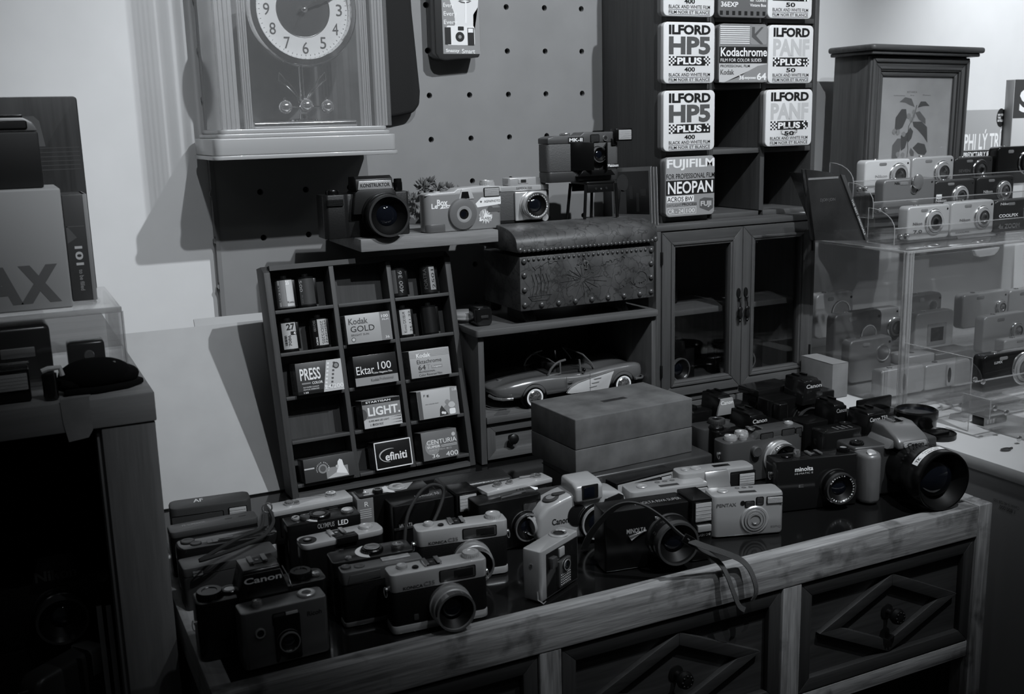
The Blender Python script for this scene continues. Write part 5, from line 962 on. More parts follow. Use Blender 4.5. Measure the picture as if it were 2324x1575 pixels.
# grey strap looping over it
SM = M('strap_webbing', .07, .85, bump=.8, nscale=900)
def ribbon(name, pxs, w_, parent=None, mat=SM, hint=(0, 0, 1), th=.0012):
    b = B(); b.tube(spl([atY(x, y, yy) for x, y, yy in pxs], 8), 0, mat, flat=(w_, th, hint)); return b.build(name, parent)
t = thing('camera_strap', 'grey webbing strap arching over the black flash camera and hanging over the table edge', 'strap', (0, 0, 0))
ribbon('strap_band', [(1325, 1245, .985), (1345, 1205, .968), (1385, 1160, .945), (1420, 1142, .93), (1458, 1146, .915), (1500, 1172, .905), (1535, 1205, .897), (1562, 1226, .89)], .0095, t, hint=(0, -1, .55))
b = B(); c = atY(1563, 1226, .889); b.box(-.008, .008, -.002, .002, -.005, .005, BLK, .001, T=TR(*c) @ RYm(35)); b.build('buckle', t)
ribbon('strap_tail', [(1563, 1226, .888), (1600, 1240, .885), (1645, 1255, .888), (1680, 1270, .893), (1700, 1290, .890), (1713, 1320, .886), (1716, 1345, .886), (1708, 1362, .888)], .0065, t, hint=(0, -1, .4))
ribbon('strap_tail', [(1563, 1230, .889), (1600, 1252, .893), (1635, 1280, .894), (1652, 1310, .889), (1665, 1345, .886), (1677, 1374, .886), (1690, 1384, .8875)], .0060, t, hint=(0, -1, .4))
# silver zoom compacts
PX = M('compact_silver', .38, .34, .45)
def zoomc(L, R, h, label, **k):
    t, w = pc(L, R, h, .034, label, body=PX, rad=.007, bev=.003, dials=[(.20, .45, .0065, .0018, SIL)], wins=[(.46, .575, .70, .82), (.615, .70, .74, .90)], flash=(.76, .97, .75, .90), txt=[('PENTAX', .06, .33, .74, .82, G1, .02)], ttxt=[('o o o', .40, .66, .62, .8, G1, .05)], glens=(.585, .38, .0165, PX, SILD), **k)
    b = B(TR(0, 0, h) @ TOPT); b.rect(.40*w, .64*w, .006, .013, 0, DGR, 1); b.build('display_window', t); b = B(); b.cyl((.42*w, 0, .80*h), (0, -1, 0), .003, .0005, GLOSSB, 16); b.text('ESPIO', .82*w, .96*w, .15*h, .20*h, 0, G1, .0); b.build('sensor_dot', t); return t
zoomc((1617, 1128), (1782, 1117), .053, 'silver zoom compact with a ringed lens, front row right of centre', yaw=-18)
zoomc((1438, 1122), (1617, 1098), .053, 'silver zoom compact half hidden behind the black flash camera', yaw=-9, dy=.006)
t, w = pc((1550, 1080), (1725, 1062), .060, .030, 'silver compact with a raised sliding lens cover, behind the two silver zoom compacts', body=PX, rad=.008, bev=.003, dials=[(.13, .5, .005, .0012, SIL), (.27, .5, .0065, .0015, SIL)], flash=(.78, .98, .60, .86), band=(.66, 1.0, .5, .92, GLOSSB), yaw=-11, dy=.006)
b = B(); b.side([(-.010, .006), (-.010, .040), (-.006, .046), (-.004, .052), (.0, .0595), (.004, .060), (.004, .006)], .32*w, .63*w, M('cover_silver', .4, .25, .7), .0015); b.build('sliding_cover', t)
b = B(TR(0, 0, .060) @ TOPT); b.rect(.5*w, .72*w, .012, .020, 0, GLOSSB, 1); b.build('display_window', t)
t, w = pc((1399, 1098), (1522, 1062), .050, .024, 'slim dark compact with a silver front stripe, right under the suede box', body=BLK, rad=.002, bev=.001, yaw=6, band=(.02, .98, .45, .95, STP), wins=[(.3, .74, .5, .88)], flash=(.76, .93, .55, .88))
# dark rangefinder with titanium look
t, w = pc((1648, 1009), (1842, 978), .060, .036, 'champagne-dark rangefinder with round knobs and a bright lens ring, right centre', body=GUN, rad=.010, bev=.002, name='rangefinder_camera', w=.132, yaw=-3, lugs=True)
b = B(); b.plate([(.048, .0595), (.056, .069), (.131, .069), (.131, .0595)], .001, .034, GUN, .0015); b.build('raised_housing', t)
dial(t, .018, .016, .060, .009, .006, SIL); dial(t, .040, .022, .060, .0095, .008, SIL); dial(t, .033, .008, .060, .005, .007, SIL); dial(t, .118, .018, .069, .006, .003, SIL); shoe(t, .060, .012, .069)
window(t, .058, .078, .050, .066, .001); window(t, .094, .115, .053, .067, .001); window(t, .118, .127, .054, .066, .001)
b = B(); b.lathe([(.008, 0), (.008, .006), (.0065, .007), (0, .0065)], (.048, 0, .044), (0, -1, 0), GUN, 28); b.build('focus_knob', t); lens(t, .086, .030, .024, .020, SIL, CHR, 0, .86); 
b = B(); b.text('CONTAX', .090, .112, .0705, .074, .02, INK) if 0 else b.box(.09, .11, .012, .0121, .0692, .0693, INK); b.build('engraving', t)
t, w = pc((1763, 1049), (1947, 1028), .068, .032, 'all-black rangefinder with small white script and a bright-ringed lens, right of the silver compact', body=GLOSSB, rad=.004, bev=.0012, name='rangefinder_camera', yaw=-13, dials=[(.18, .5, .006, .002, BLK), (.88, .5, .008, .006, BLK, STP)], shoe_=.52, lugs=True,
    txt=[('minolta', .22, .44, .77, .86, WHT, .02), ('HI-MATIC E', .22, .44, .71, .745, G3, .0), ('E', .27, .33, .45, .51, G1)], lens_=(.72, .42, .0215, .016, BLK, DGR, .78, 'MINOLTA  ROKKOR-QF  1:1.7'))
dial(t, .30*w, .014, .068, .0042, .009, CHR)
# big-lens silver reflex facing right
DS = M('reflex_silver', .15, .35, .3, coat=.2)
t = thing('dslr_camera', 'silver and black reflex with a very large lens, turned right at the table corner', 'camera', (.980, 1.002, 0), math.radians(-8), GR); w, h, d = .132, .078, .042
b = B(); b.plan([(0, 0), (.03, -.004), (.10, -.006), (w, .0), (w, d), (0, d)], 0, h*.9, M('reflex_dark', .03, .4), .004, 3); b.build('body', t)
b = B(); b.plan([(0, .012), (-.002, -.020), (.006, -.030), (.020, -.030), (.028, -.018), (.030, .012)], 0, h*.86, DS, .006, 3); b.build('hand_grip', t)
b = B(); b.side([(-.022, h*.84), (-.022, h*.98), (-.014, h*1.06), (.012, h*1.20), (d*.8, h*1.20), (d, h*.9)], .052, .100, DS, .004, 3); b.plate([(.042, h*.84), (.112, h*.84), (.100, h*1.0), (.052, h*1.0)], -.012, d*.9, DS, .003); b.build('prism_housing', t)
b = B(); b.plate(rr(.059, .095, h*.885, h*.985, .003), -.0236, -.021, SIL, .0008); b.text('Canon', .064, .090, h*.905, h*.965, -.0237, INK, .03); b.build('name_badge', t); shoe(t, .076, .012, h*1.195)
b = B(TR(.012, -.020, h*.86)); b.lathe([(.0065, 0), (.0065, .001), (.005, .002), (0, .002)], (0, 0, 0), (0, -.5, .85), SIL, 24); b.build('shutter_button', t); dial(t, .012, .012, h*.9, .009, .004, BLK)
b = B(); b.text('EOS', .114, .126, h*.74, h*.80, -.0055, INK, .02); b.build('lettering', t)
b = B(); zc = .040; b.lathe([(.030, 0), (.030, .012), (.0325, .014), (.0325, .030), (.034, .032), (.0385, .050), (.0395, .052), (.0395, .074), (.0385, .076), (.0365, .076), (.034, .070), (.026, .060)], (.076, -.006, zc), (0, -1, 0), [BLK]*8+[BLK, LIN, LIN, LIN], 56)
for k in range(40): a = 2*math.pi*k/40; b.box(-.0012, .0012, -.050, -.034, .0325, .0335, BLK, T=TR(.076, 0, zc) @ RYm(math.degrees(a)))
lo = b.build('lens', t); b = B(); b.lathe([(.026, .060), (.018, .067), (0, .070)], (.076, -.006, zc), (0, -1, 0), LENSG, 40); b.build('lens_glass', lo)
q = B(); q.rect(-.030, .018, -.005, .005, 0, PAPER, 1); q.text('Canon 50 mm', -.012, .012, .0008, .0036, 0, G1, .01, 2); q.text('1.000.000', -.010, .010, -.004, -.0012, 0, G1, .01, 2); q.text('TK', -.027, -.018, -.003, .002, 0, G1, .02, 2)
bmesh.ops.subdivide_edges(q.bm, edges=[e for e in q.bm.edges if e.calc_length() > .004], cuts=8, use_grid_fill=True)
for v in q.bm.verts:
    th = v.co.x/.040; rad = .0398+(-v.co.y); yy_ = -.008-.058-v.co.z*-1; v.co = Vector((.076+rad*math.sin(th-.25), yy_-.0, zc+rad*math.cos(th-.25)))
q.build('price_sticker', lo)
# reflex crowd at the back right
def slrp(L, R, hp, w, label, h=None, px0=.34, px1=.64, over=.014, dy=0, **k):
    a, c = atZ(*L, hp), atZ(*R, hp); ya = 0; h = h or hp/1.38; cx = (a.x+c.x)/2; y = (a.y+c.y)/2
    mid = w*(px0+px1)/2; return slr((cx-mid, y+over+dy, 0), w, h, k.pop('d', .036), ya, label, px0, px1, hp/h, over=over, **k)
slrp((1633, 900), (1665, 896), .085, .115, 'black reflex with a pale nameplate catching the light, back row below the cabinet doors', plate=SIL, nmm=WHT, dls=[(.12, .5, .009, .006)])
slrp((1702, 943), (1747, 935), .078, .120, 'black reflex with a long smooth hump and CANON letters, behind the rangefinder with knobs', h=.054, px0=.36, px1=.68, over=.018, nmm=G3, dls=[(.1, .5, .011, .004, BLK)], grip=(.02, .2))
slrp((1826, 863), (1869, 858), .105, .130, 'tallest black reflex with a domed prism, back row beside the cabinet edge', h=.076, px0=.36, px1=.70, over=.016, nmm=G3, lensr=.026, lensl=.012, hump_m=GLOSSB, grip=(.02, .2), txt=[('EOS', .80, .92, .70, .78, G3)])
slrp((1890, 916), (1922, 912), .086, .112, 'black reflex whose letters are half covered, between the tallest reflex and the wedge prism one', h=.060, px0=.36, px1=.62, over=.012, nmm=G2, dy=-.004)
slrp((1977, 937), (2012, 931), .082, .112, 'black reflex with a wide wedge-shaped prism, right end of the back row', h=.058, px0=.24, px1=.68, over=.010, nm='Canon T50', nmm=G3, dls=[(.14, .5, .009, .006)])
for f_ in bpy.data.objects:
    if 'CANON letters' in str(f_.get('label', '')): f_['label'] = 'black reflex with a long smooth hump and pale letters, behind the rangefinder with knobs'
t, w = pc((1722, 902), (1790, 885), .070, .040, 'flat black flash compact between the pale nameplate reflex and the tallest one', body=BLK, rad=.005, bev=.002, yaw=4, lens_=(.4, .45, .011, .010), wins=[(.1, .9, .82, .95)])
b = B(); b.box(-.004, w+.004, -.004, .044, .0705, .082, GLOSSB, .002); b.build('popup_flash', t)
t, w = pc((1590, 975), (1660, 968), .056, .040, 'black camera with a ridged dial on its rounded shoulder, right of the suede box', body=DGR, rad=.012, bev=.004, yaw=-6, w=.070, dials=[(.55, .5, .0125, .007, DGR, BLK)])
t, w = pc((1780, 955), (1870, 940), .056, .036, 'glossy black body with sparse controls on top, below the tallest reflex', body=GLOSSB, rad=.010, bev=.002, yaw=-3, dials=[(.5, .5, .010, .001, BLK)], dy=-.022)
t, w = pc((1862, 980), (1950, 966), .062, .036, 'black camera with small keys and a pale front strip, left of the big-lens reflex', body=GLOSSB, rad=.008, bev=.002, yaw=-4, dy=-.010, txt=[('=', .5, .75, .55, .62, G2, .2)], ttxt=[('| | | |', .4, .8, .2, .6, G1, .05)])
# ---------------------------------------------------------------- clear display case on the desk
CX0, CX1, CY0, CY1, CZ0, CZ1 = 1.2475, 2.02, 1.182, 1.56, .0405, .2905
t = thing('display_case', 'clear plastic case with a front flap full of small silver cameras, on the white desk', 'display case', (1.63, 1.37, CZ0)); ia = TR(-1.63, -1.37, -CZ0)
b = B(ia); b.box(CX0, CX1, CY0, CY1, CZ0, CZ0+.003, ACR, .0008); b.build('base_plate', t)
b = B(ia); b.box(CX0, CX1, CY0, CY1, CZ1-.004, CZ1, CLEAR('clear_top', .92, .3, .05, .04), .001); b.build('top_plate', t)
b = B(ia); b.box(CX0, CX0+.003, CY0+.004, CY1-.004, CZ0+.0035, CZ1-.0045, ACR); b.build('side_wall', t)
b = B(ia); b.box(CX1-.003, CX1, CY0+.004, CY1-.004, CZ0+.0035, CZ1-.0045, ACR); b.build('side_wall', t)
b = B(ia); b.box(CX0+.004, CX1-.004, CY1-.003, CY1, CZ0+.0035, CZ1-.0045, ACR); b.build('rear_wall', t)
b = B(ia); b.plate(rr(CX0+.006, CX1-.006, CZ0+.004, CZ1-.008, .004), CY0, CY0+.003, ACR, .0008); fl = b.build('front_flap', t)
b = B(ia); b.plate([(1.383, CZ1-.007), (1.388, CZ1-.016), (1.398, CZ1-.019), (1.428, CZ1-.0185), (1.436, CZ1-.014), (1.441, CZ1-.006)], CY0-.007, CY0, ACRE, .0015, 3); b.build('flap_handle', fl)
for x, y in ((CX0, CY0), (CX0, CY1)):
    b = B(ia)
    for dx, dy, r in ((.0, .0, .0026), (.006, -.001, .0022), (.0, .006, .0022), (.011, -.001, .0014)): b.cyl((x+dx, y+dy*(1 if y < 1.3 else -1), CZ0), (0, 0, 1), r, CZ1-CZ0, ACRE, 12)
    b.build('corner_column', t)
b = B(ia); b.box(CX0, CX1, CY0-.002, CY0+.002, CZ1-.003, CZ1+.001, ACRE, .001); b.box(CX0-.001, CX0+.002, CY0, CY1, CZ1-.003, CZ1+.001, ACRE, .001); b.box(CX0, CX1, CY0-.002, CY0+.002, CZ0, CZ0+.004, ACRE, .001); b.box(CX0, CX1, CY0+.008, CY0+.011, CZ0+.003, CZ0+.008, ACRE, .001); b.build('edge_rim', t)
DG = 'small cameras in and around the clear plastic display'
def dcam(px, y, label, body, kind='zoom', zf=None, d=.022, lensf=(.72, .48, .3), brand=None, lm=SIL, dark=False, group=DG):
    x0, x1, z0, z1 = rectY(*px, y); z0 = zf if zf is not None else z0; w, h = x1-x0, z1-z0
    t = thing('digital_camera', label, 'camera', (x0, y, z0), 0, group)
    b = B(); b.plate(rr(0, w, 0, h, h*.13, 5), 0, d, body, .003, 3); b.build('body', t); r = h*lensf[2]; cx, cz = lensf[0]*w, lensf[1]*h
    b = B()
    if kind == 'zoom':
        b.lathe([(r*1.08, 0), (r*1.08, .0012), (r, .003), (r*.9, .0035), (r*.88, .0022), (r*.84, .005), (r*.64, .0052), (r*.6, .004), (r*.4, .0046), (r*.3, .0035), (0, .0035)], (cx, 0, cz), (0, -1, 0), [lm, CHR, lm, INK, lm, lm, INK, CRS, CRS, GLOSSB if dark else CRS], 40)
    elif kind == 'slide': b.plate(rr(w*.45, w*.97, h*.06, h*.94, h*.1), -.003, .001, body, .001); b.plate(ell(w*.5, h*.5, w*.04, h*.3), -.0034, -.001, GLOSSB, .0003)
    elif kind == 'screen': b.plate(rr(w*.32, w*.80, h*.2, h*.72, .002), -.001, .001, SILD, .0005); b.plate(rr(w*.40, w*.72, h*.30, h*.62, .0008), -.0015, 0, GLOSSB, .0003)
    elif kind == 'oval': b.lathe([(r*1.05, 0), (r, .002), (r*.9, .002), (r*.85, .0008), (0, .0008)], (cx, 0, cz), (0, -1, 0), [CHR, CHR, lm, CRS], 36)
    b.build('lens' if kind != 'screen' else 'screen', t)
    if kind in ('zoom', 'oval'):
        b = B(); b.plate(rr(w*.30, w*.46, h*.82, h*.91, h*.04), -.0006, .001, M('flash_small', .25, .1, .3), .0003); b.build('flash_window', t); b = B(); b.cyl((w*.93, 0, h*.86), (0, -1, 0), h*.03, .0006, INK, 12); b.build('sensor_dot', t)
    b = B(); b.lathe([(0, 0), (.005, 0), (.0045, .0015), (0, .0015)], (w*.3, d*.5, h), (0, 0, 1), CHR, 20); b.build('shutter_button', t)
    if brand:
        b = B()
        for q in brand: b.text(q[0], q[1]*w, q[2]*w, q[3]*h, q[4]*h, -.0002, q[5], .02)
        b.build('lettering', t)
    return t, w, h
DSV = M('digital_silver', .40, .3, .25); DSW = M('digital_white', .5, .35); DSD = M('digital_dark', .04, .3, .4); DSM = M('digital_mid', .17, .33, .3)
Z1_, Z2_, Z3_ = .2945, .3325, .3635
dcam((2060, 466, 2155, 550), 1.26, 'silver compact with a black lens opening, left end of the front tier', DSV, zf=Z1_, lensf=(.62, .5, .36), dark=True, brand=[('Nikon', .12, .34, .44, .53, G1), ('7.0', .14, .34, .2, .3, INK)])
dcam((2158, 456, 2255, 546), 1.26, 'plain silver compact in the middle of the front tier', DSV, zf=Z1_, lensf=(.72, .5, .32), brand=[('Nikon', .2, .44, .42, .50, G1), ('COOLPIX', .12, .44, .08, .13, G1)])
dcam((2257, 452, 2352, 536), 1.26, 'black compact with pale letters, right end of the front tier', DSD, zf=Z1_, lensf=(.85, .5, .32), brand=[('Nikon', .12, .36, .84, .92, G3), ('COOLPIX', .1, .55, .46, .56, WHT), ('4x ZOOM', .1, .6, .1, .25, G2)])
dcam((2005, 405, 2121, 498), 1.32, 'mid-grey compact with its flip-out round mirror, left of the middle tier', DSM, zf=Z2_, kind='oval', lensf=(.58, .70, .15), lm=GLOSSB, brand=[('Nikon', .2, .36, .84, .92, INK)])
m_ = [o for o in bpy.data.objects if o.get('label', '').startswith('mid-grey compact with its flip')][0]
b = B(); b.lathe([(.012, 0), (.0125, .002), (.011, .003), (0, .003)], (.072, -.003, .052), (0, -1, 0), [CHR, CHR, DSM], 32); b.build('flip_mirror', m_)
dcam((2122, 408, 2212, 486), 1.32, 'black compact showing a small white sticker, centre of the middle tier', DSD, zf=Z2_, lensf=(.62, .42, .36), brand=[('Nikon', .02, .28, .28, .38, G3)])
m_ = [o for o in bpy.data.objects if o.get('label', '').startswith('black compact showing')][0]
b = B(); b.rect(.003, .016, .020, .0275, 0, PAPER, 1); b.text('Sale', .004, .015, .022, .0255, 0, INK, .01, 2); b.build('sticker', m_)
dcam((2216, 400, 2300, 484), 1.32, 'dark compact with a bright spun lens cover, right of the middle tier', DSM if 0 else M('digital_navy', .03, .35, .4), zf=Z2_, lensf=(.72, .5, .32), brand=[('Nikon', .18, .42, .46, .55, G3)])
dcam((1963, 362, 2066, 446), 1.38, 'glossy white compact, left end of the top tier', DSW, zf=Z3_, lensf=(.73, .5, .36), brand=[('Nikon', .22, .48, .46, .55, G2), ('COOLPIX', .2, .55, .1, .18, G2)])
dcam((2070, 355, 2164, 440), 1.38, 'silver compact beside the white one on the top tier', DSV, zf=Z3_, lensf=(.72, .5, .34))
dcam((2166, 356, 2252, 436), 1.38, 'dark compact with a dark lens on the top tier below the book', DSD, zf=Z3_, lensf=(.66, .55, .34), lm=DSD, dark=True, brand=[('SEVEN', .1, .4, .5, .6, G1)])
dcam((2262, 332, 2340, 425), 1.38, 'black rounded camera at the right end of the top tier', GLOSSB, zf=Z3_, lensf=(.85, .55, .3), lm=GLOSSB, dark=True)
# the clear three-step stand that carries them
t = thing('tiered_stand', 'clear three-step stand on top of the display case', 'stand', (1.55, 1.32, CZ1+.0015)); ib = TR(-1.55, -1.32, -(CZ1+.0015))
xl = [atY(2028, 530, 1.25).x, atY(1980, 470, 1.31).x, atY(1935, 420, 1.37).x]
for k, (yy0, zf) in enumerate(((1.247, Z1_), (1.307, Z2_), (1.367, Z3_))):
    x0, x1 = xl[k], 1.80; T_ = B(ib); T_.box(x0, x1, yy0, yy0+.056, zf-.0025, zf-.0003, ACR, .0005); T_.build('tray', t)
    T_ = B(ib); T_.box(x0, x1, yy0, yy0+.002, zf-.0003, zf+.024, ACR); T_.box(x0, x1, yy0-.0002, yy0+.0022, zf+.023, zf+.0245, ACRE); T_.build('front_lip', t)
    T_ = B(ib); pf = [(yy0, zf-.0025), (yy0, zf+.022)]+[(yy0+.058*(1-math.cos(math.radians(a))), zf+.022+.032*math.sin(math.radians(a))) for a in range(15, 91, 15)]+[(yy0+.058, zf-.0025)]
    T_.side(pf, x0-.0025, x0, ACR); T_.tube([(x0-.001, y, z) for y, z in pf], .0007, ACRE, 6, closed=True); T_.build('end_cheek', t)
    for xs in (x0+.012, x0+.026):
        T_ = B(ib); T_.lathe([(0, 0), (.0035, 0), (.0035, .002), (.002, .003), (0, .003)], (xs, yy0-.0005, zf+.010), (0, -1, 0), CHR, 14); T_.lathe([(.0045, 0), (.0045, .001), (0, .001)], (xs, yy0+.0022, zf+.010), (0, 1, 0), GUN, 14); T_.build('screw', t)
for x in (xl[0]+.02, 1.78):
    for y, z in ((1.33, Z2_), (1.39, Z3_)):
        T_ = B(ib); T_.box(x-.0015, x+.0015, y-.018, y+.02, CZ1+.0018, z-.003, ACR); T_.build('upright', t)
# cameras seen inside the case, on a clear riser
stepT = thing('inner_riser', 'clear stepped riser inside the display case', 'riser', (1.6, 1.4, .0437)); ic2 = TR(-1.6, -1.4, -.0437)
inner = [((1999, 835, 2096, 915), 1.235, 'pale compact with a curved front seam, beside the corner column inside the case', DSV, 'slide', {'brand': [('CURSA', .62, .88, .30, .38, G1)]}),
 ((2100, 822, 2200, 903), 1.235, 'silver compact with a sliding panel, front of the case', DSV, 'slide', {}),
 ((1928, 768, 2023, 880), 1.335, 'grey zoom compact low down on the left, nearest of three behind the side wall', DSM, 'oval', {'lensf': (.78, .62, .2)}),
 ((1893, 708, 2000, 822), 1.415, 'grey zoom compact, middle one of three behind the side wall', DSM, 'oval', {'lensf': (.72, .52, .2)}),
 ((1852, 664, 1936, 765), 1.50, 'silver zoom compact, farthest of three behind the side wall', DSV, 'oval', {'lensf': (.66, .55, .26)}),
 ((1962, 700, 2040, 778), 1.50, 'pale silver camera standing at the back behind the corner column', DSV, 'zoom', {'lensf': (.9, .4, .3)}),
 ((2062, 667, 2136, 760), 1.50, 'grey camera with a round eye at the back, right of the corner column', DSM, 'oval', {'lensf': (.72, .68, .14)}),
 ((2076, 707, 2164, 802), 1.42, 'silver camera turned to show its small screen', DSV, 'screen', {}),
 ((2184, 664, 2287, 740), 1.45, 'silver digital compact in the upper row at the right of the case', DSV, 'zoom', {'lensf': (.84, .5, .22)}),
 ((2289, 655, 2370, 730), 1.45, 'silver digital compact cut by the picture edge, upper row in the case', DSV, 'zoom', {}),
 ((2232, 713, 2330, 796), 1.37, 'silver digital compact in the middle row of the case', DSV, 'zoom', {'lensf': (.76, .5, .24)}),
 ((2278, 766, 2370, 840), 1.30, 'silver digital compact low at the right edge of the case', DSV, 'zoom', {})]
for px, y, lab, mat, kind, kw in inner:
    x0, x1, z0, z1 = rectY(*px, y); z0 = max(z0, .0442); dcam(px, y, lab, mat, kind, zf=z0, **kw)
    if z0 > .0475: b = B(ic2); b.box(x0-.002, x1+.002, y-.003, y+.030, .0438, z0-.0006, CLEAR('clear_step', .96, .1, .02, .015), .0005); b.build('step', stepT)
for px, y, lab in (((2062, 800, 2122, 830), 1.30, 'flat silver camera lying on the riser behind the front row'), ((2124, 790, 2210, 822), 1.30, 'flat grey camera with a dark end lying on the riser')):
    x0, x1, z0, z1 = rectY(*px, y); t = thing('digital_camera', lab, 'camera', (x0, y, z0), 0, DG); b = B(); b.box(0, x1-x0, 0, .045, 0, .020, DSV if y and 'silver' in lab else DSM, .003, 3); b.build('body', t); b = B(); b.lathe([(.006, 0), (.006, .001), (0, .001)], ((x1-x0)*.4, .02, .020), (0, 0, 1), CHR, 20); b.build('dial', t)
    b = B(ic2); b.box(x0-.002, x1+.002, y-.001, y+.047, .0438, z0-.0006, CLEAR('clear_step', .96, .1, .02, .015), .0005); b.build('step', stepT)
# ---------------------------------------------------------------- picture box
FW_ = WOOD('frame_wood', .075, 'x', .3, .5, .3, 90); FWZ = WOOD('frame_wood_upright', .065, 'z', .3, .5, .3, 90); FY = 1.452
x0, x1 = atY(1967, 128, FY).x, atY(2192, 133, FY).x; zt = atY(2080, 128, FY).z; xc = (x0+x1)/2
t = thing('picture_cabinet', 'wooden wall cabinet with a moulded top and a botanical print, standing on the case', 'cabinet', (xc, FY, CZ1+.0008)); t.rotation_euler = (0, math.radians(1.0), math.radians(0)); hz = zt-CZ1; W_ = x1-x0
b = B(); b.box(-W_/2, W_/2, .002, .085, 0, hz, FWZ, .001); b.build('cabinet_body', t)
b = B(); ring(b, -W_/2, W_/2, 0, hz-.002, .026, -.006, .002, FW_, FWZ, .0015); ring(b, -W_/2+.003, W_/2-.003, .003, hz-.005, .008, -.010, .002, FW_, FWZ, .0025); ring(b, -W_/2+.026, W_/2-.026, .026, hz-.028, .008, -.003, .002, FW_, FWZ, .002); ring(b, -W_/2+.018, W_/2-.018, .018, hz-.020, .005, -.0085, .002, FW_, FWZ, .002); b.build('front_frame', t)
b = B(); b.plan(rr(-W_/2-.010, W_/2+.010, -.020, .088, .004), hz, hz+.006, FW_, .0015); b.plan(rr(-W_/2-.016, W_/2+.018, -.026, .09, .008), hz+.0062, hz+.0165, FW_, .004, 3); b.build('top_moulding', t)
b = B(); b.rect(-W_/2+.033, W_/2-.033, .033, hz-.034, .0018, M('print_paper', .36, .7, noise=.08, nscale=30), 1)
s_ = W_/225.
sz_ = (atY(2080, 128, FY).z-atY(2080, 328, FY).z)/200
def fp(cx, cy): return ((cx-765-(560-cy)*.11)/3.151*s_, hz-((cy-213)/3.151*sz_))
LF, LF2, BR = M('leaf_print', .08, .6), M('leaf_print_mid', .13, .6), M('berry_print', .25, .6)
leaves = [[(648, 540), (690, 505), (735, 515), (755, 575), (715, 560), (690, 545)], [(775, 580), (800, 535), (835, 535), (863, 567), (820, 568)], [(605, 730), (615, 650), (660, 590), (692, 590), (695, 650), (660, 720), (615, 750)], [(755, 615), (790, 605), (830, 660), (828, 700), (780, 665)], [(735, 680), (800, 680), (838, 720), (835, 835), (810, 790), (770, 740), (740, 715)], [(690, 760), (715, 720), (735, 750), (720, 800), (695, 830), (680, 790)], [(570, 945), (580, 850), (620, 800), (645, 800), (640, 870), (610, 945)], [(640, 890), (645, 780), (690, 760), (695, 800), (670, 870)], [(725, 870), (765, 832), (815, 845), (828, 900), (810, 925), (765, 915)], [(700, 900), (712, 868), (735, 900), (730, 930), (708, 930)]]
for k, l_ in enumerate(leaves): b.poly([fp(*p) for p in l_], .0018, LF if k % 3 else LF2, 2+k % 3)
for a, c, r in ((708, 640, 15), (728, 665, 14), (748, 610, 13), (600, 750, 15), (625, 755, 15), (665, 770, 14), (615, 915, 14), (650, 920, 14), (745, 640, 10)): b.poly(ell(*fp(a, c), r/3.151*s_, n=16), .0018, BR, 6)
b.tube([(x, .0012, z) for x, z in (fp(770, 560), fp(760, 600), fp(735, 660), fp(705, 710), fp(692, 800), fp(690, 880), fp(680, 945))], .0005, LF, 5)
for s, a, c, d_, e in (('BOTANICA', 705, 778, 475, 462), ('Anthemideae', 608, 690, 498, 489), ('by', 728, 758, 497, 488), ('Flowers', 818, 875, 495, 484)): p, q = fp(a, d_), fp(c, e); b.text(s, p[0], q[0], p[1], q[1], .0018, LF, .0, 2)
b.build('botanical_print', t)
b = B(); b.box(-W_/2+.032, W_/2-.032, -.0005, .0005, .032, hz-.033, GLASS); b.build('glazing', t)
# books behind
def book(px, y, label, cover, d=.03, zf=CZ1+.0006, spine=None):
    x0, x1, z0, z1 = rectY(*px, y); w, h = x1-x0, z1-zf; t = thing('book', label, 'book', (x0, y, zf), 0, 'paperbacks standing by the picture cabinet')
    b = B(); b.box(0, w, 0, .0012, 0, h, cover, .0004); b.box(0, w, d-.0012, d, 0, h, cover, .0004); b.box(-.001, .0, 0, d, 0, h, spine or cover, .0004); b.build('cover', t); b = B(); b.box(.0002, w-.002, .0014, d-.0014, .001, h-.001, PAPER); b.build('pages', t); return t, w, h
t, w, h = book((2186, 249, 2284, 420), 1.50, 'mid-grey paperback with tall white title letters and a dark round badge', M('book_grey', .32, .45))
zz = lambda py: h-(py-249)/(420-249)*(rectY(2186, 249, 2284, 420, 1.50)[3]-rectY(2186, 249, 2284, 420, 1.50)[2])
b = B(); b.text('PHI LÝ TRÍ', .002, w*.86, zz(338), zz(293), 0, WHT, .02); b.rect(0, w, zz(362), zz(340), 0, INK, 1); b.text('PREDICTABLY IRRATIONAL', .002, w, zz(355), zz(343), 0, WHT, .02, 2)
b.poly(ell(w*.82, zz(268), w*.10, w*.15), 0, INK, 1); b.text('NEW YORK\nTIMES\nBESTSELLER', w*.745, w*.895, zz(277), zz(259), 0, WHT, .02, 2); b.build('printed_cover', t)
t, w, h = book((2296, 180, 2420, 420), 1.48, 'taller book with a dark upper cover and one pale letter, at the picture edge', M('book_white', .5, .5), .02)
b = B(); b.rect(0, w, h*.72, h, 0, M('book_dark', .05, .4), 1); b.text('S', w*.10, w*.34, h*.76, h*.93, 0, WHT, .03, 2); b.text('I', w*.42, w*.5, h*.76, h*.93, 0, WHT, .03, 2); b.build('printed_cover', t)
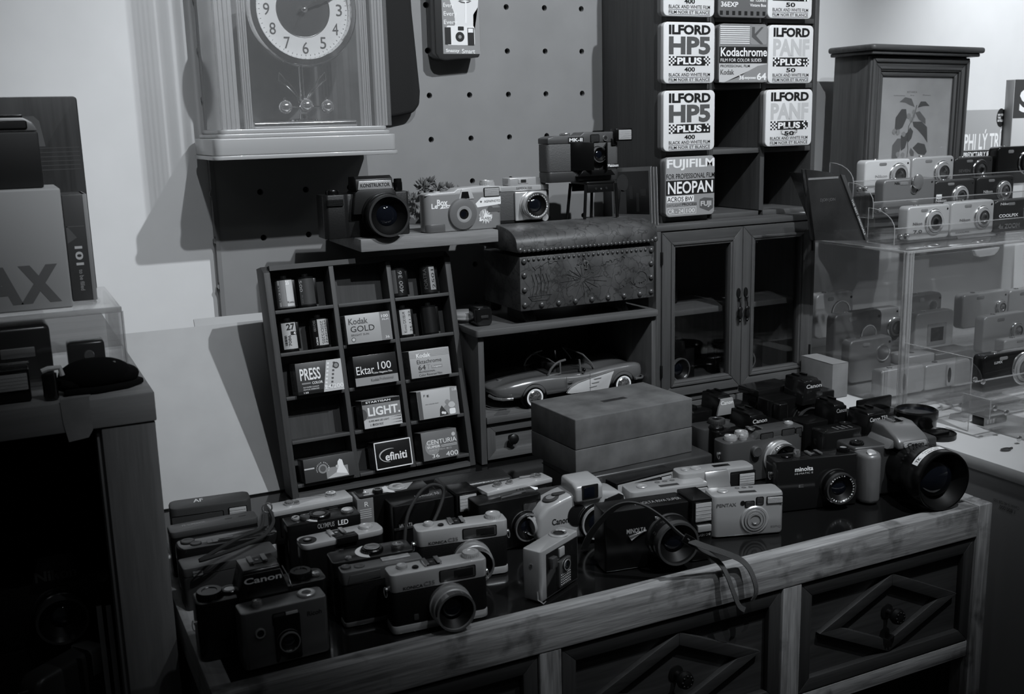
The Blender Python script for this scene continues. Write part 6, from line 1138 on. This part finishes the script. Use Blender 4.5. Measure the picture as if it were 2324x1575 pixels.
# album sleeves leaning at the left of the case top
def pl(pts, y, th, name, label, cat, mat, group=None, txt=None):
    P = [atY(px, py, y) for px, py in pts]; lo = min(p.z for p in P); cx = P[0].x; t = thing(name, label, cat, (cx, y, max(lo, CZ1+.001)), 0, group); dz = max(lo, CZ1+.001)-lo
    b = B(); b.plate([(p.x-cx, p.z-lo) for p in P], 0, th, mat, .0006); b.build('case_shell', t); q = [(p.x-cx, p.z-lo) for p in P]; return t, q
SL = M('sleeve_dark', .025, .2, coat=.6, noise=.5, nscale=12)
t, q = pl([(1830, 384), (1906, 394), (1962, 546), (1850, 546)], 1.265, .012, 'disc_case', 'dark glossy disc case leaning at the left end of the display case top', 'disc case', SL, 'leaning disc cases')
b = B(); cxq = (q[0][0]+q[1][0])/2; b.text('DJOIN JOIN', cxq-.004, cxq+.026, q[0][1]-.052, q[0][1]-.046, 0, G1, .01); b.box(q[0][0]+.004, q[1][0]-.003, -.0006, 0, q[1][1]-.007, q[1][1]-.004, ACRE); b.build('cover_print', t)
t, q = pl([(1909, 396), (1918, 397), (1972, 546), (1965, 546)], 1.262, .12, 'disc_case', 'second disc case behind, its thin spine showing pale lettering', 'disc case', M('spine_dark', .06, .25, coat=.5), 'leaning disc cases')
a_ = math.degrees(math.atan2(q[0][0]-q[3][0], q[0][1]-q[3][1])); ln_ = math.hypot(q[0][0]-q[3][0], q[0][1]-q[3][1])
b = B(TR(q[3][0], 0, q[3][1]) @ RYm(a_)); b.text('THE BEST ORIGINALS', .0008, .0038, ln_*.08, ln_*.62, 0, G3, .02, 2, rot=-90); b.build('spine_print', t)
# carton left of the case
t = thing('cardboard_box', 'worn grey carton standing on the desk between the cabinet and the clear case', 'box', (1.205, 1.288, .0405), math.radians(-2)); b = B(); b.box(0, .033, 0, .08, 0, .058, M('carton_grey', .17, .55, noise=.2, nscale=25), .0015, 2); b.build('carton', t)
b = B(TR(0, 0, .0581) @ TOPT); b.rect(.0, .033, .0, .079, 0, M('carton_flap', .22, .55), 1); b.build('top_flap', t)
# ---------------------------------------------------------------- low clear stand in front of the case
t = thing('clear_stand', 'low clear plastic stand in front of the case, with little round screws', 'stand', (1.33, 1.06, .0405)); iz = TR(-1.33, -1.06, -.0405)
LY, LX, LZ = 1.075, None, None
lx0, lx1, lz0, lz1 = rectY(2232, 800, 2345, 882, 1.10)
b = B(iz); xs = 1.243; b.side([(1.048, .041), (1.176, .041), (1.176, .150), (1.048, .150)], xs, xs+.0025, ACR); b.tube([(xs+.001, 1.048, .041), (xs+.001, 1.048, .150), (xs+.001, 1.176, .150)], .0008, ACRE, 6); b.build('side_panel', t)
b = B(iz); b.box(xs+.003, 1.60, 1.088, 1.135, lz0-.004, lz0-.0012, ACR, .0004); b.box(xs+.003, 1.60, 1.085, 1.0875, lz0-.004, lz0+.026, ACR); b.box(xs+.003, 1.60, 1.0848, 1.0878, lz0+.025, lz0+.0265, ACRE); b.build('upper_tray', t)
b = B(iz); b.side([(1.086, lz0-.004), (1.086, lz0+.026)]+[(1.086+.05*(1-math.cos(math.radians(a))), lz0+.026+.03*math.sin(math.radians(a))) for a in range(15, 91, 15)]+[(1.136, lz0-.004)], lx0-.020, lx0-.0175, ACR); b.build('tray_end', t)
ux0, uz = atY(2248, 905, 1.0).x, atY(2248, 950, 1.0).z
b = B(iz); b.box(ux0, 1.60, 1.0, 1.046, uz, uz+.0025, ACR, .0004); b.box(ux0, 1.60, .9975, 1.0, uz, uz+.028, ACR); b.box(ux0, 1.60, .9973, 1.0002, uz+.0268, uz+.0285, ACRE); b.box(ux0-.0025, ux0, .998, 1.046, uz, uz+.028, ACRE); b.build('lower_tray', t)
b = B(iz); b.box(ux0+.045, ux0+.0475, .96, 1.045, .041, uz-.0005, ACRE); b.build('leg_plate', t)
for px, py, y in ((2212, 861, 1.084), (2230, 866, 1.084), (2257, 926, .9965), (2283, 936, .9965), (2312, 995, .97)):
    c = atY(px, py, y); b = B(iz); b.lathe([(0, 0), (.0042, 0), (.0042, .002), (.0025, .0032), (0, .0032)], tuple(c), (0, -1, 0), CHR, 16); b.build('screw', t)
t, w, h = dcam((2232, 800, 2345, 882), 1.10, 'glossy black compact with a big round lens cover on the low clear stand', GLOSSB, zf=lz0, lensf=(.80, .5, .42), lm=SIL, brand=[('LUMIX', .20, .36, .74, .81, G3)])
# small things on the desk
ZD = .0405
b = B(); b.tube(spl([(0, 0, .003), (.02, .002, .003), (.045, .01, .003), (.075, .006, .003), (.10, .02, .003), (.13, .015, .003)]), .0018, M('white_cable', .5, .5), 8); b.cyl((-.004, -.0006, .0045), (-1, -.1, 0), .0042, .022, M('white_cable', .5, .5), 16, .001); b.cyl((-.026, -.003, .0045), (-1, -.1, 0), .0018, .010, CHR, 12)
o = b.build('audio_cable'); c = atZ(2160, 925, ZD); o.location = (c.x, c.y, ZD+.0002); tag(o, 'white cable with a metal jack plug on the desk before the clear case', 'cable')
t = thing('plug_adapter', 'little black plug block with three pale pins under the clear stand', 'plug', (atZ(2232, 968, ZD).x, atZ(2232, 968, ZD).y, ZD)); b = B(); b.box(0, .05, 0, .022, 0, .016, BLK, .002); b.build('housing', t)
for k in range(3): b = B(); b.box(.006+.006*k, .0095+.006*k, -.0012, 0, .003, .009, G3, .0003); b.build('pin', t)
b = B(); b.tube([(.008*math.cos(a), .004*math.sin(a), .0015) for a in [i*math.pi/8 for i in range(15)]], .0012, GUN, 6); b.cyl((.008, 0, .0015), (1, 0, 0), .0016, .004, GUN, 10)
o = b.build('spring_hook'); o.location = (*atZ(2283, 1022, ZD)[:2], ZD); tag(o, 'tiny metal spring hook lying alone on the white desk', 'hook')
t = thing('loose_cap', 'round black lens cap with a pinch grip on the desk edge by the big lens', 'lens cap', (*atZ(2128, 992, ZD)[:2], ZD)); t.location.x = max(t.location.x, 1.185)
b = B(); b.lathe([(0, 0), (.024, 0), (.025, .001), (.025, .007), (.023, .008), (.021, .006), (0, .006)], (0, 0, 0), (0, 0, 1), BLK, 40); b.build('cap_disc', t); b = B(); b.box(-.018, .012, -.010, .004, .006, .0095, BLK, .001); b.build('pinch_grip', t)
t = thing('lens_converter', 'short fat black lens barrel lying face up behind the lens cap', 'lens', (*atZ(2062, 985, .0)[:2], 0)); t.location = (1.192, 1.098, .0405)
b = B(); b.lathe([(0, 0), (.027, 0), (.029, .004), (.029, .015), (.031, .018), (.031, .028), (.028, .030), (.026, .026), (0, .024)], (0, 0, 0), (0, 0, 1), [BLK]*7+[LENSG], 44); b.build('barrel', t)
t = thing('eyepiece_case', 'flat black case lying open at the table end beside the clear case', 'case', (1.163, 1.155, ZD)); b = B(); b.box(0, .070, 0, .040, 0, .006, BLK, .002); b.build('case_base', t); b = B(RXm(0)); b.box(0, .070, .030, .036, .006, .026, BLK, .002); b.build('case_lid', t)
for k, (px, py, a, lab) in enumerate(((2190, 958, 20, 'loose clear wrapper on the desk nearest the case corner'), (2265, 985, -15, 'crumpled pale wrapper below the low clear stand'))):
    b = B(); b.plan([(0, 0), (.05, -.006), (.058, .02), (.03, .034), (.004, .026)], 0, .0006, CLEAR('wrapper', .8, .4, .1, .2)); b.box(.02, .035, .005, .012, .0006, .006, CLEAR('wrapper', .8, .4, .1, .2), .001)
    o = b.build('plastic_wrapper'); o.location = (*atZ(px, py, ZD)[:2], ZD+.0003); o.rotation_euler = (0, 0, math.radians(a)); tag(o, lab, 'wrapper')
# ---------------------------------------------------------------- things on the left stand
ZS2 = .2506
t = thing('clear_tray', 'shallow clear plastic box on the left stand carrying the white carton', 'tray', (.0, 1.20, ZS2)); il = TR(0, -1.20, -ZS2)
TY0, TY1, TX1 = 1.13, 1.30, .106
b = B(il); b.box(-.25, TX1, TY0, TY1, .251, .254, ACR); b.build('base_plate', t); b = B(il); b.box(-.25, TX1, TY0, TY1, .322, .326, ACR, .0008); b.box(-.25, TX1, TY0-.001, TY0+.002, .321, .327, ACRE, .0008); b.build('top_plate', t)
b = B(il); b.box(-.25, TX1-.004, TY0, TY0+.003, .2545, .3215, ACR); b.build('front_wall', t); b = B(il); b.box(TX1-.003, TX1, TY0, TY1, .2545, .3215, ACR); b.tube([(TX1, TY0, .254), (TX1, TY0, .322)], .0012, ACRE, 6); b.build('side_wall', t)
ABX = M('white_card', .42, .6)
x0, x1, z0, z1 = rectY(-120, 432, 152, 706, 1.15)
t = thing('white_carton', 'big white carton with large grey letters ending in X, at the left edge', 'box', (x0, 1.15, .3273)); w = x1-x0; hz2 = z1-.3273
b = B(); b.box(0, w, 0, .09, 0, hz2, ABX, .002, 3); b.build('carton', t)
def fx(px): return atY(px, 640, 1.15).x-x0
za, zb2 = atY(60, 690, 1.15).z-.3273, atY(60, 603, 1.15).z-.3273
b = B(); lm_ = M('letter_grey', .16, .6); b.text('X', fx(42), fx(136), za, zb2, 0, lm_, .06); b.text('A', fx(-42), fx(48), za, zb2, 0, lm_, .06); b.text('P', fx(-118), fx(-52), za, zb2, 0, lm_, .06); b.build('printed_letters', t)
# camera on the carton
x0c, x1c, z0c, z1c = rectY(-110, 268, 92, 428, 1.16)
t = thing('instant_camera', 'black camera with a silver top standing on the white carton at the left edge', 'camera', (x0c, 1.165, .3273+hz2+.0003)); w = x1c-x0c; h = z1c-(.3273+hz2)
b = B(); b.box(0, w, 0, .05, 0, h*.80, M('cam_matt', .008, .6), .002); b.build('body', t); b = B(); b.plate([(0, h*.805), (w, h*.805), (w-.004, h*.93), (w-.012, h), (0, h)], .0, .05, SILD, .002); b.build('top_cover', t); window(t, w*.45, w*.87, h*.85, h*.94, 0); b = B(); b.box(w*.5, w*.85, .02, .035, h, h+.003, BLK, .001); b.build('flash_rail', t)
# picture board behind
x0c, x1c, z0c, z1c = rectY(-160, 220, 186, 445, 1.26)
PBD = WOOD('board_print', .035, 'z', .5, .3, .1, 40)
t = thing('picture_board', 'dark printed board with striped pattern standing behind the white carton', 'board', (x0c, 1.262, .3273)); w = x1c-x0c; h = z1c-.3273
b = B(); b.plate(rr(0, w, 0, h, .004), 0, .006, PBD, .0006); b.build('board', t)
b = B(); gx_ = lambda px: atY(px, 300, 1.26).x-x0c; gz_ = lambda py: atY(80, py, 1.26).z-.3273
b.poly([(gx_(40), gz_(265)), (gx_(80), gz_(263)), (gx_(92), gz_(275)), (gx_(100), gz_(333)), (gx_(82), gz_(333)), (gx_(76), gz_(283)), (gx_(40), gz_(283))], 0, G1, 1)
for k in range(6): b.rect(gx_(60), gx_(176), gz_(338+10*k), gz_(336+10*k), 0, M('print_line', .06, .4), 1)
b.build('printed_shape', t)
# narrow dark boxes right of the carton
x0c, x1c, z0c, z1c = rectY(150, 440, 205, 664, 1.20)
t = thing('upright_book', 'narrow dark box with 101 written down its side, right of the white carton', 'book', (x0c, 1.19, .3273)); w = x1c-x0c; h = z1c-.3273
b = B(); b.box(0, w, 0, .06, 0, h, M('book_spine', .045, .45), .001); b.box(w*.84, w+.0005, -.0006, .06, 0, h, G2, .0005); b.build('slipcase', t)
b = B(); b.poly([(w*.05, h*.55), (w*.45, h*.60), (w*.05, h*.72)], 0, G1, 1); b.rect(.001, w*.8, h*.70, h*.71, 0, G1, 1); b.text('101', w*.30, w*.62, h*.34, h*.52, 0, G3, .03, 2, rot=-90); b.text('to be filled', w*.38, w*.56, h*.10, h*.30, 0, G2, .02, 2, rot=-90); b.build('printed_spine', t)
# small things on the front of the stand
t = thing('tripod_head', 'black block with a metal screw on a round plate inside the clear tray', 'tripod part', (.070, 1.165, .2546)); b = B(); b.lathe([(0, 0), (.026, 0), (.026, .004), (0, .004)], (.005, 0, 0), (0, 0, 1), BLK, 32); b.build('round_plate', t); b = B(); b.box(-.018, .018, -.013, .013, .0045, .036, BLK, .004, 3); b.build('block', t); b = B(); b.cyl((.002, -.013, .022), (0, -1, 0), .005, .003, CHR, 16, .0005); b.build('screw', t)
t = thing('metal_lighter', 'small cylinder with a bright bent tip on the front of the left stand', 'accessory', (.030, 1.082, .2508)); b = B(); b.cyl((0, 0, 0), (0, 0, 1), .0068, .026, GLOSSB, 20, .0008); b.build('cylinder', t); b = B(); b.tube([(-.006, 0, .028), (.0, 0, .030), (.010, 0, .030), (.0115, 0, .022)], .0026, M('tip_white', .6, .4), 8); b.build('bent_tip', t)
t = thing('cloth_bag', 'crumpled black cloth pouch on the right front of the left stand', 'pouch', (.072, 1.100, .2508)); b = B(); b.sph((0, 0, .016), .030, SOOT, (1.15, .6, .55), 24); b.sph((.022, .004, .012), .02, SOOT, (1, .8, .55), 20); b.sph((-.022, .0, .010), .018, SOOT, (1, .8, .5), 20); b.plan([(-.03, -.016), (.0, -.020), (.030, -.012), (.046, .004), (.04, .02), (-.03, .018)], 0, .006, SOOT, .002); b.build('dull_black', t)
b = B(); b.box(-.018, .020, -.0175, -.013, .020, .024, M('pouch_binding', .06, .5), .001, T=RXm(-20)); b.build('binding', t)
t = thing('flash_unit', 'small unit with a bright ribbed window at the left edge of the stand', 'flash', (-.055, 1.085, .2508)); b = B(); b.box(0, .068, 0, .03, 0, .032, BLK, .002); b.build('body', t); flashw(t, .040, .066, .012, .028, 0)
t = thing('loose_cap', 'black lens cap lying on the front edge of the left stand', 'lens cap', (.0, 1.072+.012, .2508)); t.location = (.0, 1.0725+.0, .2508); t.location.y = 1.0735
b = B(); b.lathe([(0, 0), (.019, 0), (.02, .001), (.02, .006), (.018, .007), (0, .006)], (0, 0, 0), (0, 0, 1), BLK, 32); b.build('cap_disc', t); t.location = (-.012, 1.0852-.0, .2508); t.location = (.004, 1.0865-.0, .2508) if 0 else (-.085, 1.09, .2508)
# inside the dark stand
t = thing('slr_camera', 'shadowed black reflex with faint letters inside the left stand', 'camera', (-.055, 1.15, -.1048), 0, 'cameras inside the left stand')
b = B(); b.plan(rr(0, .14, 0, .04, .008), 0, .072, BLK, .002); b.build('body', t); b = B(); b.plate([(.045, .07), (.100, .07), (.090, .104), (.055, .104)], -.008, .034, BLK, .002); b.text('Nikon', .050, .092, .076, .088, -.0082, DGR, .03); b.build('prism_housing', t); lens(t, .072, .036, .028, .03, BLK, DGR); b = B(); b.lathe([(.006, 0), (.006, .003), (.004, .003), (0, .001)], (.118, 0, .078-.012), (0, -1, 0), DGR, 20); b.build('front_button', t); t.location = (-.055, 1.195, -.0498)
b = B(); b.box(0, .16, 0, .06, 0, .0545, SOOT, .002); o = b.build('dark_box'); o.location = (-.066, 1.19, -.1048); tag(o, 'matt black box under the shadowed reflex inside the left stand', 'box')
t = thing('compact_camera', 'dark compact with chrome corner and wrist ring, lower left inside the stand', 'camera', (.0, 1.02, -.1048), math.radians(-35), 'cameras inside the left stand')
t.location = (-.015, 1.10, -.1048); t.rotation_euler = (math.radians(0), 0, math.radians(38))
b = B(); b.plate(rr(0, .095, 0, .060, .012), 0, .03, DGR, .006, 4); b.build('body', t); b = B(); b.plate([(.070, .030), (.095, .030), (.095, .052), (.088, .060), (.070, .061)], -.001, .031, SILD, .002); b.build('corner_cap', t); b = B(); b.tube([(-.004, .01, .050), (-.018, .005, .056), (-.022, .005, .03), (-.010, 0, .008), (.006, -.008, .006)], .0012, CHR, 6); b.build('wrist_ring', t)

t = thing('lens_case', 'low black case lying inside the clear tray under the white carton', 'case', (-.16, 1.165, .2546)); b = B(); b.box(-.06, .198, 0, .115, 0, .056, BLK, .006, 3); b.build('case_body', t); b = B(); b.box(.02, .175, -.0008, .0, .018, .020, CHR, .0003); b.build('metal_strip', t); b = B(); b.plate(rr(.150, .182, .024, .034, .001), -.0012, 0, SIL, .0003); b.build('clasp', t)
t = slr((.965, 1.455, .0562), .10, .055, .034, math.radians(8), 'dim black reflex behind the left glass door, on the cabinet floor', nm='', shoe_=False, lensr=.021, lensl=.015, lensm=(BLK, CHR)); t['group'] = 'cameras inside the glazed cabinet'
t = slr((1.105, 1.47, .0562), .10, .055, .034, math.radians(-6), 'dim black reflex behind the right glass door, on the cabinet floor', nm='', shoe_=False, lensr=.019, lensl=.020, lensm=(BLK, CHR)); t['group'] = 'cameras inside the glazed cabinet'
b = B(); b.box(0, .060, 0, .05, 0, .085, SOOT, .002); o = b.build('dark_box'); o.location = (.965, 1.47, .1922); tag(o, 'tall matt black box on the inner shelf behind the left glass door', 'box')
# ---------------------------------------------------------------- light
def spot(n, loc, aim, e, size, blend, rad, col=(.91, .955, 1.)):
    l = bpy.data.lights.new(n, 'SPOT'); l.energy = e; l.spot_size = math.radians(size); l.spot_blend = blend; l.shadow_soft_size = rad; l.color = col
    o = bpy.data.objects.new(n, l); COL.objects.link(o); o.location = loc
    o.rotation_euler = (Vector(aim)-Vector(loc)).to_track_quat('-Z', 'Y').to_euler(); return o
spot('key_spot', (.50, .15, 1.52), (.70, 1.6, .35), 16, 60, .6, .012)
spot('second_spot', (1.02, .18, 1.62), (.85, 1.6, .30), 36, 60, .6, .012)
spot('right_wall_spot', (1.95, .75, 1.55), (2.1, 1.62, .60), 42, 52, .8, .02)
spot('case_fill_spot', (2.35, .25, 1.35), (1.62, 1.35, .15), 13, 34, .8, .015)  # unseen spot added to brighten the cameras inside the clear case
spot('left_wall_spot', (.0, .1, 1.7), (-.06, 1.62, .5), 9.5, 30, .6, .02)
def panel(n, loc, aim, e, sx, sy):  # unseen area light added to give metal parts bright reflections
    l = bpy.data.lights.new(n, 'AREA'); l.shape = 'RECTANGLE'; l.size = sx; l.size_y = sy; l.energy = e; l.color = (.91, .955, 1.)
    o = bpy.data.objects.new(n, l); COL.objects.link(o); o.location = loc; o.rotation_euler = (Vector(aim)-Vector(loc)).to_track_quat('-Z', 'Y').to_euler()
panel('reflection_fill', (.7, -.6, 1.85), (.7, 1.3, .2), .3, .5, .12)
panel('reflection_fill', (2.1, .2, 1.85), (1.3, 1.2, .1), .4, .3, .1)
panel('reflection_fill', (-.9, .0, 1.6), (.4, 1.2, .2), .15, .3, .1)
w = bpy.data.worlds.new('room'); S.world = w; w.use_nodes = True
w.node_tree.nodes['Background'].inputs[0].default_value = (.93, .97, 1, 1); w.node_tree.nodes['Background'].inputs[1].default_value = .003
S.view_settings.view_transform = "Standard"; S.view_settings.look = "None"; S.view_settings.gamma = 1; S.view_settings.use_curve_mapping = False; S.view_settings.exposure = 1.5
